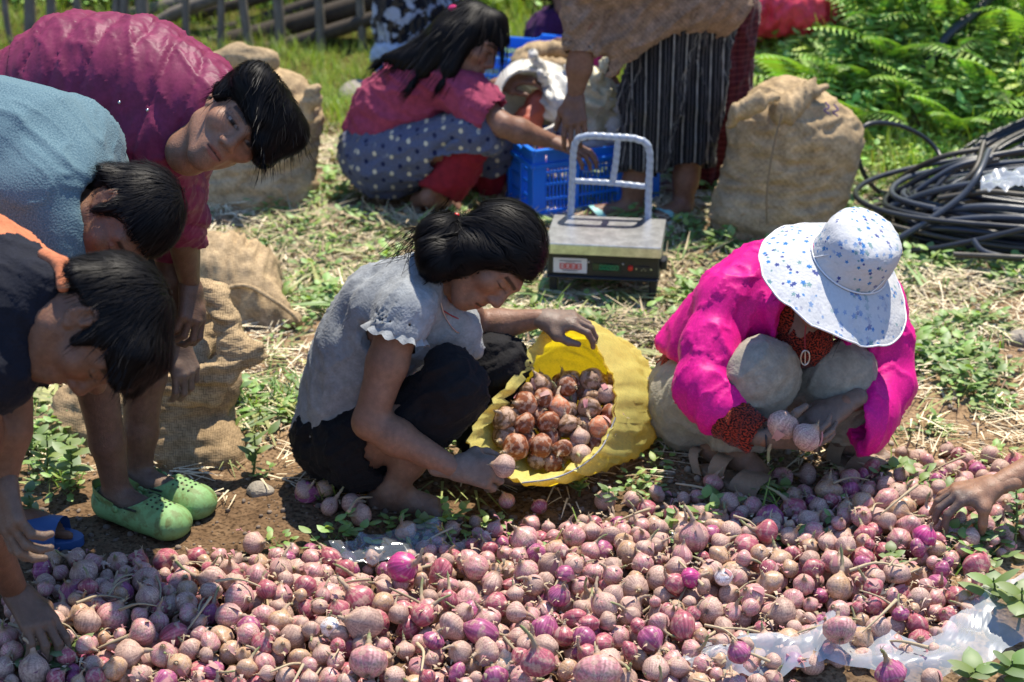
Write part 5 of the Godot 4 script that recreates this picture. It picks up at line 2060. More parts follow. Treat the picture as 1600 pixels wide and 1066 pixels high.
func make_onions() -> void:
	if bulbs.is_empty():
		make_bulbs()
	var spread := flat([Vector3(-1.254, 0, -3.326), Vector3(-1.244, 0, -3.737), Vector3(-1.135, 0, -3.892), Vector3(-1.098, 0, -4.027), Vector3(-0.948, 0, -4.005), Vector3(-0.726, 0, -4.055), Vector3(-0.543, 0, -4.08), Vector3(-0.416, 0, -4.042), Vector3(-0.305, 0, -3.996), Vector3(-0.172, 0, -4.111), Vector3(-0.063, 0, -4.137), Vector3(0.095, 0, -4.182), Vector3(0.294, 0, -4.208), Vector3(0.516, 0, -4.282), Vector3(0.678, 0, -4.282), Vector3(0.761, 0, -4.389), Vector3(0.887, 0, -4.479), Vector3(1.097, 0, -4.524), Vector3(1.522, 0, -4.535), Vector3(1.443, 0, -4.137), Vector3(1.24, 0, -4.137), Vector3(1.136, 0, -4.027), Vector3(1.091, 0, -3.892), Vector3(1.018, 0, -3.697), Vector3(0.907, 0, -3.571), Vector3(0.717, 0, -3.602), Vector3(0.55, 0, -3.501), Vector3(0.432, 0, -3.419), Vector3(0.355, 0, -3.304)])
	var thin := flat([Vector3(-1.007, 0, -4.073), Vector3(-0.787, 0, -4.153), Vector3(-0.599, 0, -4.303), Vector3(-0.391, 0, -4.337), Vector3(-0.281, 0, -4.105), Vector3(-0.366, 0, -3.996), Vector3(-0.616, 0, -4.042), Vector3(-0.827, 0, -4.011)])
	var fringe := flat([Vector3(-0.595, 0, -4.407), Vector3(-0.396, 0, -4.407), Vector3(-0.316, 0, -4.169), Vector3(-0.129, 0, -4.269), Vector3(0.328, 0, -4.372), Vector3(0.529, 0, -4.407), Vector3(0.758, 0, -4.516), Vector3(0.918, 0, -4.668), Vector3(1.316, 0, -4.668), Vector3(1.281, 0, -4.516), Vector3(0.831, 0, -4.443), Vector3(0.486, 0, -4.303), Vector3(-0.157, 0, -4.153), Vector3(-0.377, 0, -4.137)])
	var clear := [[Vector3(-0.272, 0, -4.303), 0.10], [Vector3(-0.361, 0, -4.137), 0.07], [Vector3(0.675, 0, -4.365), 0.05], [Vector3(0.92, 0, -3.981), 0.05], [Vector3(0.57, 0, -4.487), 0.10], [Vector3(-0.345, 0, -4.372), 0.12], [Vector3(-0.927, 0, -4.235), 0.14], [Vector3(-0.826, 0, -4.303), 0.10], [Vector3(0.116, 0, -4.407), 0.16]]
	var cells := {}
	var placed := []   # [position, radius]
	var lo := Vector2(1e9, 1e9)
	var hi := -lo
	for p in spread:
		lo = lo.min(p)
		hi = hi.max(p)
	var size := 0.065
	for k in 3500:
		var best := Vector3.ZERO
		var best_y := 1e9
		var r := clampf(0.0238 + 0.0050 * rng.randfn(), 0.014, 0.038)
		for tries in 5:
			var p := Vector2(rnd(lo.x, hi.x), rnd(lo.y, hi.y))
			if not inside(p, spread):
				continue
			if inside(p, thin) and rng.randf() < 0.6:
				continue
			var bad := false
			for c in clear:
				if Vector2(c[0].x, c[0].z).distance_to(p) < c[1]:
					bad = true
			if bad:
				continue
			var y := land(p.x, -p.y) + r * 0.80
			var cx := int(floor(p.x / size))
			var cy := int(floor(p.y / size))
			for ix in range(cx - 1, cx + 2):
				for iy in range(cy - 1, cy + 2):
					for j in cells.get(Vector2i(ix, iy), []):
						var q: Vector3 = placed[j][0]
						var rr: float = (r + placed[j][1]) * 0.90
						var dd := Vector2(q.x, q.z).distance_squared_to(p)
						if dd < rr * rr:
							y = maxf(y, q.y + sqrt(rr * rr - dd))
			if y < best_y:
				best_y = y
				best = Vector3(p.x, y, p.y)
		if best_y > 0.038 + 0.050 * smoothstep(0.0, 0.30, rim_gap(Vector2(best.x, best.z), spread)):
			continue
		var cell := Vector2i(int(floor(best.x / size)), int(floor(best.z / size)))
		if not cells.has(cell):
			cells[cell] = []
		cells[cell].push_back(placed.size())
		placed.push_back([best, r])
	# strays round the edge
	for k in 480:
		var p := Vector2(rnd(-1.0, 1.4), rnd(-4.7, -4.1))
		if not inside(p, fringe):
			continue
		var r := rnd(0.018, 0.030)
		var ok := true
		for c in clear:
			if Vector2(c[0].x, c[0].z).distance_to(p) < c[1] * 0.8:
				ok = false
		for q in placed:
			if Vector2(q[0].x, q[0].z).distance_to(p) < r + q[1]:
				ok = false
		if ok:
			placed.push_back([Vector3(p.x, land(p.x, -p.y) + r * 0.8, p.y), r])
	# how much of each onion can be seen past the ones in front of and above it
	var ranked := []
	for k in placed.size():
		var c: Vector3 = placed[k][0]
		var r: float = placed[k][1]
		var away := Vector3(0, 2.3, 0) - c
		var dist := away.length()
		var u := away / dist
		var side := u.cross(Vector3.UP).normalized()
		var up := side.cross(u)
		var seen := 0
		var cx := int(floor(c.x / size))
		var cy := int(floor(c.z / size))
		var near := []
		for ix in range(cx - 1, cx + 2):
			for iy in range(cy - 1, cy + 3):
				for j in cells.get(Vector2i(ix, iy), []):
					if j != k:
						near.push_back(j)
		for s in 7:
			var a := TAU * s / 6.0
			var o := c + u * r * 0.6 + (side * cos(a) + up * sin(a)) * r * (0.62 if s < 6 else 0.0)
			var hit := false
			for j in near:
				var q: Vector3 = placed[j][0] - o
				var t := q.dot(u)
				if t > 0.0 and (q - u * t).length_squared() < placed[j][1] * placed[j][1]:
					hit = true
					break
			if not hit:
				seen += 1
		var px := 800.0 + 3000.0 * c.x / (-c.z * 0.92 + (2.3 - c.y) * 0.391)
		var out := px < -30.0 or px > 1630.0 or -c.z < 3.53
		ranked.push_back([0.0 if out else (seen / 7.0) * r * r / (dist * dist), k, seen])
	ranked.sort_custom(func(a, b): return a[0] > b[0])
	var words := {"pink": "dusty pink onion", "dusty": "pinkish brown papery onion", "red": "deep red onion", "purple": "purple red smooth onion", "tan": "straw coloured onion", "brown": "earthy brown onion"}
	var necks := ["with a short bent neck", "with a long dry neck", "with a stubby neck", "lying on its side", "with a long curled neck", "with hardly any neck", "with a split dry neck", "of oblong shape", "of flat broad shape", "with a tall thin neck", "with a bare clipped top", "with a very long stalk"]
	var rest := {}
	for e in ranked.size():
		var k: int = ranked[e][1]
		var kind: String = pick(kinds_of_onion)
		var p: Vector3 = placed[k][0]
		var r: float = placed[k][1]
		if e < 268:
			var q := rng.randi() % bulbs.size()
			var away := -p.z * 0.92 + (2.3 - p.y) * 0.391
			var px := 800.0 + 3000.0 * p.x / away
			var row := "front of spread" if -p.z < 3.72 else ("mid spread" if -p.z < 4.0 else "back of spread")
			var near := "near the left corner" if px < 300 else ("below the barefoot woman" if px < 680 else ("below the yellow bag" if px < 1010 else ("below the pink jacket" if px < 1390 else "towards the reaching hand")))
			onion(p, r, kind, "%s %s, %s %s" % [words[kind], necks[q], row, near], "%s onions in the spread" % kind, false, q)
		else:
			var q := rng.randi() % bulbs.size()
			var x := Transform3D(onion_turn().scaled(Vector3.ONE * r), p)
			for part in 4:
				if (part == 3 and rng.randf() < 0.5) or (part > 0 and ranked[e][2] == 0):
					continue
				var m := "onion_" + kind if part == 0 else "dry"
				if not rest.has(m):
					rest[m] = SurfaceTool.new()
				(rest[m] as SurfaceTool).append_from(bulbs[q][part], 0, x)
	var am := ArrayMesh.new()
	for m in rest:
		(rest[m] as SurfaceTool).commit(am)
		am.surface_set_material(am.get_surface_count() - 1, mats[m])
	var o := MeshInstance3D.new()
	o.name = "onion_spread"
	o.mesh = am
	add_child(o)
	tag(o, "wide spread of small red onions lying in layers over the ground", "onions", "", "stuff")
	# onions that stand out
	onion(Vector3(-0.252, 0.1, -3.846), 0.036, "magenta", "shiny bright purple onion with a curled neck on the clear plastic flap", "", false, 4, Basis(Vector3.BACK, -0.9) * Basis(Vector3.RIGHT, 0.5))
	onion(Vector3(-0.394, 0.1, -3.588), 0.022, "white", "white onion with fine pink stripes left of the oblong brown onion", "", false, 10, Basis(Vector3.RIGHT, 1.1))
	onion(Vector3(-0.32, 0.1, -3.601), 0.036, "brown", "oblong brown potato shaped onion near the bottom centre", "", false, 7, Basis(Vector3.BACK, 1.1) * Basis(Vector3.RIGHT, 0.3))
	onion(Vector3(0.404, 0.1, -3.799), 0.024, "magenta", "bright magenta onion left of the round white onion", "", false, 9, Basis(Vector3.BACK, -1.3))
	onion(Vector3(0.481, 0.1, -3.802), 0.022, "white", "round cream white onion right of the bright magenta onion", "", false, 5, Basis(Vector3.BACK, 0.4))
	onion(Vector3(0.712, 0.09, -3.591), 0.037, "pink", "large flat salmon onion with its root tuft facing the viewer", "", false, 8, Basis(Vector3.RIGHT, -1.25))
	onion(Vector3(0.984, 0.08, -4.03), 0.030, "magenta", "shiny purple onion below the reaching hand at the right", "", false, 0, Basis(Vector3.BACK, -0.4))
	onion(Vector3(0.481, 0.1, -3.485), 0.026, "purple", "striped white and purple onion above the clear sheet", "", false, 2, Basis(Vector3.BACK, 0.5))
	onion(Vector3(0.054, 0.11, -3.432), 0.033, "red", "long necked red onion standing upright at the bottom centre", "", false, 11, Basis(Vector3.BACK, 0.15))
	onion(Vector3(0.432, 0.09, -4.006), 0.036, "pink", "pointed onion with a tall pale neck in front of the yellow bag", "", false, 4, Basis(Vector3.BACK, 0.1))
	onion(Vector3(0.181, 0.09, -3.427), 0.046, "pink", "very large pink onion with a root tuft at the bottom edge", "", false, 3, Basis(Vector3.RIGHT, -1.2))
	onion(Vector3(-0.304, 0.09, -3.464), 0.042, "pink", "broad pale pink onion with long roots at the bottom edge", "", false, 1, Basis(Vector3.RIGHT, -1.1))
	onion(Vector3(0.03, 0.08, -4.015), 0.034, "pink", "big rosy onion at the back edge below the yellow bag", "", false, 0, Basis(Vector3.BACK, 0.6))
	onion(Vector3(0.806, 0.05, -3.484), 0.034, "purple", "bulb with bristly dry neck lying on the clear sheet", "", false, 6, Basis(Vector3.BACK, 0.3))
	onion(Vector3(0.896, 0.03, -3.495), 0.024, "brown", "small dull onion fallen off the clear sheet at the bottom right", "", false, 5)
	onion(Vector3(-0.524, 0.03, -4.343), 0.030, "purple", "dusky onion with a long dry stalk beside the barefoot woman's seat", "", false, 11, Basis(Vector3.BACK, -1.45))
	onion(Vector3(0.069, 0.025, -4.283), 0.021, "red", "small dark onion below the edge of the yellow bag", "", false, 5)
	onion(Vector3(-0.013, 0.025, -4.314), 0.022, "pink", "small onion with white root spot below the holding hand", "", false, 5)
	onion(Vector3(0.335, 0.04, -4.245), 0.025, "red", "red onion with a split upright neck at the back edge of the spread", "", false, 6, Basis(Vector3.BACK, 0.4))
	# scraps of onion skin among the bulbs
	var scrap := Geo.new()
	for k in 3:
		strap(scrap, Vector3(rnd(-0.02, 0.02), 0, rnd(-0.02, 0.02)), turned(rnd(0, TAU), 1.3), rnd(0.014, 0.034), rnd(0.0015, 0.006), rnd(0.3, 1.6), Color.WHITE, 3, rnd(-1, 1))
	var wheres := []
	var tints := []
	for k in 1300:
		var c: Array = placed[rng.randi() % placed.size()]
		var s := rnd(0.5, 1.1)
		wheres.push_back(Transform3D((Basis(Vector3.UP, rnd(0, TAU)) * Basis(Vector3.RIGHT, rnd(-0.5, 0.5))).scaled(Vector3(s, s, s)), (c[0] as Vector3) + Vector3(rnd(-0.03, 0.03), (c[1] as float) * rnd(0.2, 1.0), rnd(-0.03, 0.03))))
		var col: Color = pick([Color(0.46, 0.33, 0.22), Color(0.50, 0.36, 0.28), Color(0.40, 0.17, 0.17), Color(0.36, 0.28, 0.17)])
		tints.push_back(col * rnd(0.7, 1.15))
	many("onion_skin_scraps", scrap.mesh(), mats.dry, wheres, tints, "loose papery scraps of onion skin and dry stalk among the bulbs", "onion skins")
	# dry stalks lying across the spread
	var stalk := Geo.new()
	stalk.tint = Color.WHITE
	stalk.tube(smooth_path([Vector3(0, 0, -0.07), Vector3(0.01, 0.012, 0), Vector3(0, 0.0, 0.07)], 3), PackedFloat32Array([0.005, 0.0045, 0.004, 0.0035, 0.003, 0.003, 0.002]), 6)
	wheres = []
	tints = []
	for k in 90:
		var c: Array = placed[rng.randi() % placed.size()]
		wheres.push_back(Transform3D((Basis(Vector3.UP, rnd(0, TAU)) * Basis(Vector3.RIGHT, rnd(-0.5, 0.5))).scaled(Vector3.ONE * rnd(0.5, 1.0)), (c[0] as Vector3) + Vector3(0, c[1], 0)))
		tints.push_back(Color(0.42, 0.33, 0.2) * rnd(0.7, 1.1))
	many("dry_stalks", stalk.mesh(), mats.dry, wheres, tints, "broken dry onion stalks lying across the spread", "stalks")


# ---------- people ----------

var skin_tone := Color(0.275, 0.142, 0.085)
var dusty_tone := Color(0.21, 0.15, 0.11)


func person(at: Vector3, label: String) -> Node3D:
	return thing("person", at, label, "person")


func folds(s: int, along: Vector3, freq: float, amp: float) -> Callable:
	var n := noise(s, freq, 2)
	var m := noise(s + 3, freq * 2.6, 2)
	var a := along.normalized()
	return func(p: Vector3, _n: Vector3) -> float:
		var q: Vector3 = p - a * (p.dot(a) * 0.78)
		var k: float = 1.0 - absf(n.get_noise_3dv(q)) * 3.2
		var j: float = maxf(0.0, 1.0 - absf(m.get_noise_3dv(q * 0.8)) * 5.0)
		return amp * (k * absf(k) - 0.3) + amp * 0.55 * j * j


func wear(called: String, s: Soft, cell: float, m: Material, parent: Node, push = null) -> MeshInstance3D:
	var g := Geo.new()
	s.solve(cell).into(g, push)
	return put(called, g, m, parent)


func toned(base: Color) -> Callable:
	var n := noise(401, 14.0, 3)
	return func(p: Vector3, _n: Vector3) -> Color:
		var k: float = 1.0 + 0.22 * n.get_noise_3dv(p)
		return Color(base.r * k, base.g * k, base.b * k)


# skin that greys with dust below a height
func dusted(base: Color, low: float, high: float) -> Callable:
	var n := noise(402, 16.0, 3)
	return func(p: Vector3, _n: Vector3) -> Color:
		var k: float = n.get_noise_3dv(p)
		var t: float = clampf(smoothstep(high, low, p.y) * 0.75 + 0.20 * k, 0.0, 1.0)
		return base.lerp(dusty_tone, t) * (1.0 + 0.15 * k)


func arm(s: Soft, a: Vector3, b: Vector3, c: Vector3, k := 1.0) -> void:
	s.chain([a, a.lerp(b, 0.45), b], [0.047 * k, 0.044 * k, 0.036 * k], 0.02)
	s.chain([b, b.lerp(c, 0.32), c], [0.036 * k, 0.039 * k, 0.0245 * k], 0.02)


func leg(s: Soft, a: Vector3, b: Vector3, c: Vector3, k := 1.0) -> void:
	s.chain([a, a.lerp(b, 0.5), b], [0.085 * k, 0.070 * k, 0.050 * k], 0.03)
	s.chain([b, b.lerp(c, 0.33), b.lerp(c, 0.7), c], [0.050 * k, 0.053 * k, 0.040 * k, 0.031 * k], 0.025)


# a bare foot: heel under the ankle, five toes along ahead
func foot(s: Soft, ankle: Vector3, heel: Vector3, ahead: Vector3, length := 0.235, inner := 1.0) -> void:
	var f := Vector3(ahead.x, 0, ahead.z).normalized()
	var side := f.cross(Vector3.UP) * inner
	s.cap(ankle, heel + Vector3(0, 0.030, 0), 0.031, 0.030, 0.02)
	s.cap(heel + Vector3(0, 0.028, 0), heel + f * length * 0.62 + Vector3(0, 0.020, 0), 0.029, 0.024, 0.02)
	s.cap(ankle, heel + f * length * 0.58 + Vector3(0, 0.026, 0), 0.027, 0.021, 0.03)
	s.cap(heel + f * length * 0.66 + side * 0.020 + Vector3(0, 0.018, 0), heel + f * length * 0.60 - side * 0.026 + Vector3(0, 0.015, 0), 0.019, 0.016, 0.02)
	for k in 5:
		var root := heel + f * length * (0.70 - 0.025 * k) + side * (0.026 - 0.0145 * k) + Vector3(0, 0.014, 0)
		var reach := length * (0.25 if k == 0 else 0.20 - 0.018 * k)
		s.cap(root, root + f * reach - Vector3(0, 0.003, 0), 0.0125 if k == 0 else 0.009, 0.0115 if k == 0 else 0.0078, 0.005)


# a hand from the wrist: d towards the fingers, n out of the back of the hand, right or left;
# curl holds for each finger the bend of its three joints in degrees, thumb its direction in (d, side, palm)
func hand(g: Geo, wrist: Vector3, d: Vector3, n: Vector3, right: bool, curl: Array, thumb: Array, k := 1.0, paint = null, fan := 1.0) -> void:
	d = d.normalized()
	n = (n - d * n.dot(d)).normalized()
	var sd := d.cross(n) * (-1.0 if right else 1.0)
	var s := Soft.new()
	s.cap(wrist - d * 0.035, wrist + d * 0.02, 0.0245 * k, 0.026 * k, 0.015, n, 0.80)
	var off := [0.027, 0.009, -0.010, -0.027]
	var reach := [0.088, 0.092, 0.087, 0.079]
	var long := [0.95, 1.05, 0.98, 0.78]
	for f in 4:
		var root: Vector3 = wrist + d * 0.012 * k + sd * off[f] * 0.55 * k
		var kn: Vector3 = wrist + (d * reach[f] + sd * off[f] * 1.05 - n * 0.004 * absf(f - 1.3)) * k
		s.cap(root, kn, 0.0135 * k, 0.0115 * k, 0.014)
		var p := kn
		var dirn: Vector3 = (d + sd * off[f] * 4.0 * fan).normalized()
		var bent := 0.0
		for j in 3:
			bent += deg_to_rad(curl[f][j])
			var q: Vector3 = p + (dirn * cos(bent) - n * sin(bent)) * [0.043, 0.027, 0.021][j] * long[f] * k
			s.cap(p, q, [0.0098, 0.0088, 0.0078][j] * k, [0.0088, 0.0078, 0.0064][j] * k, 0.004)
			p = q
	var base := wrist + (d * 0.020 + sd * 0.018 - n * 0.006) * k
	var mcp := base + (d * 0.62 + sd * 0.62 - n * 0.35).normalized() * 0.042 * k
	s.cap(base, mcp, 0.0165 * k, 0.0125 * k, 0.016)
	s.cap(mcp, wrist + (d * 0.07 + sd * 0.022) * k, 0.009 * k, 0.008 * k, 0.02)
	var td: Vector3 = (d * thumb[0] + sd * thumb[1] - n * thumb[2]).normalized()
	var te: Vector3 = (d * thumb[3] + sd * thumb[4] - n * thumb[5]).normalized() if thumb.size() > 3 else td
	s.cap(mcp, mcp + td * 0.033 * k, 0.0118 * k, 0.0102 * k, 0.005)
	s.cap(mcp + td * 0.033 * k, mcp + td * 0.033 * k + te * 0.026 * k, 0.0104 * k, 0.0078 * k, 0.004)
	s.solve(0.0032).into(g, null, paint)


# a head in its own axes (y crown, z face, x its left); shapes in metres
func head_soft(male: bool) -> Soft:
	var s := Soft.new()
	s.ball(Vector3(0, 0.030, -0.012), Vector3(0.074, 0.088, 0.092), Basis.IDENTITY, 0.02)
	s.ball(Vector3(0, -0.020, 0.028), Vector3(0.061, 0.082, 0.066), Basis.IDENTITY, 0.03)
	s.cap(Vector3(0.012, -0.096, 0.062), Vector3(0.050, -0.058, 0.000), 0.021, 0.020, 0.03)
	s.cap(Vector3(-0.012, -0.096, 0.062), Vector3(-0.050, -0.058, 0.000), 0.021, 0.020, 0.03)
	s.ball(Vector3(0, -0.098, 0.068), Vector3(0.021, 0.018, 0.018), Basis.IDENTITY, 0.02)
	for x in [-1.0, 1.0]:
		s.ball(Vector3(0.042 * x, -0.020, 0.058), Vector3(0.026, 0.022, 0.026), Basis.IDENTITY, 0.02)
		s.cap(Vector3(0.010 * x, 0.026, 0.086), Vector3(0.046 * x, 0.027, 0.066), 0.012, 0.010, 0.018)
		s.carve_ball(Vector3(0.031 * x, 0.006, 0.098), Vector3(0.019, 0.013, 0.016), Basis.IDENTITY, 0.014)
		s.ball(Vector3(0.031 * x, 0.004, 0.074), Vector3(0.0155, 0.0125, 0.0155), Basis.IDENTITY, 0.004)
		s.cap(Vector3(0.018 * x, 0.010, 0.086), Vector3(0.044 * x, 0.009, 0.078), 0.0045, 0.004, 0.006)
		s.ball(Vector3(0.0125 * x, -0.033, 0.097), Vector3(0.010, 0.0085, 0.011), Basis.IDENTITY, 0.006)
	s.cap(Vector3(0, 0.012, 0.088), Vector3(0, -0.026, 0.107), 0.009, 0.0125, 0.012)
	for x in [-1.0, 1.0]:
		s.carve_ball(Vector3(0.007 * x, -0.041, 0.104), Vector3(0.0042, 0.0045, 0.006), Basis.IDENTITY, 0.003)
	s.ball(Vector3(0, -0.064, 0.080), Vector3(0.030, 0.024, 0.017), Basis.IDENTITY, 0.02)
	s.cap(Vector3(-0.018, -0.061, 0.090), Vector3(0.018, -0.061, 0.090), 0.0055, 0.0055, 0.006)
	s.cap(Vector3(-0.015, -0.073, 0.089), Vector3(0.015, -0.073, 0.089), 0.0068, 0.0068, 0.006)
	s.carve(Vector3(-0.024, -0.0665, 0.097), Vector3(0.024, -0.0665, 0.097), 0.0022, 0.0022, 0.004)
	# ears
	for x in [-1.0, 1.0]:
		var pts := []
		for k in 9:
			var a := -1.2 + 4.4 * k / 8.0
			pts.push_back(Vector3((0.070 + 0.012 * (0.3 + 0.7 * sin(a * 0.7 + 0.4))) * x, 0.002 + sin(a) * (0.026 if a > 0 else 0.025), -0.010 - cos(a) * 0.015 - (0.004 if a > 1 else 0.0)))
		var rr := []
		for k in 9:
			rr.push_back(0.0050 if k > 1 else 0.0065)
		s.chain(pts, rr, 0.003)
		s.cap(Vector3(0.069 * x, 0.012, -0.014), Vector3(0.069 * x, -0.016, -0.006), 0.017, 0.012, 0.008, Vector3(x, 0, 0.3), 0.55)
		s.cap(Vector3(0.073 * x, 0.010, -0.017), Vector3(0.073 * x, -0.008, -0.016), 0.0055, 0.0045, 0.004)
		s.ball(Vector3(0.070 * x, -0.024, -0.002), Vector3(0.006, 0.008, 0.008), Basis.IDENTITY, 0.005)
	# neck
	s.cap(Vector3(0, -0.040, -0.020), Vector3(0, -0.125, -0.030), 0.054 if male else 0.048, 0.053 if male else 0.046, 0.03)
	return s


func face_paint(base: Color, open_eyes: bool) -> Callable:
	var n := noise(403, 22.0, 3)
	return func(p: Vector3, _n: Vector3) -> Color:
		var k: float = 1.0 + 0.13 * n.get_noise_3dv(p)
		var c := Color(base.r * k, base.g * k, base.b * k)
		var ax: float = absf(p.x)
		if p.z > 0.04:
			# cheeks and nose a little redder
			c = c.lerp(Color(base.r * 1.12, base.g * 0.92, base.b * 0.88), 0.5 * smoothstep(0.05, 0.0, Vector2(ax - 0.035, p.y + 0.03).length()))
			# lips
			var l := Vector2(p.x / 0.024, (p.y + 0.067) / 0.0115).length()
			c = c.lerp(Color(base.r * 0.95, base.g * 0.55, base.b * 0.58), 0.8 * smoothstep(1.15, 0.75, l))
			if absf(p.y + 0.0665) < 0.0022 and ax < 0.023:
				c = Color(0.05, 0.018, 0.014)
			# brows
			var by: float = 0.0285 - 5.0 * pow(ax - 0.030, 2.0)
			if ax > 0.011 and ax < 0.053:
				c = c.lerp(Color(0.012, 0.009, 0.008), 0.88 * smoothstep(0.0062, 0.0030, absf(p.y - by)))
			# eyes: lash line, and the ball where they are open
			var e := Vector2((ax - 0.031) / 0.0150, (p.y - 0.0035) / (0.0044 if open_eyes else 0.0020)).length()
			if e < 1.0:
				c = Color(0.015, 0.010, 0.008)
				if open_eyes and ax > 0.024 + 0.014 * 0.9:
					c = Color(0.24, 0.20, 0.18)
				elif open_eyes and ax < 0.0235:
					c = Color(0.22, 0.18, 0.16)
			elif e < 1.4:
				c = c.lerp(Color(0.03, 0.018, 0.014), 0.6)
		return c


# the head joins the body's mesh; it returns the transform from the head's axes to the world
func head(g: Geo, at: Vector3, b: Basis, k := 1.0, male := true, open_eyes := false, base = null, cell := 0.0034) -> Transform3D:
	var x := Transform3D(b.scaled_local(Vector3.ONE * k) if k != 1.0 else b, at)
	var part := Geo.new()
	head_soft(male).solve(cell).into(part, null, face_paint(base if base != null else skin_tone, open_eyes))
	g.add(part, x)
	return x


# hair: a close mass and many fine ribbons that run over it
func hair(x: Transform3D, s: Soft, parent: Node, count: int, length: float, flow: Callable, width := 0.0016, lift := 0.004, cell := 0.006, loose := 0.25) -> MeshInstance3D:
	var part := Geo.new()
	s.solve(cell).into(part)
	var n := part.v.size()
	var m := noise(501, 18.0, 2)
	var lumpy := noise(502, 40.0, 2)
	var roots := part.v.duplicate()
	for k in n:
		var f: Vector3 = flow.call(part.v[k])
		var q: Vector3 = part.v[k] - f.normalized() * part.v[k].dot(f.normalized()) * 0.85
		part.v[k] += s.slope(part.v[k]) * (0.0026 * lumpy.get_noise_3dv(q) - 0.0035)
	var steps := 6
	for j in int(count * 1.25):
		var p := roots[rng.randi() % n]
		var w := rnd(0.6, 1.3) * width
		var reach := length * rnd(0.55, 1.25)
		var up := lift * rnd(0.1, 1.0)
		var start := part.v.size()
		var stray := rng.randf() < 0.06
		for k in steps + 1:
			var nn := s.slope(p)
			var f: Vector3 = flow.call(p)
			f += Vector3(m.get_noise_3dv(p), m.get_noise_3dv(p + Vector3(7, 1, 3)), m.get_noise_3dv(p + Vector3(2, 9, 5))) * loose * f.length()
			f = f.normalized()
			var dist := s.at(p)
			if dist < 0.012 and not stray:
				f = (f - nn * f.dot(nn) * 0.9).normalized()
				p += nn * (up * (0.4 + 0.6 * k / steps) - dist) * 0.8
			var side := f.cross(nn).normalized()
			var ww := w * (1.0 - 0.85 * pow(float(k) / steps, 2.0))
			part.vert(p - side * ww)
			part.vert(p + side * ww)
			p += f * reach / steps
		for k in steps:
			var q := start + k * 2
			part.quad(q, q + 2, q + 3, q + 1)
	var g := Geo.new()
	g.add(part, x)
	return put("hair", g, mats.hair, parent)


func cap_hair(back := 0.0, front_y := 0.062, puff := 1.0) -> Soft:
	var s := Soft.new()
	s.ball(Vector3(0, 0.036, -0.016), Vector3(0.083 * puff, 0.096 * puff, 0.102 * puff), Basis.IDENTITY, 0.01)
	s.cap(Vector3(-0.045, -0.015, -0.060), Vector3(0.045, -0.015, -0.060), 0.042, 0.042, 0.02)
	# hairline from forehead to nape
	var a := Vector3(0, front_y - 0.004, 0.088)
	for x in [-1.0, 1.0]:
		s.carve_ball(Vector3(0.085 * x, -0.010, -0.008), Vector3(0.034, 0.038, 0.029), Basis.IDENTITY, 0.006)
	var z := Vector3(0, 0.012, -0.020)
	var line := (a - z).normalized()
	s.cut(z, Vector3(0, -line.z, line.y), 9.0, 0.010)
	s.ball(Vector3(0, -0.012 - back, -0.070), Vector3(0.060, 0.056, 0.036), Basis.IDENTITY, 0.02)
	return s


func combed(crown: Vector3, down: float, gravity := Vector3.ZERO) -> Callable:
	return func(p: Vector3) -> Vector3:
		var d: Vector3 = p - crown
		return d.normalized() + Vector3(0, -down, 0) + gravity


func make_people() -> void:
	woman_in_grey()
	woman_in_pink()
	boy_in_maroon()
	boy_in_blue()
	boy_in_orange()
	woman_in_rose()
	person_in_tunic()
	people_behind()
	reaching_person()


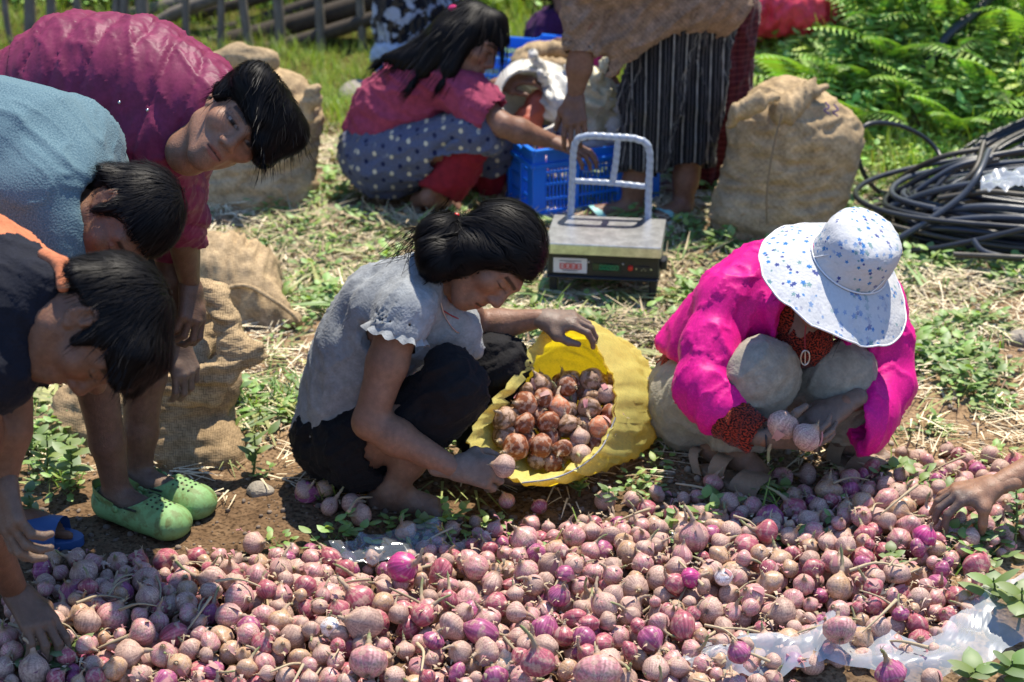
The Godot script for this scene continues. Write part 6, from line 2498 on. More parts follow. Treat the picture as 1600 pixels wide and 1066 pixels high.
func woman_in_grey() -> void:
	var o := person(Vector3(-0.324, 0, -4.303), "person squatting barefoot in a grey frilled blouse and black trousers, holding the yellow bag")
	var g := Geo.new()
	var s := Soft.new()
	var pelvis := Vector3(-0.408, 0.166, -4.45)
	var chest := Vector3(-0.316, 0.46, -4.42)
	var neck := Vector3(-0.202, 0.584, -4.41)
	s.chain([pelvis, Vector3(-0.365, 0.311, -4.44), chest, neck], [0.09, 0.08, 0.085, 0.05], 0.05)
	s.cap(chest, Vector3(-0.159, 0.494, -4.42), 0.075, 0.05, 0.05)
	s.cap(neck, Vector3(-0.102, 0.619, -4.385), 0.050, 0.048, 0.03)
	s.cap(neck, Vector3(-0.248, 0.556, -4.31), 0.040, 0.044, 0.03)
	s.cap(neck, Vector3(-0.163, 0.507, -4.54), 0.05, 0.050, 0.04)
	var wr := Vector3(-0.145, 0.202, -4.15)
	var wl := Vector3(0.07, 0.394, -4.63)
	arm(s, Vector3(-0.265, 0.55, -4.275), Vector3(-0.345, 0.3, -4.2), wr, 1.12)
	arm(s, Vector3(-0.161, 0.483, -4.57), Vector3(-0.088, 0.356, -4.66), wl, 1.05)
	leg(s, Vector3(-0.387, 0.175, -4.35), Vector3(-0.146, 0.359, -4.25), Vector3(-0.302, 0.066, -4.295))
	leg(s, Vector3(-0.395, 0.128, -4.56), Vector3(-0.037, 0.281, -4.58), Vector3(-0.112, -0.014, -4.62))
	foot(s, Vector3(-0.302, 0.066, -4.295), Vector3(-0.335, 0, -4.316), Vector3(0.971, 0.093, 0.219), 0.225, 1.0)
	foot(s, Vector3(-0.112, -0.014, -4.62), Vector3(-0.131, 0, -4.501), Vector3(0.976, 0.085, 0.2), 0.225, -1.0)
	s.solve(0.0085).into(g, null, dusted(skin_tone, 0.02, 0.20))
	var x := head(g, Vector3(-0.05, 0.666, -4.36), Basis(Vector3(0.285, -0.524, -0.803), Vector3(0.896, 0.444, 0.027), Vector3(0.342, -0.727, 0.596)), 1.04, false)
	hand(g, wr, Vector3(0.994, -0.073, 0.086), Vector3(0.101, 0.61, 0.786), true, [[35, 45, 30], [48, 50, 32], [55, 50, 30], [58, 48, 28]], [0.75, 0.25, 0.6, 0.9, -0.1, 0.5], 1.06, dusted(dusty_tone.lerp(skin_tone, 0.45), 0.3, 0.4))
	hand(g, wl, Vector3(0.988, 0.079, 0.133), Vector3(-0.102, 0.975, 0.198), false, [[28, 38, 25], [32, 40, 28], [36, 40, 28], [40, 40, 28]], [0.85, 0.1, 0.5, 0.95, -0.1, 0.4], 1.04, dusted(dusty_tone.lerp(skin_tone, 0.5), 0.6, 0.7))
	put("body", g, mats.skin, o)
	onion(Vector3(-0.018, 0.232, -4.1), 0.030, "brown", "earthy onion held in the near hand of the person in the grey blouse", "", false, 5, Basis(Vector3.BACK, 1.4))
	# blouse
	s = Soft.new()
	s.chain([Vector3(-0.434, 0.185, -4.46), Vector3(-0.404, 0.287, -4.455), Vector3(-0.362, 0.399, -4.44), Vector3(-0.299, 0.494, -4.42), Vector3(-0.218, 0.576, -4.42)], [0.122, 0.118, 0.122, 0.122, 0.078], 0.05)
	s.cap(Vector3(-0.299, 0.494, -4.42), Vector3(-0.14, 0.469, -4.42), 0.105, 0.062, 0.05)
	s.cap(Vector3(-0.175, 0.485, -4.4), Vector3(-0.099, 0.408, -4.4), 0.060, 0.028, 0.04)
	s.cap(Vector3(-0.227, 0.575, -4.38), Vector3(-0.256, 0.556, -4.29), 0.074, 0.070, 0.04)
	s.cap(Vector3(-0.256, 0.556, -4.29), Vector3(-0.277, 0.511, -4.258), 0.070, 0.072, 0.02)
	s.cap(Vector3(-0.191, 0.564, -4.46), Vector3(-0.151, 0.486, -4.57), 0.068, 0.058, 0.04)
	s.cap(Vector3(-0.457, 0.116, -4.47), Vector3(-0.37, 0.144, -4.45), 0.112, 0.105, 0.04)
	s.carve(Vector3(-0.157, 0.622, -4.42), Vector3(0, 0.511, -4.38), 0.062, 0.075, 0.01)
	s.carve(Vector3(-0.195, 0.617, -4.42), Vector3(-0.134, 0.584, -4.41), 0.052, 0.060, 0.01)
	s.cut(Vector3(-0.281, 0.511, -4.25), Vector3(-0.345, 0.3, -4.2) - Vector3(-0.265, 0.55, -4.275), 0.11, 0.003)
	s.carve(Vector3(-0.277, 0.522, -4.262), Vector3(-0.309, 0.405, -4.23), 0.058, 0.058, 0.003)
	s.cut(Vector3(-0.429, 0.108, -4.45), Vector3(-0.241, -0.851, 0.467), 0.30, 0.006)
	wear("blouse", s, 0.0085, mats.grey_blouse, o, folds(601, Vector3(0.486, 0.804, -0.342), 7.0, 0.006))
	# frill round the near armhole
	g = Geo.new()
	var axis := (Vector3(-0.345, 0.3, -4.2) - Vector3(-0.265, 0.55, -4.275)).normalized()
	var fx := axis.cross(Vector3(0, 0.391, 0.92)).normalized()
	var fz := axis.cross(fx)
	var rows := []
	for y in 5:
		var row := PackedVector3Array()
		for k in 72:
			var a := TAU * k / 72.0
			var wave := sin(a * 13.0 + 1.2 * sin(a * 3.0))
			var t := y / 4.0
			var r := 0.068 + 0.014 * t + 0.007 * t * wave
			row.push_back(Vector3(-0.277, 0.517, -4.26) + axis * (0.020 * t + 0.004 * t * cos(a * 13.0) - 0.004) + (fx * cos(a) + fz * sin(a)) * r)
		rows.push_back(row)
	g.rows(rows, true)
	put("frilled_sleeve", g, mats.grey_blouse, o)
	# trousers
	s = Soft.new()
	s.chain([Vector3(-0.448, 0.144, -4.45), Vector3(-0.37, 0.149, -4.44)], [0.122, 0.130], 0.05)
	s.cap(Vector3(-0.388, 0.152, -4.36), Vector3(-0.146, 0.354, -4.25), 0.112, 0.078, 0.04)
	s.cap(Vector3(-0.146, 0.354, -4.25), Vector3(-0.208, 0.256, -4.262), 0.078, 0.070, 0.03)
	s.cap(Vector3(-0.394, 0.133, -4.55), Vector3(-0.037, 0.281, -4.58), 0.11, 0.080, 0.04)
	s.cap(Vector3(-0.037, 0.281, -4.58), Vector3(-0.082, 0.072, -4.6), 0.080, 0.068, 0.03)
	s.cap(Vector3(-0.155, 0.422, -4.25), Vector3(-0.121, 0.388, -4.23), 0.055, 0.055, 0.04)
	s.cut(Vector3(-0.234, 0.21, -4.27), Vector3(-0.622, -0.72, 0.306), 0.13, 0.006)
	s.carve(Vector3(-0.172, 0.307, -4.258), Vector3(-0.272, 0.118, -4.285), 0.056, 0.056, 0.004)
	wear("trousers", s, 0.0085, mats.black_trousers, o, folds(605, Vector3(0.914, 0.374, -0.159), 11.0, 0.009))
	# hair gathered in a low bun
	s = Soft.new()
	s.ball(Vector3(0, 0.037, -0.012), Vector3(0.088, 0.103, 0.110), Basis.IDENTITY, 0.01)
	var a0 := Vector3(0, 0.056, 0.088)
	var z0 := Vector3(0, -0.085, -0.085)
	var line := (a0 - z0).normalized()
	s.cut(z0, Vector3(0, -line.z, line.y), 9.0, 0.012)
	s.cap(Vector3(-0.074, 0.03, 0.03), Vector3(-0.078, -0.045, -0.02), 0.022, 0.026, 0.03)
	s.cap(Vector3(0.070, 0.03, 0.03), Vector3(0.072, -0.04, -0.02), 0.020, 0.022, 0.03)
	s.ball(Vector3(-0.02, -0.090, -0.085), Vector3(0.074, 0.060, 0.058), Basis.IDENTITY, 0.015)
	s.ball(Vector3(-0.066, -0.108, -0.030), Vector3(0.048, 0.046, 0.058), Basis.IDENTITY, 0.012)
	s.ball(Vector3(-0.072, -0.045, 0.000), Vector3(0.028, 0.045, 0.045), Basis.IDENTITY, 0.03)
	hair(x, s, o, 9000, 0.085, func(p: Vector3) -> Vector3:
		var tie := Vector3(-0.03, -0.06, -0.09)
		var d: Vector3 = tie - p
		if p.y < -0.035 and p.z < 0.02:
			return d.cross(Vector3(0.4, 0.5, 1.0)).normalized()
		return d.normalized() + Vector3(-0.25, 0.1, -0.3), 0.0008, 0.010, 0.0055, 0.9)
	var wisps := Geo.new()
	for k in 70:
		var p0: Vector3 = x * Vector3(-0.02 + rnd(-0.05, 0.05), -0.10 + rnd(-0.03, 0.03), -0.10 + rnd(-0.03, 0.03))
		var p3 := Vector3(-0.313, 0.646, -4.4) + Vector3(rnd(-0.03, 0.05), rnd(-0.04, 0.03), rnd(-0.06, 0.06))
		if k > 26:
			p3 = Vector3(-0.233, 0.628, -4.36) + Vector3(rnd(-0.05, 0.10), rnd(-0.03, 0.05), rnd(-0.06, 0.05))
		strip(wisps, smooth_path([p0, p0.lerp(p3, 0.5) + Vector3(rnd(-0.02, 0.02), rnd(0.0, 0.035), rnd(-0.02, 0.02)), p3], 6), 0.0011)
	put("loose_hair", wisps, mats.hair, o)
	g = Geo.new()
	g.ball(x * Vector3(-0.035, -0.035, -0.118), Vector3(0.008, 0.006, 0.006), Basis.IDENTITY, 8)
	put("hair_tie", g, mats.red_plastic, o)
	rope("necklace", [Vector3(-0.23, 0.646, -4.37), Vector3(-0.229, 0.615, -4.33), Vector3(-0.199, 0.567, -4.325), Vector3(-0.156, 0.529, -4.335), Vector3(-0.126, 0.502, -4.36)], 0.0016, mats.thread_red, o)
	rope("necklace", [Vector3(-0.199, 0.647, -4.355), Vector3(-0.18, 0.592, -4.325), Vector3(-0.161, 0.52, -4.325), Vector3(-0.132, 0.474, -4.345), Vector3(-0.123, 0.489, -4.37), Vector3(-0.121, 0.545, -4.38)], 0.0016, mats.silver, o)


func strip(g: Geo, path: PackedVector3Array, w: float) -> void:
	var s := g.v.size()
	var n := path.size()
	for k in n:
		var d := (path[mini(k + 1, n - 1)] - path[maxi(k - 1, 0)]).normalized()
		var side := d.cross(Vector3(0.3, 0.5, 0.8)).normalized() * w * (1.0 - 0.7 * k / n)
		g.vert(path[k] - side)
		g.vert(path[k] + side)
	for k in n - 1:
		var q := s + k * 2
		g.quad(q, q + 2, q + 3, q + 1)


func sandal(parent: Node, heel: Vector3, ahead: Vector3, m: Material, straps: Array, length := 0.255) -> void:
	var f := Vector3(ahead.x, 0, ahead.z).normalized()
	var side := f.cross(Vector3.UP)
	var g := Geo.new()
	var rows := []
	for y in 4:
		var row := PackedVector3Array()
		for k in 28:
			var a := TAU * k / 28.0
			var l := cos(a) * length * 0.5
			var w := sin(a) * (0.046 + 0.008 * cos(a)) * (1.0 if y in [1, 2] else 0.95)
			row.push_back(heel + f * (length * 0.40 + l) + side * w + Vector3(0, [0.0, 0.003, 0.019, 0.022][y], 0))
		rows.push_back(row)
	g.rows(rows, true)
	g.cap_row(rows[3])
	g.cap_row(rows[0], true)
	var sole := put("sandal", g, m, parent)
	for q in straps:
		var st := Geo.new()
		var rr := []
		for y in 9:
			var t := y / 8.0
			var row := PackedVector3Array()
			for k in 4:
				var w: float = (k / 3.0 - 0.5) * q[1]
				var arc := sin(t * PI)
				row.push_back(heel + f * (q[0] + w + q[3] * arc) + side * cos(t * PI) * q[4] + Vector3(0, 0.014 + pow(arc, 0.7) * q[2], 0))
			rr.push_back(row)
		st.rows(rr)
		put("strap", st, m, sole)


func woman_in_pink() -> void:
	var o := person(Vector3(0.672, 0, -4.498), "person squatting in a bright pink silk jacket and flowered sun hat, holding two onions")
	var g := Geo.new()
	var s := Soft.new()
	var pelvis := Vector3(0.554, 0.125, -4.72)
	var chest := Vector3(0.708, 0.441, -4.64)
	var neck := Vector3(0.783, 0.499, -4.53)
	s.chain([pelvis, Vector3(0.622, 0.279, -4.7), chest, neck], [0.11, 0.105, 0.11, 0.06], 0.05)
	s.cap(chest, Vector3(0.744, 0.401, -4.52), 0.09, 0.06, 0.04)
	s.cap(neck, Vector3(0.805, 0.564, -4.46), 0.052, 0.05, 0.03)
	var wr := Vector3(0.629, 0.215, -4.29)
	var wl := Vector3(0.838, 0.269, -4.37)
	arm(s, Vector3(0.551, 0.45, -4.58), Vector3(0.484, 0.276, -4.43), wr)
	arm(s, Vector3(0.948, 0.457, -4.6), Vector3(0.978, 0.266, -4.5), wl)
	leg(s, Vector3(0.505, 0.138, -4.66), Vector3(0.629, 0.329, -4.42), Vector3(0.588, 0.072, -4.5))
	leg(s, Vector3(0.629, 0.101, -4.76), Vector3(0.847, 0.297, -4.48), Vector3(0.886, 0.064, -4.585))
	foot(s, Vector3(0.588, 0.076, -4.5), Vector3(0.529, 0.011, -4.555) * Vector3(1, 0, 1) + Vector3(0, 0.022, 0), Vector3(0.707, 0.277, 0.651), 0.22, 1.0)
	foot(s, Vector3(0.886, 0.064, -4.585), Vector3(0.866, 0.011, -4.67) * Vector3(1, 0, 1) + Vector3(0, 0.022, 0), Vector3(0.567, 0.323, 0.758), 0.22, -1.0)
	s.solve(0.0085).into(g, null, dusted(skin_tone, 0.02, 0.14))
	var x := head(g, Vector3(0.812, 0.586, -4.44), Basis(Vector3(0.836, -0.472, 0.28), Vector3(0.421, 0.879, 0.225), Vector3(-0.352, -0.07, 0.933)), 1.03, false, false, null, 0.005)
	hand(g, wr, Vector3(0.985, -0.064, 0.158), Vector3(-0.051, -0.536, 0.843), true, [[22, 32, 25], [18, 30, 22], [12, 26, 20], [10, 22, 18]], [0.5, 0.55, 0.5, 0.7, 0.1, 0.7], 1.04, dusted(dusty_tone.lerp(skin_tone, 0.35), 0.4, 0.5))
	hand(g, wl, Vector3(-0.867, -0.398, 0.301), Vector3(-0.3, 0.791, 0.533), false, [[18, 25, 18], [24, 30, 20], [30, 32, 22], [36, 34, 22]], [0.85, 0.5, 0.15, 0.95, 0.1, 0.2], 1.04, dusted(dusty_tone.lerp(skin_tone, 0.35), 0.4, 0.5))
	put("body", g, mats.skin, o)
	onion(Vector3(0.668, 0.259, -4.27), 0.036, "dusty", "dusty onion held higher against the wrist of the person in the pink jacket", "", false, 11, Basis(Vector3.BACK, 2.6))
	onion(Vector3(0.721, 0.246, -4.225), 0.037, "dusty", "dusty round onion held in the open palm of the person in the pink jacket", "", false, 5, Basis(Vector3.BACK, -0.6))
	# printed shirt under the jacket
	s = Soft.new()
	s.chain([Vector3(0.511, 0.143, -4.73), Vector3(0.622, 0.279, -4.7), chest, Vector3(0.757, 0.458, -4.56)], [0.138, 0.125, 0.125, 0.07], 0.05)
	s.cap(chest, Vector3(0.755, 0.378, -4.51), 0.10, 0.066, 0.04)
	s.carve(Vector3(0.784, 0.497, -4.5), Vector3(0.737, 0.469, -4.42), 0.060, 0.055, 0.01)
	s.chain([Vector3(0.502, 0.257, -4.41), Vector3(0.547, 0.23, -4.365), Vector3(0.608, 0.217, -4.3)], [0.055, 0.056, 0.050], 0.02)
	s.carve(Vector3(0.593, 0.22, -4.315), Vector3(0.678, 0.206, -4.25), 0.036, 0.040, 0.004)
	s.cut(Vector3(0.611, 0.214, -4.298), Vector3(0.886, -0.377, 0.27), 0.09, 0.004)
	wear("printed_shirt", s, 0.009, mats.leopard, o, folds(611, Vector3(0.287, 0.881, -0.375), 12.0, 0.006))
	# jacket
	s = Soft.new()
	s.chain([Vector3(0.491, 0.233, -4.74), Vector3(0.595, 0.339, -4.71), Vector3(0.693, 0.459, -4.66), Vector3(0.769, 0.507, -4.57)], [0.120, 0.134, 0.130, 0.082], 0.06)
	s.cap(Vector3(0.579, 0.453, -4.61), Vector3(0.879, 0.471, -4.63), 0.098, 0.10, 0.06)
	s.chain([Vector3(0.547, 0.45, -4.58), Vector3(0.509, 0.365, -4.5), Vector3(0.483, 0.289, -4.43)], [0.076, 0.070, 0.072], 0.04)
	s.chain([Vector3(0.483, 0.289, -4.43), Vector3(0.529, 0.247, -4.385)], [0.072, 0.074], 0.03)
	s.chain([Vector3(0.948, 0.457, -4.6), Vector3(0.963, 0.352, -4.55), Vector3(0.971, 0.27, -4.5)], [0.074, 0.066, 0.068], 0.04)
	s.chain([Vector3(0.971, 0.27, -4.5), Vector3(0.905, 0.217, -4.42), Vector3(0.876, 0.205, -4.4)], [0.068, 0.076, 0.086], 0.03)
	s.cap(Vector3(0.674, 0.471, -4.52), Vector3(0.701, 0.378, -4.47), 0.050, 0.022, 0.03)
	s.cap(Vector3(0.866, 0.432, -4.53), Vector3(0.843, 0.4, -4.5), 0.050, 0.035, 0.04)
	s.carve(Vector3(0.776, 0.473, -4.56), Vector3(0.748, 0.399, -4.36), 0.075, 0.125, 0.012)
	s.carve(Vector3(0.78, 0.549, -4.5), Vector3(0.747, 0.512, -4.42), 0.060, 0.07, 0.012)
	s.carve(Vector3(0.675, 0.311, -4.52), Vector3(0.824, 0.293, -4.52), 0.085, 0.085, 0.012)
	s.cut(Vector3(0.551, 0.233, -4.37), Vector3(0.617, -0.65, 0.444), 0.12, 0.004)
	s.carve(Vector3(0.523, 0.249, -4.39), Vector3(0.607, 0.194, -4.31), 0.050, 0.056, 0.004)
	s.cut(Vector3(0.868, 0.206, -4.39), Vector3(-0.962, -0.088, 0.258), 0.14, 0.004)
	s.carve(Vector3(0.914, 0.22, -4.42), Vector3(0.805, 0.209, -4.36), 0.054, 0.066, 0.004)
	s.cut(Vector3(0.476, 0.186, -4.74), Vector3(-0.662, -0.69, 0.293), 0.17, 0.006)
	wear("silk_jacket", s, 0.0085, mats.pink_silk, o, folds(615, Vector3(0.192, 0.961, -0.2), 6.0, 0.009))
	# trousers
	s = Soft.new()
	s.chain([Vector3(0.494, 0.119, -4.72), Vector3(0.572, 0.119, -4.72)], [0.135, 0.13], 0.05)
	s.cap(Vector3(0.493, 0.134, -4.66), Vector3(0.63, 0.324, -4.43), 0.125, 0.092, 0.05)
	s.chain([Vector3(0.63, 0.324, -4.43), Vector3(0.607, 0.212, -4.46), Vector3(0.584, 0.083, -4.5)], [0.092, 0.085, 0.068], 0.03)
	s.cap(Vector3(0.629, 0.101, -4.76), Vector3(0.849, 0.289, -4.49), 0.12, 0.088, 0.05)
	s.chain([Vector3(0.849, 0.289, -4.49), Vector3(0.866, 0.18, -4.53), Vector3(0.884, 0.076, -4.575)], [0.088, 0.080, 0.066], 0.03)
	s.cut(Vector3(0.585, 0.068, -4.5), Vector3(0, -0.877, 0.481), 0.10, 0.004)
	s.cut(Vector3(0.886, 0.062, -4.58), Vector3(0, -0.877, 0.481), 0.10, 0.004)
	s.carve(Vector3(0.584, 0.102, -4.5), Vector3(0.588, 0.008, -4.5), 0.055, 0.055, 0.004)
	wear("trousers", s, 0.0095, mats.khaki, o, folds(619, Vector3(0.707, 0.651, -0.277), 8.0, 0.006))
	for q in [[Vector3(0.515, 0, -4.509), Vector3(0.707, 0.277, 0.651)], [Vector3(0.852, 0, -4.622), Vector3(0.567, 0.323, 0.758)]]:
		sandal(o, q[0], q[1], mats.brown_rubber, [[0.055, 0.05, 0.062, 0.0, 0.044], [0.145, 0.085, 0.040, 0.01, 0.050], [-0.005, 0.030, 0.050, -0.035, 0.040]])
	# hair at the nape and below the brim
	s = Soft.new()
	s.ball(Vector3(0, 0.03, -0.016), Vector3(0.082, 0.09, 0.098), Basis.IDENTITY, 0.01)
	s.cap(Vector3(0.072, 0.0, 0.0), Vector3(0.080, -0.10, 0.02), 0.022, 0.016, 0.02)
	s.cap(Vector3(-0.072, 0.0, 0.0), Vector3(-0.074, -0.07, 0.0), 0.022, 0.014, 0.02)
	s.cut(Vector3(0, 0.05, 0.088), Vector3(0, -0.3, 1.0), 0.12, 0.01)
	hair(x, s, o, 600, 0.08, combed(Vector3(0, 0.14, -0.02), 0.6))
	# hat: crown, wide brim, mesh back, band and seams
	var hx := x * Transform3D(Basis(Vector3.RIGHT, 0.10), Vector3(0, 0.040, -0.008))
	g = Geo.new()
	var rows := []
	var n1 := noise(621, 9.0, 2)
	for y in 15:
		var t := y / 14.0
		var row := PackedVector3Array()
		for k in 64:
			var a := TAU * k / 64.0
			var r := pow(maxf(0.0, 1.0 - pow(t, 4.2)), 0.5)
			var yy := 0.112 * sin(t * PI * 0.5) * (0.75 + 0.25 * t) + 0.004
			var p := Vector3(sin(a) * 0.098 * r, yy, cos(a) * 0.112 * r)
			p *= 1.0 + 0.030 * n1.get_noise_3dv(p * 3.0)
			row.push_back(hx * p)
		rows.push_back(row)
	g.rows(rows, true)
	var hat := put("sun_hat", g, mats.hat_print, o)
	g = Geo.new()
	rows = []
	for y in 12:
		var t := y / 11.0
		for lay in 1:
			var row := PackedVector3Array()
			for k in 80:
				var a := TAU * k / 80.0
				var front := 0.5 + 0.5 * cos(a)
				var wide := 0.045 + 0.080 * pow(front, 0.6)
				var r0 := Vector2(sin(a) * 0.098, cos(a) * 0.112)
				var out := r0.normalized() * wide * t
				var dip := -0.012 - 0.032 * t * t * pow(absf(sin(a)), 1.5) - 0.022 * t * front - 0.02 * t
				var p := Vector3(r0.x + out.x, dip + 0.012, r0.y + out.y)
				p.y += 0.010 * t * n1.get_noise_3dv(p * 1.4)
				row.push_back(hx * p)
			rows.push_back(row)
	for y in 12:
		var row := PackedVector3Array()
		for p in rows[11 - y]:
			row.push_back(p - hx.basis.y.normalized() * 0.0035)
		rows.push_back(row)
	g.rows(rows, true)
	put("brim", g, mats.hat_print, hat)
	var edge: PackedVector3Array = rows[11]
	g = Geo.new()
	g.tube(edge, PackedFloat32Array([0.0024]), 6, false, true)
	put("brim_piping", g, mats.white_paper, hat)
	g = Geo.new()
	rows = []
	for y in 9:
		var row := PackedVector3Array()
		for k in 17:
			var a := PI + (k / 16.0 - 0.5) * 1.9
			var t := y / 8.0
			row.push_back(hx * (Vector3(sin(a) * 0.0995 * (1.0 - 0.09 * t), 0.010 + 0.066 * t, cos(a) * 0.1135 * (1.0 - 0.09 * t)) * 1.018))
		rows.push_back(row)
	g.rows(rows)
	put("mesh_panel", g, mats.hat_mesh, hat)
	for q in [[0.9, 0.0], [-0.9, 0.0]]:
		var pts := []
		for k in 7:
			var t := k / 6.0
			pts.push_back(hx * (Vector3(sin(q[0] + 0.5 * t) * 0.0985 * (1.0 - 0.107 * t * t), 0.070 * t + 0.004, cos(q[0] + 0.5 * t) * 0.1125 * (1.0 - 0.107 * t * t)) * 1.016))
		rope("seam", pts, 0.0016, mats.white_paper, hat)
	var ring := []
	for k in 24:
		var a := TAU * k / 24.0
		ring.push_back(hx * Vector3(sin(a) * 0.1005, 0.004, cos(a) * 0.1145))
	g = Geo.new()
	g.tube(smooth_path(ring, 2, true), PackedFloat32Array([0.0022]), 6, false, true)
	put("hat_band_seam", g, mats.white_paper, hat)
	rope("necklace", [Vector3(0.739, 0.483, -4.44), Vector3(0.732, 0.443, -4.42), Vector3(0.732, 0.406, -4.405)], 0.0016, mats.thread_red, o)
	var loop := []
	for k in 12:
		var a := TAU * k / 12.0
		loop.push_back(Vector3(0.733, 0.383, -4.4) + Vector3(sin(a) * 0.011, cos(a) * 0.020, 0.0))
	g = Geo.new()
	g.tube(smooth_path(loop, 2, true), PackedFloat32Array([0.0022]), 6, false, true)
	g.bar(Vector3(0.732, 0.401, -4.4), Vector3(0.734, 0.366, -4.4), 0.003, 0.003, 0.0006)
	put("pendant", g, mats.silver, o)
	rope("bracelet", [wr + Vector3(-0.004, 0.028, 0.0), wr + Vector3(-0.002, 0.012, 0.026), wr + Vector3(0.0, -0.014, 0.026), wr + Vector3(0.004, -0.028, 0.0)], 0.0022, mats.black_metal, o)


func clog(parent: Node, heel: Vector3, ahead: Vector3, m: Material) -> void:
	var f := Vector3(ahead.x, 0, ahead.z).normalized() * 0.88
	var side := f.cross(Vector3.UP)  # both a little short: a small foot
	var up := Vector3.UP
	var b := Basis(side.normalized(), up, f.normalized())
	var s := Soft.new()
	s.cap(heel + f * 0.02 + up * 0.030, heel + f * 0.20 + up * 0.030, 0.047, 0.054, 0.02, up, 0.62)
	s.cap(heel + f * 0.13 + up * 0.045, heel + f * 0.205 + up * 0.040, 0.054, 0.046, 0.03, up, 0.85)
	s.cap(heel + f * 0.00 + up * 0.045, heel + f * 0.05 + up * 0.05, 0.044, 0.044, 0.02)
	s.ball(heel + f * 0.235 + up * 0.030, Vector3(0.048, 0.034, 0.035), b, 0.03)
	s.carve(heel + f * 0.015 + up * 0.085, heel + f * 0.10 + up * 0.085, 0.042, 0.042, 0.01)
	s.carve(heel + f * 0.015 + up * 0.060, heel + f * 0.09 + up * 0.055, 0.036, 0.036, 0.008)
	s.cut(heel + up * 0.004, -up, 0.5, 0.003)
	var c := wear("clog", s, 0.0045, m, parent)
	# welt round the sole and the heel strap
	var ring := []
	for k in 26:
		var a := TAU * k / 26.0
		ring.push_back(heel + f * (0.118 + cos(a) * 0.150) + side * sin(a) * (0.050 + 0.008 * cos(a)) + up * (0.017 + 0.003 * cos(a)))
	var g := Geo.new()
	g.tube(smooth_path(ring, 2, true), PackedFloat32Array([0.0055]), 6, false, true)
	put("welt", g, m, c)
	g = Geo.new()
	var rows := []
	for y in 13:
		var t := y / 12.0
		var a := PI * t
		var row := PackedVector3Array()
		for k in 3:
			row.push_back(heel + f * (0.062 - sin(a) * 0.112) + side * cos(a) * 0.051 + up * (0.052 + sin(a) * 0.022 + 0.018 * (k - 1)))
		rows.push_back(row)
	g.rows(rows)
	put("heel_strap", g, m, c)
	for e in [-1.0, 1.0]:
		g = Geo.new()
		g.ball(heel + f * 0.068 + side * e * 0.053 + up * 0.055, Vector3(0.006, 0.010, 0.010), b, 8)
		put("rivet", g, m, c)
	# vent slots in raised frames on the sides, holes over the toes
	var hole: Material = mats.dark_hole
	for e in [-1.0, 1.0]:
		for k in 2:
			g = Geo.new()
			var at: Vector3 = heel + f * (0.125 + 0.0 * k) + side * e * 0.0545 + up * (0.056 + 0.012 * k)
			g.bar(at - f * 0.022, at + f * 0.022, 0.005, 0.005, 0.001)
			put("vent", g, hole, c)
		for k in 3:
			g = Geo.new()
			var at: Vector3 = heel + f * (0.175 + 0.030 * k) + side * e * (0.0545 - 0.006 * k * k) + up * 0.034
			g.ball(at, Vector3(0.004, 0.0045, 0.008), b, 6)
			put("vent", g, hole, c)
	for j in 4:
		for k in 4:
			g = Geo.new()
			var p := heel + f * (0.165 + 0.018 * k) + side * (j - 1.5) * 0.017 + up * 0.12
			for q in 60:
				if s.at(p) < 0.001:
					break
				p -= up * 0.0015
			g.ball(p, Vector3(0.0036, 0.0022, 0.0036), b, 5)
			put("vent", g, hole, c)


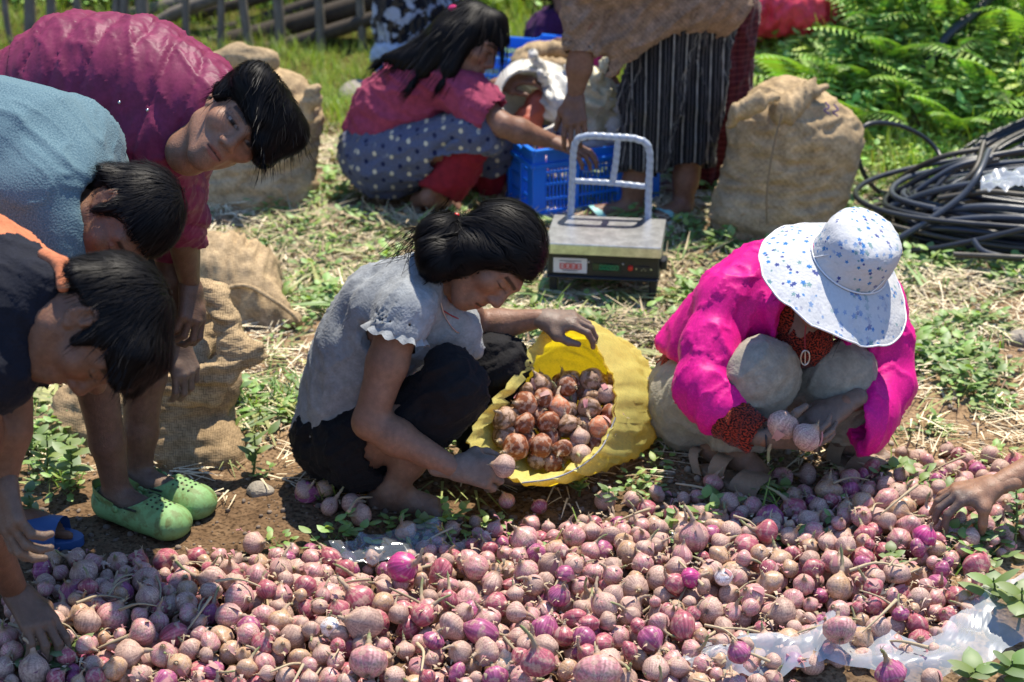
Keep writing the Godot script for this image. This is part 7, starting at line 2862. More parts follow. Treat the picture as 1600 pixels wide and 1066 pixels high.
func boy_in_maroon() -> void:
	var o := person(Vector3(-0.961, 0, -4.285), "person bending over in a quilted maroon jacket and green clogs, face turned to the viewer")
	var g := Geo.new()
	var s := Soft.new()
	var neck := Vector3(-0.7, 1.086, -4.22)
	s.chain([Vector3(-1.12, 1.042, -4.4), Vector3(-0.923, 1.098, -4.34), Vector3(-0.779, 1.092, -4.28), neck], [0.12, 0.11, 0.11, 0.05], 0.05)
	s.cap(neck, Vector3(-0.626, 1.08, -4.14), 0.055, 0.05, 0.03)
	var wr := Vector3(-0.804, 0.564, -4.46)
	arm(s, Vector3(-0.815, 1.017, -4.2), Vector3(-0.792, 0.791, -4.34), wr, 1.08)
	var wl := Vector3(-0.854, 0.395, -4.5)
	arm(s, Vector3(-0.76, 0.995, -4.4), Vector3(-0.863, 0.627, -4.52), wl, 1.05)
	leg(s, Vector3(-1.12, 1.04, -4.3), Vector3(-1.024, 0.584, -4.24), Vector3(-0.988, 0.063, -4.27), 1.04)
	leg(s, Vector3(-1.099, 1.009, -4.46), Vector3(-0.907, 0.485, -4.4), Vector3(-0.958, 0.05, -4.39), 1.04)
	foot(s, Vector3(-0.988, 0.063, -4.27), Vector3(-1.007, 0, -4.282) + Vector3(0, 0.022, 0), Vector3(0.85, 0.206, 0.484), 0.21, 1.0)
	foot(s, Vector3(-0.958, 0.05, -4.39), Vector3(-0.961, 0, -4.386) + Vector3(0, 0.022, 0), Vector3(0.859, 0.2, 0.471), 0.21, -1.0)
	var dark := Color(0.165, 0.088, 0.055)
	s.solve(0.009).into(g, null, dusted(dark, 0.04, 0.12))
	var x := head(g, Vector3(-0.609, 1.08, -4.1), Basis(Vector3(0.524, -0.847, -0.09), Vector3(0.829, 0.532, -0.171), Vector3(0.193, 0.015, 0.981)), 1.02, true, true, Color(0.31, 0.16, 0.095), 0.003)
	var grime := dusted(Color(0.15, 0.085, 0.055), 0.3, 0.5)
	hand(g, wr, Vector3(0.141, -0.867, 0.478), Vector3(0.788, 0.42, 0.45), true, [[25, 40, 30], [30, 45, 30], [35, 45, 30], [40, 45, 30]], [0.8, 0.1, 0.5], 1.08, grime)
	hand(g, wl, Vector3(0.3, -0.834, 0.463), Vector3(0.505, 0.595, 0.625), false, [[25, 40, 30], [30, 45, 30], [35, 45, 30], [40, 45, 30]], [0.8, 0.1, 0.5], 1.06, grime)
	put("body", g, mats.skin, o)
	# quilted jacket: rounded ribs between stitched lines across the back
	s = Soft.new()
	s.chain([Vector3(-1.139, 1.021, -4.42), Vector3(-1.004, 1.085, -4.37), Vector3(-0.867, 1.093, -4.32), Vector3(-0.747, 1.082, -4.26)], [0.155, 0.165, 0.158, 0.120], 0.06)
	s.chain([Vector3(-0.747, 1.082, -4.26), Vector3(-0.692, 1.081, -4.2)], [0.12, 0.092], 0.04)
	s.cap(Vector3(-0.734, 1.039, -4.2), Vector3(-0.705, 1.014, -4.16), 0.062, 0.045, 0.04)
	s.cap(Vector3(-0.788, 1.062, -4.25), Vector3(-0.814, 1.005, -4.19), 0.10, 0.085, 0.05)
	s.chain([Vector3(-0.814, 1.012, -4.19), Vector3(-0.797, 0.875, -4.28), Vector3(-0.793, 0.768, -4.36), Vector3(-0.796, 0.664, -4.42)], [0.088, 0.070, 0.055, 0.046], 0.03)
	s.cap(Vector3(-0.765, 1.013, -4.34), Vector3(-0.763, 0.956, -4.4), 0.08, 0.07, 0.05)
	s.chain([Vector3(-0.761, 0.971, -4.4), Vector3(-0.817, 0.792, -4.48), Vector3(-0.856, 0.635, -4.52)], [0.07, 0.06, 0.048], 0.03)
	s.carve(Vector3(-0.662, 1.075, -4.19), Vector3(-0.565, 1.075, -4.08), 0.062, 0.080, 0.006)
	s.carve(Vector3(-0.798, 0.701, -4.4), Vector3(-0.796, 0.581, -4.46), 0.036, 0.036, 0.003)
	s.cut(Vector3(-0.795, 0.667, -4.42), Vector3(0.119, -0.914, 0.389), 0.08, 0.003)
	var line := Vector3(0.999, -0.047, 0.02)
	var down := Vector3(0.05, -0.876, 0.48)
	var n1 := noise(631, 6.0, 2)
	var crease := folds(633, Vector3(0.255, -0.724, 0.64), 8.0, 0.006)
	wear("quilted_jacket", s, 0.0075, mats.maroon_jacket, o, func(p: Vector3, n: Vector3) -> float:
		var onto: float = smoothstep(0.86, 0.95, p.y)
		var t: float = (p.dot(line) + 0.30 * p.dot(down)) / 0.084 if onto > 0.5 else p.dot(down) / 0.075
		t += 0.22 * n1.get_noise_3dv(p * 0.6)
		var f := absf(fposmod(t, 1.0) - 0.5) * 2.0
		return 0.0030 - 0.0075 * pow(f, 5.0) + (crease.call(p, n) as float))
	s = Soft.new()
	s.chain([Vector3(-0.695, 1.106, -4.23), Vector3(-0.682, 1.069, -4.19), Vector3(-0.698, 1.023, -4.18)], [0.030, 0.030, 0.026], 0.02)
	wear("collar", s, 0.006, mats.maroon_jacket, o, folds(634, Vector3(0.196, 0.902, -0.384), 14.0, 0.005))
	s = Soft.new()
	s.chain([Vector3(-1.16, 0.989, -4.42), Vector3(-1.104, 1.001, -4.38)], [0.15, 0.15], 0.05)
	s.cap(Vector3(-1.126, 1.027, -4.32), Vector3(-1.045, 0.678, -4.25), 0.105, 0.085, 0.04)
	s.cap(Vector3(-1.1, 0.993, -4.46), Vector3(-0.954, 0.584, -4.41), 0.105, 0.085, 0.04)
	wear("shorts", s, 0.013, mats.dark_shorts, o)
	# thick hair with a long fringe
	s = cap_hair(0.0, 0.060, 1.0)
	s.cap(Vector3(-0.06, 0.085, 0.045), Vector3(0.065, 0.080, 0.05), 0.048, 0.046, 0.03)
	s.chain([Vector3(-0.035, 0.085, 0.070), Vector3(-0.012, 0.056, 0.108)], [0.034, 0.020], 0.03)
	s.chain([Vector3(0.02, 0.085, 0.070), Vector3(0.032, 0.034, 0.110)], [0.036, 0.020], 0.03)
	s.chain([Vector3(0.05, 0.075, 0.050), Vector3(0.064, 0.026, 0.088)], [0.038, 0.026], 0.03)
	s.chain([Vector3(0.06, 0.06, 0.01), Vector3(0.078, 0.012, 0.045)], [0.038, 0.026], 0.03)
	s.chain([Vector3(-0.065, 0.05, 0.0), Vector3(-0.078, 0.012, 0.020)], [0.030, 0.014], 0.03)
	hair(x, s, o, 8000, 0.050, combed(Vector3(-0.01, 0.125, -0.05), 0.25, Vector3(0.30, 0, 0.25)), 0.0008, 0.008, 0.0055, 0.45)
	for q in [Vector3(-0.872, 1.119, -4.13), Vector3(-0.805, 1.11, -4.1)]:
		g = Geo.new()
		g.ball(q, Vector3(0.004, 0.004, 0.004), Basis.IDENTITY, 6)
		put("stud", g, mats.silver, o)
	clog(o, Vector3(-1.013, 0, -4.282), Vector3(0.85, 0.206, 0.484), mats.green_foam)
	clog(o, Vector3(-0.968, 0, -4.386), Vector3(0.859, 0.2, 0.471), mats.green_foam)


func boy_in_blue() -> void:
	var o := person(Vector3(-1.366, 0, -4.202), "person bending over in a heather blue tee, head down with the nape showing")
	var g := Geo.new()
	var s := Soft.new()
	var neck := Vector3(-0.937, 0.994, -3.86)
	s.chain([Vector3(-1.253, 0.909, -4), Vector3(-1.104, 1.014, -3.95), Vector3(-0.989, 1.016, -3.9), neck], [0.12, 0.11, 0.10, 0.055], 0.05)
	s.cap(neck, Vector3(-0.85, 0.972, -3.8), 0.058, 0.054, 0.03)
	arm(s, Vector3(-0.955, 0.979, -3.76), Vector3(-0.96, 0.708, -3.86), Vector3(-0.951, 0.492, -4), 1.05)
	leg(s, Vector3(-1.249, 0.901, -3.98), Vector3(-1.28, 0.556, -4), Vector3(-1.309, 0.152, -4.05))
	leg(s, Vector3(-1.248, 0.897, -4.08), Vector3(-1.237, 0.512, -4.1), Vector3(-1.264, 0.099, -4.15))
	foot(s, Vector3(-1.264, 0.099, -4.15), Vector3(-1.289, 0.039, -4.19) * Vector3(1, 0, 1) + Vector3(0, 0.02, 0), Vector3(0.979, 0.081, 0.19), 0.23, 1.0)
	s.solve(0.009).into(g, null, toned(Color(0.20, 0.10, 0.058)))
	var x := head(g, Vector3(-0.814, 0.965, -3.78), Basis(Vector3(0.273, -0.696, -0.665), Vector3(0.962, 0.192, 0.193), Vector3(-0.007, -0.692, 0.722)), 1.04, true, false, Color(0.21, 0.105, 0.06))
	put("body", g, mats.skin, o)
	s = Soft.new()
	s.chain([Vector3(-1.286, 0.917, -4.02), Vector3(-1.134, 1.037, -3.97), Vector3(-1.011, 1.045, -3.92), Vector3(-0.942, 1.012, -3.87)], [0.155, 0.165, 0.140, 0.085], 0.07)
	s.cap(Vector3(-0.955, 1.037, -3.88), Vector3(-0.949, 1.043, -3.95), 0.09, 0.085, 0.06)
	s.chain([Vector3(-0.973, 1.021, -3.8), Vector3(-0.949, 0.919, -3.77), Vector3(-0.944, 0.821, -3.8)], [0.10, 0.085, 0.075], 0.05)
	s.cap(Vector3(-0.93, 1.063, -4), Vector3(-0.918, 0.996, -4.05), 0.085, 0.07, 0.05)
	s.carve(Vector3(-0.93, 0.993, -3.85), Vector3(-0.811, 0.968, -3.77), 0.066, 0.075, 0.006)
	wear("tee_shirt", s, 0.008, mats.blue_tee, o, folds(641, Vector3(0.789, -0.361, 0.497), 5.0, 0.007))
	var ring := []
	for k in 16:
		var a := TAU * k / 16.0
		var ax := (Vector3(-0.811, 0.968, -3.77) - Vector3(-0.93, 0.993, -3.85)).normalized()
		var u := ax.cross(Vector3.UP).normalized()
		ring.push_back(Vector3(-0.911, 0.99, -3.838) + (u * cos(a) + ax.cross(u) * sin(a)) * 0.067)
	g = Geo.new()
	g.tube(smooth_path(ring, 3, true), PackedFloat32Array([0.006]), 6, false, true)
	put("collar", g, mats.blue_tee, o)
	s = Soft.new()
	s.cap(Vector3(-1.29, 0.887, -4.02), Vector3(-1.247, 0.887, -4.02), 0.14, 0.14, 0.05)
	s.cap(Vector3(-1.249, 0.901, -3.98), Vector3(-1.301, 0.418, -4.02), 0.10, 0.075, 0.05)
	s.cap(Vector3(-1.25, 0.882, -4.08), Vector3(-1.258, 0.371, -4.12), 0.10, 0.075, 0.05)
	wear("trousers", s, 0.014, mats.dark_shorts, o)
	s = cap_hair(0.012, 0.066, 1.0)
	s.cap(Vector3(-0.070, 0.02, 0.01), Vector3(-0.076, -0.012, 0.012), 0.016, 0.008, 0.015)
	hair(x, s, o, 5000, 0.030, combed(Vector3(0, 0.13, -0.05), 0.1), 0.0008, 0.009, 0.0055, 0.3)
	sandal(o, Vector3(-1.287, 0, -4.176), Vector3(0.979, 0.081, 0.19), mats.blue_rubber, [[0.13, 0.12, 0.055, 0.0, 0.05]], 0.27)


func boy_in_orange() -> void:
	var o := person(Vector3(-1.286, 0.336, -3.4) * Vector3(1, 0, 1), "person bending low in an orange and black tee, reaching into the onions")
	var g := Geo.new()
	var s := Soft.new()
	var tone := Color(0.205, 0.098, 0.055)
	var neck := Vector3(-0.927, 0.923, -3.34)
	s.chain([Vector3(-1.293, 0.836, -3.55), Vector3(-1.121, 0.932, -3.48), Vector3(-1.013, 0.937, -3.4), neck], [0.125, 0.12, 0.115, 0.062], 0.05)
	s.cap(neck, Vector3(-0.841, 0.928, -3.29), 0.058, 0.056, 0.03)
	var wl := Vector3(-0.996, 0.582, -3.36)
	var wr := Vector3(-1.074, 0.185, -3.6)
	arm(s, Vector3(-0.968, 0.89, -3.42), Vector3(-0.983, 0.708, -3.4), wl, 1.15)
	arm(s, Vector3(-0.984, 0.896, -3.22), Vector3(-1.088, 0.472, -3.42), wr, 1.18)
	leg(s, Vector3(-1.291, 0.829, -3.5), Vector3(-1.38, 0.547, -3.5), Vector3(-1.442, 0.123, -3.55), 1.1)
	leg(s, Vector3(-1.32, 0.791, -3.66), Vector3(-1.403, 0.467, -3.66), Vector3(-1.449, 0.052, -3.72), 1.1)
	foot(s, Vector3(-1.442, 0.123, -3.55), Vector3(-1.465, 0.073, -3.58) * Vector3(1, 0, 1), Vector3(0.995, 0.039, 0.092), 0.25, 1.0)
	foot(s, Vector3(-1.449, 0.052, -3.72), Vector3(-1.468, 0.007, -3.74) * Vector3(1, 0, 1), Vector3(0.995, 0.039, 0.092), 0.25, -1.0)
	s.solve(0.009).into(g, null, toned(tone))
	var x := head(g, Vector3(-0.767, 0.951, -3.25), Basis(Vector3(0.04, -0.391, -0.919), Vector3(0.999, 0.043, 0.025), Vector3(0.03, -0.919, 0.392)), 1.10, true, false, tone, 0.003)
	hand(g, wl, Vector3(0.121, -0.869, 0.479), Vector3(-0.777, 0.338, 0.531), false, [[20, 30, 25], [25, 35, 25], [30, 38, 25], [35, 40, 25]], [0.8, 0.1, 0.55], 1.12, dusted(Color(0.16, 0.10, 0.07), 0.4, 0.6))
	hand(g, wr, Vector3(0.68, -0.447, 0.582), Vector3(0.362, 0.916, 0.172), true, [[18, 35, 25], [22, 40, 28], [26, 40, 28], [30, 42, 28]], [0.8, 0.2, 0.55], 1.15, dusted(Color(0.17, 0.10, 0.065), 0.06, 0.12))
	put("body", g, mats.skin, o)
	onion(Vector3(-1.009, 0.481, -3.37), 0.030, "pink", "pink onion held by the hand at the left edge of the photo", "", false, 5, Basis(Vector3.BACK, 0.4))
	# tee: black sides with an orange back
	s = Soft.new()
	s.chain([Vector3(-1.309, 0.832, -3.56), Vector3(-1.138, 0.922, -3.49), Vector3(-1.031, 0.929, -3.42), Vector3(-0.945, 0.914, -3.36)], [0.165, 0.170, 0.150, 0.092], 0.07)
	s.cap(Vector3(-0.95, 0.952, -3.3), Vector3(-0.96, 0.887, -3.24), 0.115, 0.100, 0.06)
	s.cap(Vector3(-0.977, 0.908, -3.44), Vector3(-0.983, 0.777, -3.43), 0.105, 0.080, 0.06)
	s.cap(Vector3(-0.937, 0.985, -3.33), Vector3(-0.865, 1, -3.268), 0.095, 0.070, 0.04)
	s.carve(Vector3(-0.852, 0.908, -3.3), Vector3(-0.792, 0.926, -3.27), 0.066, 0.085, 0.006)
	s.cut(Vector3(-0.983, 0.752, -3.42), Vector3(0, -0.92, 0.391), 0.13, 0.004)
	s.cut(Vector3(-0.983, 0.783, -3.24), Vector3(0, -0.92, 0.391), 0.14, 0.004)
	g = Geo.new()
	var push := folds(651, Vector3(0.83, -0.396, 0.394), 6.0, 0.009)
	s.solve(0.008).into(g, push)
	# split by colour along the yoke seam
	var back := Geo.new()
	var dark := Geo.new()
	var seam := Vector3(-0.965, 1.048, -3.4)
	var nn := Vector3(-0.283, 0.719, -0.635)
	for k in range(0, g.i.size(), 3):
		var m := (g.v[g.i[k]] + g.v[g.i[k + 1]] + g.v[g.i[k + 2]]) / 3.0
		var to := back if (m - seam).dot(nn) > 0.0 else dark
		for j in 3:
			to.i.push_back(g.i[k + j])
	for part in [[back, "orange_yoke", "orange_tee"], [dark, "black_tee", "black_tee"]]:
		var q: Geo = part[0]
		var map := {}
		for k in q.i.size():
			var old := q.i[k]
			if not map.has(old):
				map[old] = q.vert(g.v[old])
			q.i[k] = map[old]
		put(part[1], q, mats[part[2]], o)
	s = Soft.new()
	s.chain([Vector3(-0.856, 1.068, -3.3), Vector3(-0.818, 1.064, -3.26), Vector3(-0.807, 1.039, -3.215)], [0.014, 0.015, 0.012], 0.01)
	wear("collar", s, 0.006, mats.orange_tee, o)
	s = Soft.new()
	s.cap(Vector3(-1.359, 0.796, -3.58), Vector3(-1.307, 0.796, -3.58), 0.16, 0.16, 0.05)
	s.cap(Vector3(-1.291, 0.829, -3.5), Vector3(-1.408, 0.383, -3.53), 0.11, 0.085, 0.05)
	s.cap(Vector3(-1.32, 0.791, -3.66), Vector3(-1.424, 0.296, -3.69), 0.11, 0.085, 0.05)
	wear("trousers", s, 0.014, mats.dark_shorts, o)
	s = cap_hair(0.006, 0.058, 1.02)
	s.chain([Vector3(0, 0.085, 0.060), Vector3(0.0, 0.062, 0.104)], [0.042, 0.018], 0.03)
	s.chain([Vector3(-0.045, 0.075, 0.05), Vector3(-0.04, 0.055, 0.092)], [0.036, 0.016], 0.03)
	s.chain([Vector3(0.045, 0.075, 0.05), Vector3(0.04, 0.055, 0.092)], [0.036, 0.016], 0.03)
	s.chain([Vector3(-0.066, 0.035, 0.015), Vector3(-0.070, -0.012, 0.026)], [0.018, 0.006], 0.015)
	hair(x, s, o, 8000, 0.036, combed(Vector3(0.0, 0.13, -0.045), 0.15, Vector3(0, 0, 0.3)), 0.0008, 0.008, 0.005, 0.35)


func woman_in_rose() -> void:
	var o := person(Vector3(-0.257, 0, -6.651), "person squatting in a rose tee and dotted wrap, reaching into the blue crate")
	var g := Geo.new()
	var s := Soft.new()
	var neck := Vector3(-0.242, 0.526, -6.7)
	s.chain([Vector3(-0.465, 0.193, -6.76), Vector3(-0.418, 0.328, -6.73), Vector3(-0.31, 0.444, -6.7), neck], [0.12, 0.105, 0.11, 0.055], 0.05)
	s.cap(neck, Vector3(-0.191, 0.585, -6.67), 0.052, 0.050, 0.03)
	var wr := Vector3(0.14, 0.3, -6.5)
	var wl := Vector3(-0.059, 0.39, -6.92)
	arm(s, Vector3(-0.185, 0.47, -6.58), Vector3(-0.031, 0.37, -6.46), wr, 1.12)
	arm(s, Vector3(-0.223, 0.429, -6.84), Vector3(-0.124, 0.316, -6.94), wl, 1.05)
	leg(s, Vector3(-0.452, 0.193, -6.66), Vector3(-0.124, 0.321, -6.5), Vector3(-0.294, 0.075, -6.54))
	leg(s, Vector3(-0.465, 0.154, -6.86), Vector3(-0.066, 0.234, -6.76), Vector3(-0.09, 0.038, -6.78))
	foot(s, Vector3(-0.294, 0.08, -6.54), Vector3(-0.339, 0, -6.644), Vector3(0.966, 0.102, 0.239), 0.225, 1.0)
	foot(s, Vector3(-0.09, 0.043, -6.78), Vector3(-0.115, 0.005, -6.82) * Vector3(1, 0, 1), Vector3(0.978, 0.082, 0.193), 0.225, -1.0)
	var tone := Color(0.27, 0.135, 0.085)
	s.solve(0.010).into(g, null, toned(tone))
	var x := head(g, Vector3(-0.151, 0.621, -6.64), Basis(Vector3(0.25, -0.394, -0.884), Vector3(0.531, 0.819, -0.215), Vector3(0.809, -0.416, 0.414)), 1.06, false, false, tone, 0.0045)
	hand(g, wr, Vector3(0.942, -0.159, 0.295), Vector3(0.103, 0.991, 0.084), true, [[15, 25, 20], [18, 28, 20], [22, 28, 20], [25, 30, 20]], [0.8, 0.4, 0.3], 1.05, toned(tone * 0.9))
	hand(g, wl, Vector3(0.958, 0.287, -0.006), Vector3(-0.105, 0.982, 0.155), false, [[20, 25, 20], [22, 28, 20], [24, 28, 20], [25, 30, 20]], [0.8, 0.4, 0.3], 1.05, toned(tone * 0.9))
	put("body", g, mats.skin, o)
	s = Soft.new()
	s.chain([Vector3(-0.488, 0.231, -6.77), Vector3(-0.43, 0.337, -6.74), Vector3(-0.322, 0.441, -6.71), Vector3(-0.247, 0.503, -6.7)], [0.135, 0.135, 0.135, 0.075], 0.06)
	s.cap(Vector3(-0.249, 0.489, -6.62), Vector3(-0.18, 0.468, -6.57), 0.09, 0.078, 0.05)
	s.chain([Vector3(-0.18, 0.468, -6.57), Vector3(-0.101, 0.411, -6.51)], [0.085, 0.088], 0.03)
	s.cap(Vector3(-0.244, 0.452, -6.8), Vector3(-0.17, 0.362, -6.88), 0.085, 0.075, 0.04)
	s.carve(Vector3(-0.233, 0.531, -6.7), Vector3(-0.147, 0.621, -6.64), 0.058, 0.064, 0.006)
	s.cut(Vector3(-0.072, 0.392, -6.48), Vector3(0.743, -0.57, 0.352), 0.13, 0.004)
	s.carve(Vector3(-0.112, 0.418, -6.52), Vector3(0, 0.353, -6.44), 0.066, 0.068, 0.004)
	s.cut(Vector3(-0.465, 0.208, -6.76), Vector3(-0.254, -0.89, 0.379), 0.22, 0.005)
	wear("tee_shirt", s, 0.010, mats.rose_tee, o, folds(661, Vector3(0.843, -0.444, 0.303), 8.0, 0.011))
	s = Soft.new()
	s.chain([Vector3(-0.489, 0.182, -6.77), Vector3(-0.441, 0.18, -6.74)], [0.152, 0.148], 0.05)
	s.cap(Vector3(-0.461, 0.174, -6.68), Vector3(-0.131, 0.318, -6.51), 0.132, 0.094, 0.06)
	s.cap(Vector3(-0.465, 0.142, -6.86), Vector3(-0.07, 0.237, -6.76), 0.125, 0.090, 0.06)
	s.cap(Vector3(-0.131, 0.311, -6.51), Vector3(-0.154, 0.258, -6.52), 0.094, 0.090, 0.04)
	s.cap(Vector3(-0.07, 0.232, -6.76), Vector3(-0.083, 0.146, -6.77), 0.088, 0.080, 0.04)
	s.cut(Vector3(-0.148, 0.235, -6.52), Vector3(0.05, -0.919, 0.391), 0.14, 0.004)
	s.carve(Vector3(-0.154, 0.284, -6.52), Vector3(-0.229, 0.126, -6.53), 0.080, 0.085, 0.004)
	wear("dotted_wrap", s, 0.011, mats.dotted, o, folds(665, Vector3(0.937, 0.348, -0.028), 8.0, 0.010))
	s = Soft.new()
	s.chain([Vector3(-0.14, 0.287, -6.51), Vector3(-0.2, 0.181, -6.525), Vector3(-0.261, 0.101, -6.535)], [0.075, 0.076, 0.078], 0.03)
	s.chain([Vector3(-0.075, 0.21, -6.76), Vector3(-0.09, 0.056, -6.78)], [0.07, 0.065], 0.03)
	s.cut(Vector3(-0.266, 0.098, -6.535), Vector3(-0.406, -0.841, 0.358), 0.13, 0.004)
	s.carve(Vector3(-0.252, 0.113, -6.535), Vector3(-0.299, 0.049, -6.545), 0.052, 0.056, 0.004)
	wear("leggings", s, 0.010, mats.crimson, o, folds(667, Vector3(-0.447, 0.823, -0.35), 9.0, 0.008))
	# long hair falling forward
	s = Soft.new()
	s.ball(Vector3(0, 0.036, -0.018), Vector3(0.087, 0.100, 0.106), Basis.IDENTITY, 0.01)
	s.cut(Vector3(0, 0.046, 0.088), Vector3(0, -0.35, 1.0), 0.14, 0.012)
	s.cap(Vector3(0, 0.095, 0.045), Vector3(0, 0.066, 0.098), 0.045, 0.020, 0.03)
	s.cap(Vector3(-0.070, 0.03, 0.00), Vector3(-0.080, -0.11, 0.02), 0.034, 0.026, 0.03)
	s.cap(Vector3(-0.06, -0.02, -0.06), Vector3(-0.07, -0.15, -0.06), 0.052, 0.030, 0.04)
	s.cap(Vector3(0.0, -0.02, -0.085), Vector3(-0.03, -0.16, -0.135), 0.055, 0.032, 0.04)
	s.cap(Vector3(-0.02, -0.13, -0.13), Vector3(-0.06, -0.19, -0.20), 0.035, 0.012, 0.04)
	hair(x, s, o, 3000, 0.11, combed(Vector3(0, 0.13, -0.02), 0.8), 0.0020, 0.006, 0.007, 0.3)
	g = Geo.new()
	g.ball(x * Vector3(-0.060, 0.065, -0.088), Vector3(0.018, 0.014, 0.014), Basis.IDENTITY, 8)
	put("hair_tie", g, mats.magenta_cloth, o)


func person_in_tunic() -> void:
	var o := person(Vector3(0.505, 0, -6.511), "standing person in a brown linen tunic and striped black trousers, bending over the crate")
	var g := Geo.new()
	var s := Soft.new()
	s.chain([Vector3(0.633, 0.832, -6.62), Vector3(0.46, 0.902, -6.55), Vector3(0.304, 0.924, -6.5)], [0.13, 0.13, 0.12], 0.06)
	var wr := Vector3(0.217, 0.503, -6.38)
	arm(s, Vector3(0.263, 0.865, -6.42), Vector3(0.235, 0.644, -6.38), wr, 1.12)
	leg(s, Vector3(0.542, 0.767, -6.56), Vector3(0.479, 0.36, -6.54), Vector3(0.423, 0.045, -6.5), 1.12)
	leg(s, Vector3(0.673, 0.755, -6.66), Vector3(0.647, 0.366, -6.6), Vector3(0.613, 0.035, -6.55), 1.12)
	foot(s, Vector3(0.423, 0.045, -6.5), Vector3(0.442, 0.001, -6.53) * Vector3(1, 0, 1) + Vector3(0, 0.014, 0), Vector3(-0.949, 0.124, 0.291), 0.24, 1.0)
	foot(s, Vector3(0.613, 0.035, -6.55), Vector3(0.626, -0.007, -6.58) * Vector3(1, 0, 1) + Vector3(0, 0.014, 0), Vector3(-0.591, 0.316, 0.742), 0.24, -1.0)
	var tone := Color(0.22, 0.105, 0.062)
	s.solve(0.010).into(g, null, dusted(tone, 0.0, 0.1))
	hand(g, wr, Vector3(-0.051, -0.875, 0.482), Vector3(-0.254, 0.379, 0.89), false, [[12, 22, 18], [15, 25, 18], [18, 28, 18], [22, 28, 20]], [0.8, 0.35, 0.3], 1.1, toned(tone * 0.85))
	put("body", g, mats.skin, o)
	s = Soft.new()
	s.chain([Vector3(0.677, 0.814, -6.6), Vector3(0.482, 0.891, -6.55), Vector3(0.293, 0.917, -6.48)], [0.155, 0.175, 0.16], 0.08)
	s.cap(Vector3(0.647, 0.821, -6.52), Vector3(0.723, 0.758, -6.6), 0.10, 0.085, 0.05)
	s.cap(Vector3(0.567, 0.808, -6.48), Vector3(0.402, 0.723, -6.42), 0.10, 0.075, 0.07, Vector3(0, 0.391, 0.92), 0.7)
	s.cap(Vector3(0.435, 0.765, -6.43), Vector3(0.323, 0.584, -6.38), 0.080, 0.022, 0.05, Vector3(0, 0.391, 0.92), 0.5)
	s.cap(Vector3(0.38, 0.795, -6.44), Vector3(0.326, 0.695, -6.4), 0.09, 0.05, 0.06, Vector3(0, 0.391, 0.92), 0.6)
	s.chain([Vector3(0.27, 0.883, -6.44), Vector3(0.243, 0.758, -6.41), Vector3(0.232, 0.66, -6.38)], [0.085, 0.070, 0.062], 0.03)
	s.cut(Vector3(0.23, 0.638, -6.38), Vector3(-0.1, -0.916, 0.389), 0.10, 0.004)
	s.carve(Vector3(0.232, 0.669, -6.38), Vector3(0.227, 0.566, -6.38), 0.048, 0.050, 0.004)
	wear("linen_tunic", s, 0.010, mats.brown_linen, o, folds(671, Vector3(-0.6, -0.736, 0.313), 7.0, 0.013))
	s = Soft.new()
	s.cap(Vector3(0.577, 0.762, -6.58), Vector3(0.649, 0.76, -6.64), 0.14, 0.14, 0.05)
	s.chain([Vector3(0.554, 0.745, -6.56), Vector3(0.494, 0.454, -6.54), Vector3(0.462, 0.197, -6.52)], [0.125, 0.108, 0.096], 0.04)
	s.chain([Vector3(0.67, 0.721, -6.66), Vector3(0.654, 0.434, -6.61), Vector3(0.642, 0.206, -6.58)], [0.115, 0.100, 0.086], 0.04)
	s.cut(Vector3(0.456, 0.168, -6.52), Vector3(0, -0.877, 0.481), 0.13, 0.004)
	s.cut(Vector3(0.643, 0.172, -6.58), Vector3(0, -0.877, 0.481), 0.12, 0.004)
	s.carve(Vector3(0.459, 0.213, -6.52), Vector3(0.439, 0.061, -6.51), 0.080, 0.084, 0.004)
	s.carve(Vector3(0.641, 0.218, -6.58), Vector3(0.631, 0.068, -6.56), 0.072, 0.074, 0.004)
	wear("striped_trousers", s, 0.010, mats.striped, o, folds(675, Vector3(-0.119, 0.914, -0.389), 9.0, 0.012))
	for q in [[Vector3(0.438, -0.007, -6.53) * Vector3(1, 0, 1), Vector3(-0.949, 0.124, 0.291)], [Vector3(0.626, -0.015, -6.58) * Vector3(1, 0, 1), Vector3(-0.591, 0.316, 0.742)]]:
		sandal(o, q[0], q[1], mats.aqua_rubber, [[0.125, 0.03, 0.05, 0.03, 0.045], [0.11, 0.02, 0.045, 0.045, 0.047]])


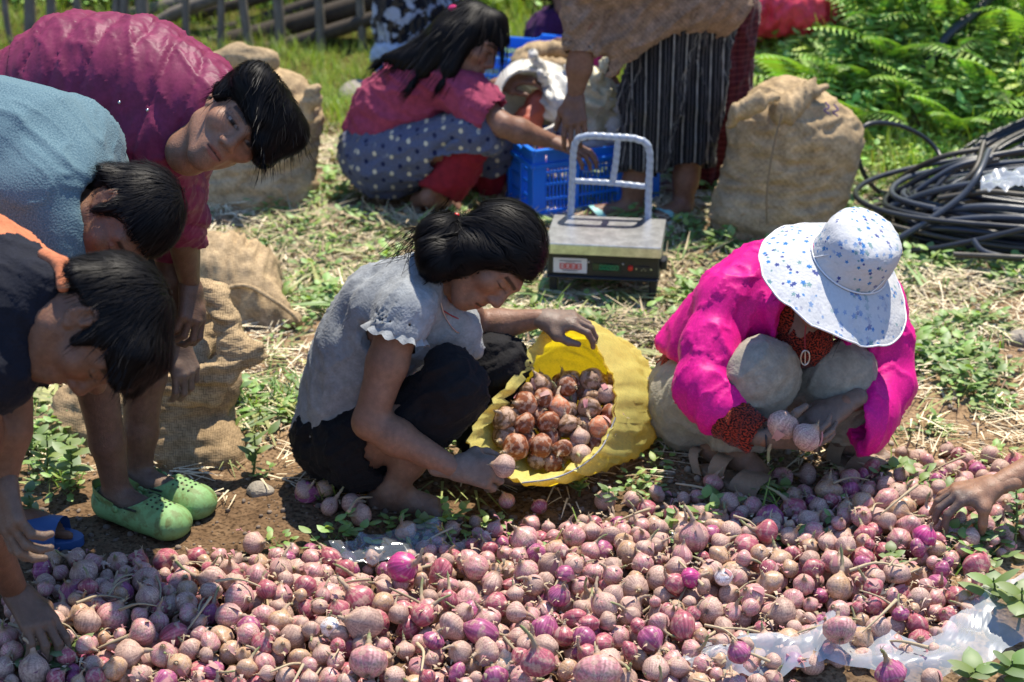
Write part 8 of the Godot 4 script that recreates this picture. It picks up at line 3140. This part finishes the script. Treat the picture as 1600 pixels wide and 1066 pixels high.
func people_behind() -> void:
	# bending behind the tunic: checked trousers and a pink top
	var o := person(Vector3(0.695, 0, -6.834), "person in maroon checked trousers bending behind the striped trousers")
	var g := Geo.new()
	var s := Soft.new()
	var tone := Color(0.22, 0.11, 0.065)
	s.chain([Vector3(0.752, 0.693, -6.98), Vector3(0.54, 0.759, -7), Vector3(0.378, 0.664, -7)], [0.13, 0.12, 0.11], 0.05)
	arm(s, Vector3(0.359, 0.585, -6.98), Vector3(0.328, 0.424, -6.94), Vector3(0.432, 0.279, -6.88), 1.05)
	leg(s, Vector3(0.763, 0.674, -6.96), Vector3(0.758, 0.297, -6.92), Vector3(0.703, 0.01, -6.88), 1.1)
	leg(s, Vector3(0.742, 0.653, -7.1), Vector3(0.709, 0.245, -7.1), Vector3(0.666, -0.021, -7.05), 1.1)
	foot(s, Vector3(0.703, 0.015, -6.88), Vector3(0.714, -0.032, -6.9) * Vector3(1, 0, 1), Vector3(-0.848, 0.207, 0.488), 0.24, 1.0)
	foot(s, Vector3(0.665, -0.016, -7.05), Vector3(0.682, -0.057, -7.08) * Vector3(1, 0, 1), Vector3(-0.848, 0.207, 0.488), 0.24, -1.0)
	s.solve(0.012).into(g, null, toned(tone))
	put("body", g, mats.skin, o)
	s = Soft.new()
	s.cap(Vector3(0.764, 0.671, -6.97), Vector3(0.713, 0.665, -7.05), 0.14, 0.14, 0.05)
	s.chain([Vector3(0.776, 0.65, -6.96), Vector3(0.776, 0.322, -6.92), Vector3(0.742, 0.037, -6.89)], [0.125, 0.105, 0.085], 0.04)
	s.chain([Vector3(0.743, 0.629, -7.1), Vector3(0.721, 0.27, -7.1), Vector3(0.685, 0.002, -7.06)], [0.12, 0.10, 0.08], 0.04)
	wear("checked_trousers", s, 0.012, mats.checked, o, folds(681, Vector3(-0.1, 0.916, -0.389), 8.0, 0.012))
	s = Soft.new()
	s.chain([Vector3(0.73, 0.712, -7), Vector3(0.54, 0.771, -7), Vector3(0.389, 0.676, -7)], [0.15, 0.15, 0.14], 0.06)
	s.chain([Vector3(0.366, 0.597, -6.98), Vector3(0.332, 0.443, -6.94)], [0.085, 0.062], 0.04)
	s.cut(Vector3(0.328, 0.414, -6.94), Vector3(0, -0.92, 0.391), 0.1, 0.004)
	wear("pink_top", s, 0.012, mats.magenta_cloth, o, folds(683, Vector3(0, 0.92, -0.391), 8.0, 0.010))
	# crouching far behind the bags
	o = person(Vector3(0.197, 0, -8.464), "person in a dark purple top crouching behind the burlap sack")
	g = Geo.new()
	s = Soft.new()
	s.chain([Vector3(0.206, 0.076, -8.4), Vector3(0.212, 0.22, -8.35), Vector3(0.238, 0.318, -8.3)], [0.13, 0.12, 0.06], 0.05)
	s.cap(Vector3(0.238, 0.318, -8.3), Vector3(0.245, 0.382, -8.27), 0.05, 0.05, 0.03)
	arm(s, Vector3(0.173, 0.287, -8.25), Vector3(0.139, 0.2, -8.2), Vector3(0.209, 0.251, -8.1), 1.0)
	s.solve(0.013).into(g, null, toned(tone))
	var x := head(g, Vector3(0.25, 0.42, -8.26), Basis(Vector3(0.853, -0.156, -0.499), Vector3(0, 0.955, -0.298), Vector3(0.522, 0.254, 0.814)), 1.0, false, false, tone, 0.006)
	put("body", g, mats.skin, o)
	s = Soft.new()
	s.chain([Vector3(0.206, 0.076, -8.4), Vector3(0.213, 0.205, -8.35), Vector3(0.236, 0.298, -8.3)], [0.16, 0.15, 0.08], 0.05)
	s.chain([Vector3(0.168, 0.282, -8.25), Vector3(0.137, 0.203, -8.2)], [0.075, 0.06], 0.04)
	wear("purple_top", s, 0.013, mats.purple_cloth, o, folds(685, Vector3(0, 0.92, -0.391), 8.0, 0.010))
	hair(x, cap_hair(0.05), o, 300, 0.08, combed(Vector3(0, 0.13, -0.05), 0.6), 0.002, 0.004, 0.008)
	# standing legs in patterned trousers
	o = person(Vector3(-0.502, 0, -8.377), "person standing in dark and white patterned trousers with rolled cuffs and blue boots")
	g = Geo.new()
	s = Soft.new()
	s.cap(Vector3(-0.42, 0.592, -8.4), Vector3(-0.403, 0.759, -8.4), 0.14, 0.13, 0.05)
	leg(s, Vector3(-0.463, 0.536, -8.4), Vector3(-0.489, 0.251, -8.4), Vector3(-0.538, 0.034, -8.36), 1.15)
	leg(s, Vector3(-0.364, 0.515, -8.5), Vector3(-0.374, 0.226, -8.5), Vector3(-0.37, 0.037, -8.46), 1.15)
	s.solve(0.013).into(g, null, toned(tone))
	put("body", g, mats.skin, o)
	s = Soft.new()
	s.cap(Vector3(-0.42, 0.592, -8.4), Vector3(-0.4, 0.582, -8.45), 0.17, 0.17, 0.05)
	s.chain([Vector3(-0.46, 0.536, -8.4), Vector3(-0.482, 0.308, -8.4), Vector3(-0.508, 0.14, -8.38)], [0.145, 0.125, 0.10], 0.04)
	s.chain([Vector3(-0.358, 0.515, -8.5), Vector3(-0.362, 0.285, -8.5), Vector3(-0.363, 0.132, -8.48)], [0.14, 0.12, 0.10], 0.04)
	s.cut(Vector3(-0.514, 0.105, -8.38), Vector3(0, -0.92, 0.391), 0.16, 0.004)
	s.carve(Vector3(-0.508, 0.146, -8.38), Vector3(-0.528, -0.034, -8.37), 0.07, 0.07, 0.004)
	wear("patterned_trousers", s, 0.012, mats.camo, o, folds(687, Vector3(-0.1, 0.916, -0.389), 7.0, 0.016))
	s = Soft.new()
	s.cap(Vector3(-0.507, 0.147, -8.375), Vector3(-0.513, 0.113, -8.37), 0.112, 0.114, 0.02)
	s.cut(Vector3(-0.514, 0.096, -8.37), Vector3(0, -0.92, 0.391), 0.16, 0.004)
	s.cut(Vector3(-0.507, 0.164, -8.375), Vector3(0, 0.92, -0.391), 0.16, 0.004)
	s.carve(Vector3(-0.507, 0.17, -8.375), Vector3(-0.522, -0.003, -8.365), 0.085, 0.085, 0.004)
	wear("rolled_cuff", s, 0.010, mats.pale_denim, o, folds(689, Vector3(0, 0.92, -0.391), 9.0, 0.010))
	for q in [Vector3(-0.555, 0.028, -8.36), Vector3(-0.393, 0.025, -8.46)]:
		s = Soft.new()
		var f: Vector3 = q * Vector3(1, 0, 1) + Vector3(0, land(q.x, -q.z), 0)
		s.cap(f + Vector3(0, 0.12, 0), f + Vector3(0, 0.04, 0), 0.058, 0.052, 0.02)
		s.cap(f + Vector3(0, 0.035, 0), f + Vector3(0.10, 0.03, 0.10), 0.048, 0.04, 0.02)
		s.cut(f + Vector3(0, 0.13, 0), Vector3.UP, 0.2, 0.003)
		wear("boot", s, 0.010, mats.blue_rubber, o)


func reaching_person() -> void:
	var o := person(Vector3(1.635, 0, -4.407), "person whose bare forearm and hand reach into the onions at the right edge")
	var g := Geo.new()
	var s := Soft.new()
	var tone := Color(0.34, 0.178, 0.105)
	var wr := Vector3(1.18, 0.15, -4.16)
	arm(s, Vector3(1.53, 0.477, -4.42), Vector3(1.427, 0.209, -4.28), wr, 1.08)
	s.chain([Vector3(1.782, 0.109, -4.6), Vector3(1.704, 0.316, -4.55), Vector3(1.618, 0.479, -4.5)], [0.12, 0.11, 0.10], 0.05)
	s.cap(Vector3(1.618, 0.479, -4.5), Vector3(1.563, 0.564, -4.46), 0.055, 0.05, 0.03)
	leg(s, Vector3(1.731, 0.12, -4.5), Vector3(1.5, 0.299, -4.35), Vector3(1.593, 0.059, -4.4))
	leg(s, Vector3(1.84, 0.042, -4.7), Vector3(1.616, 0.198, -4.65), Vector3(1.707, -0.044, -4.68))
	foot(s, Vector3(1.593, 0.059, -4.4), Vector3(1.622, 0.003, -4.42) * Vector3(1, 0, 1), Vector3(-0.995, 0.039, 0.092), 0.23, 1.0)
	foot(s, Vector3(1.707, -0.044, -4.68), Vector3(1.736, -0.094, -4.7) * Vector3(1, 0, 1), Vector3(-0.995, 0.039, 0.092), 0.23, -1.0)
	s.solve(0.010).into(g, null, toned(tone))
	var x := head(g, Vector3(1.497, 0.63, -4.4), Basis(Vector3(0.345, 0.377, 0.859), Vector3(-0.314, 0.909, -0.273), Vector3(-0.884, -0.176, 0.432)), 1.0, false, false, tone, 0.005)
	var dust := noise(691, 16.0, 2)
	var tip := Vector3(1.064, 0.117, -4.1)
	hand(g, wr, Vector3(-0.98, -0.114, 0.163), Vector3(-0.162, 0.983, 0.088), true, [[34, 42, 20], [30, 38, 20], [28, 36, 20], [26, 36, 20]], [0.10, 0.15, 1.0, 0.0, -0.2, 1.0], 1.16, func(p: Vector3, _n: Vector3) -> Color:
		var t := clampf(smoothstep(0.085, 0.035, p.distance_to(tip)) + 0.3 * dust.get_noise_3dv(p), 0.0, 1.0)
		return tone.lerp(Color(0.13, 0.10, 0.085), 0.85 * t), 1.3)
	put("body", g, mats.skin, o)
	s = Soft.new()
	s.chain([Vector3(1.784, 0.09, -4.6), Vector3(1.704, 0.316, -4.55), Vector3(1.62, 0.462, -4.5)], [0.15, 0.14, 0.12], 0.05)
	s.chain([Vector3(1.553, 0.469, -4.44), Vector3(1.501, 0.355, -4.38)], [0.075, 0.068], 0.04)
	wear("tee_shirt", s, 0.013, mats.pale_denim, o, folds(693, Vector3(0, 0.92, -0.391), 8.0, 0.010))
	s = Soft.new()
	s.cap(Vector3(1.789, 0.053, -4.6), Vector3(1.753, 0.077, -4.55), 0.14, 0.14, 0.04)
	s.cap(Vector3(1.731, 0.12, -4.5), Vector3(1.5, 0.299, -4.35), 0.105, 0.08, 0.04)
	s.cap(Vector3(1.84, 0.042, -4.7), Vector3(1.616, 0.198, -4.65), 0.105, 0.08, 0.04)
	wear("trousers", s, 0.013, mats.dark_shorts, o)
	hair(x, cap_hair(0.03), o, 500, 0.06, combed(Vector3(0, 0.13, -0.05), 0.5), 0.002, 0.004, 0.008)
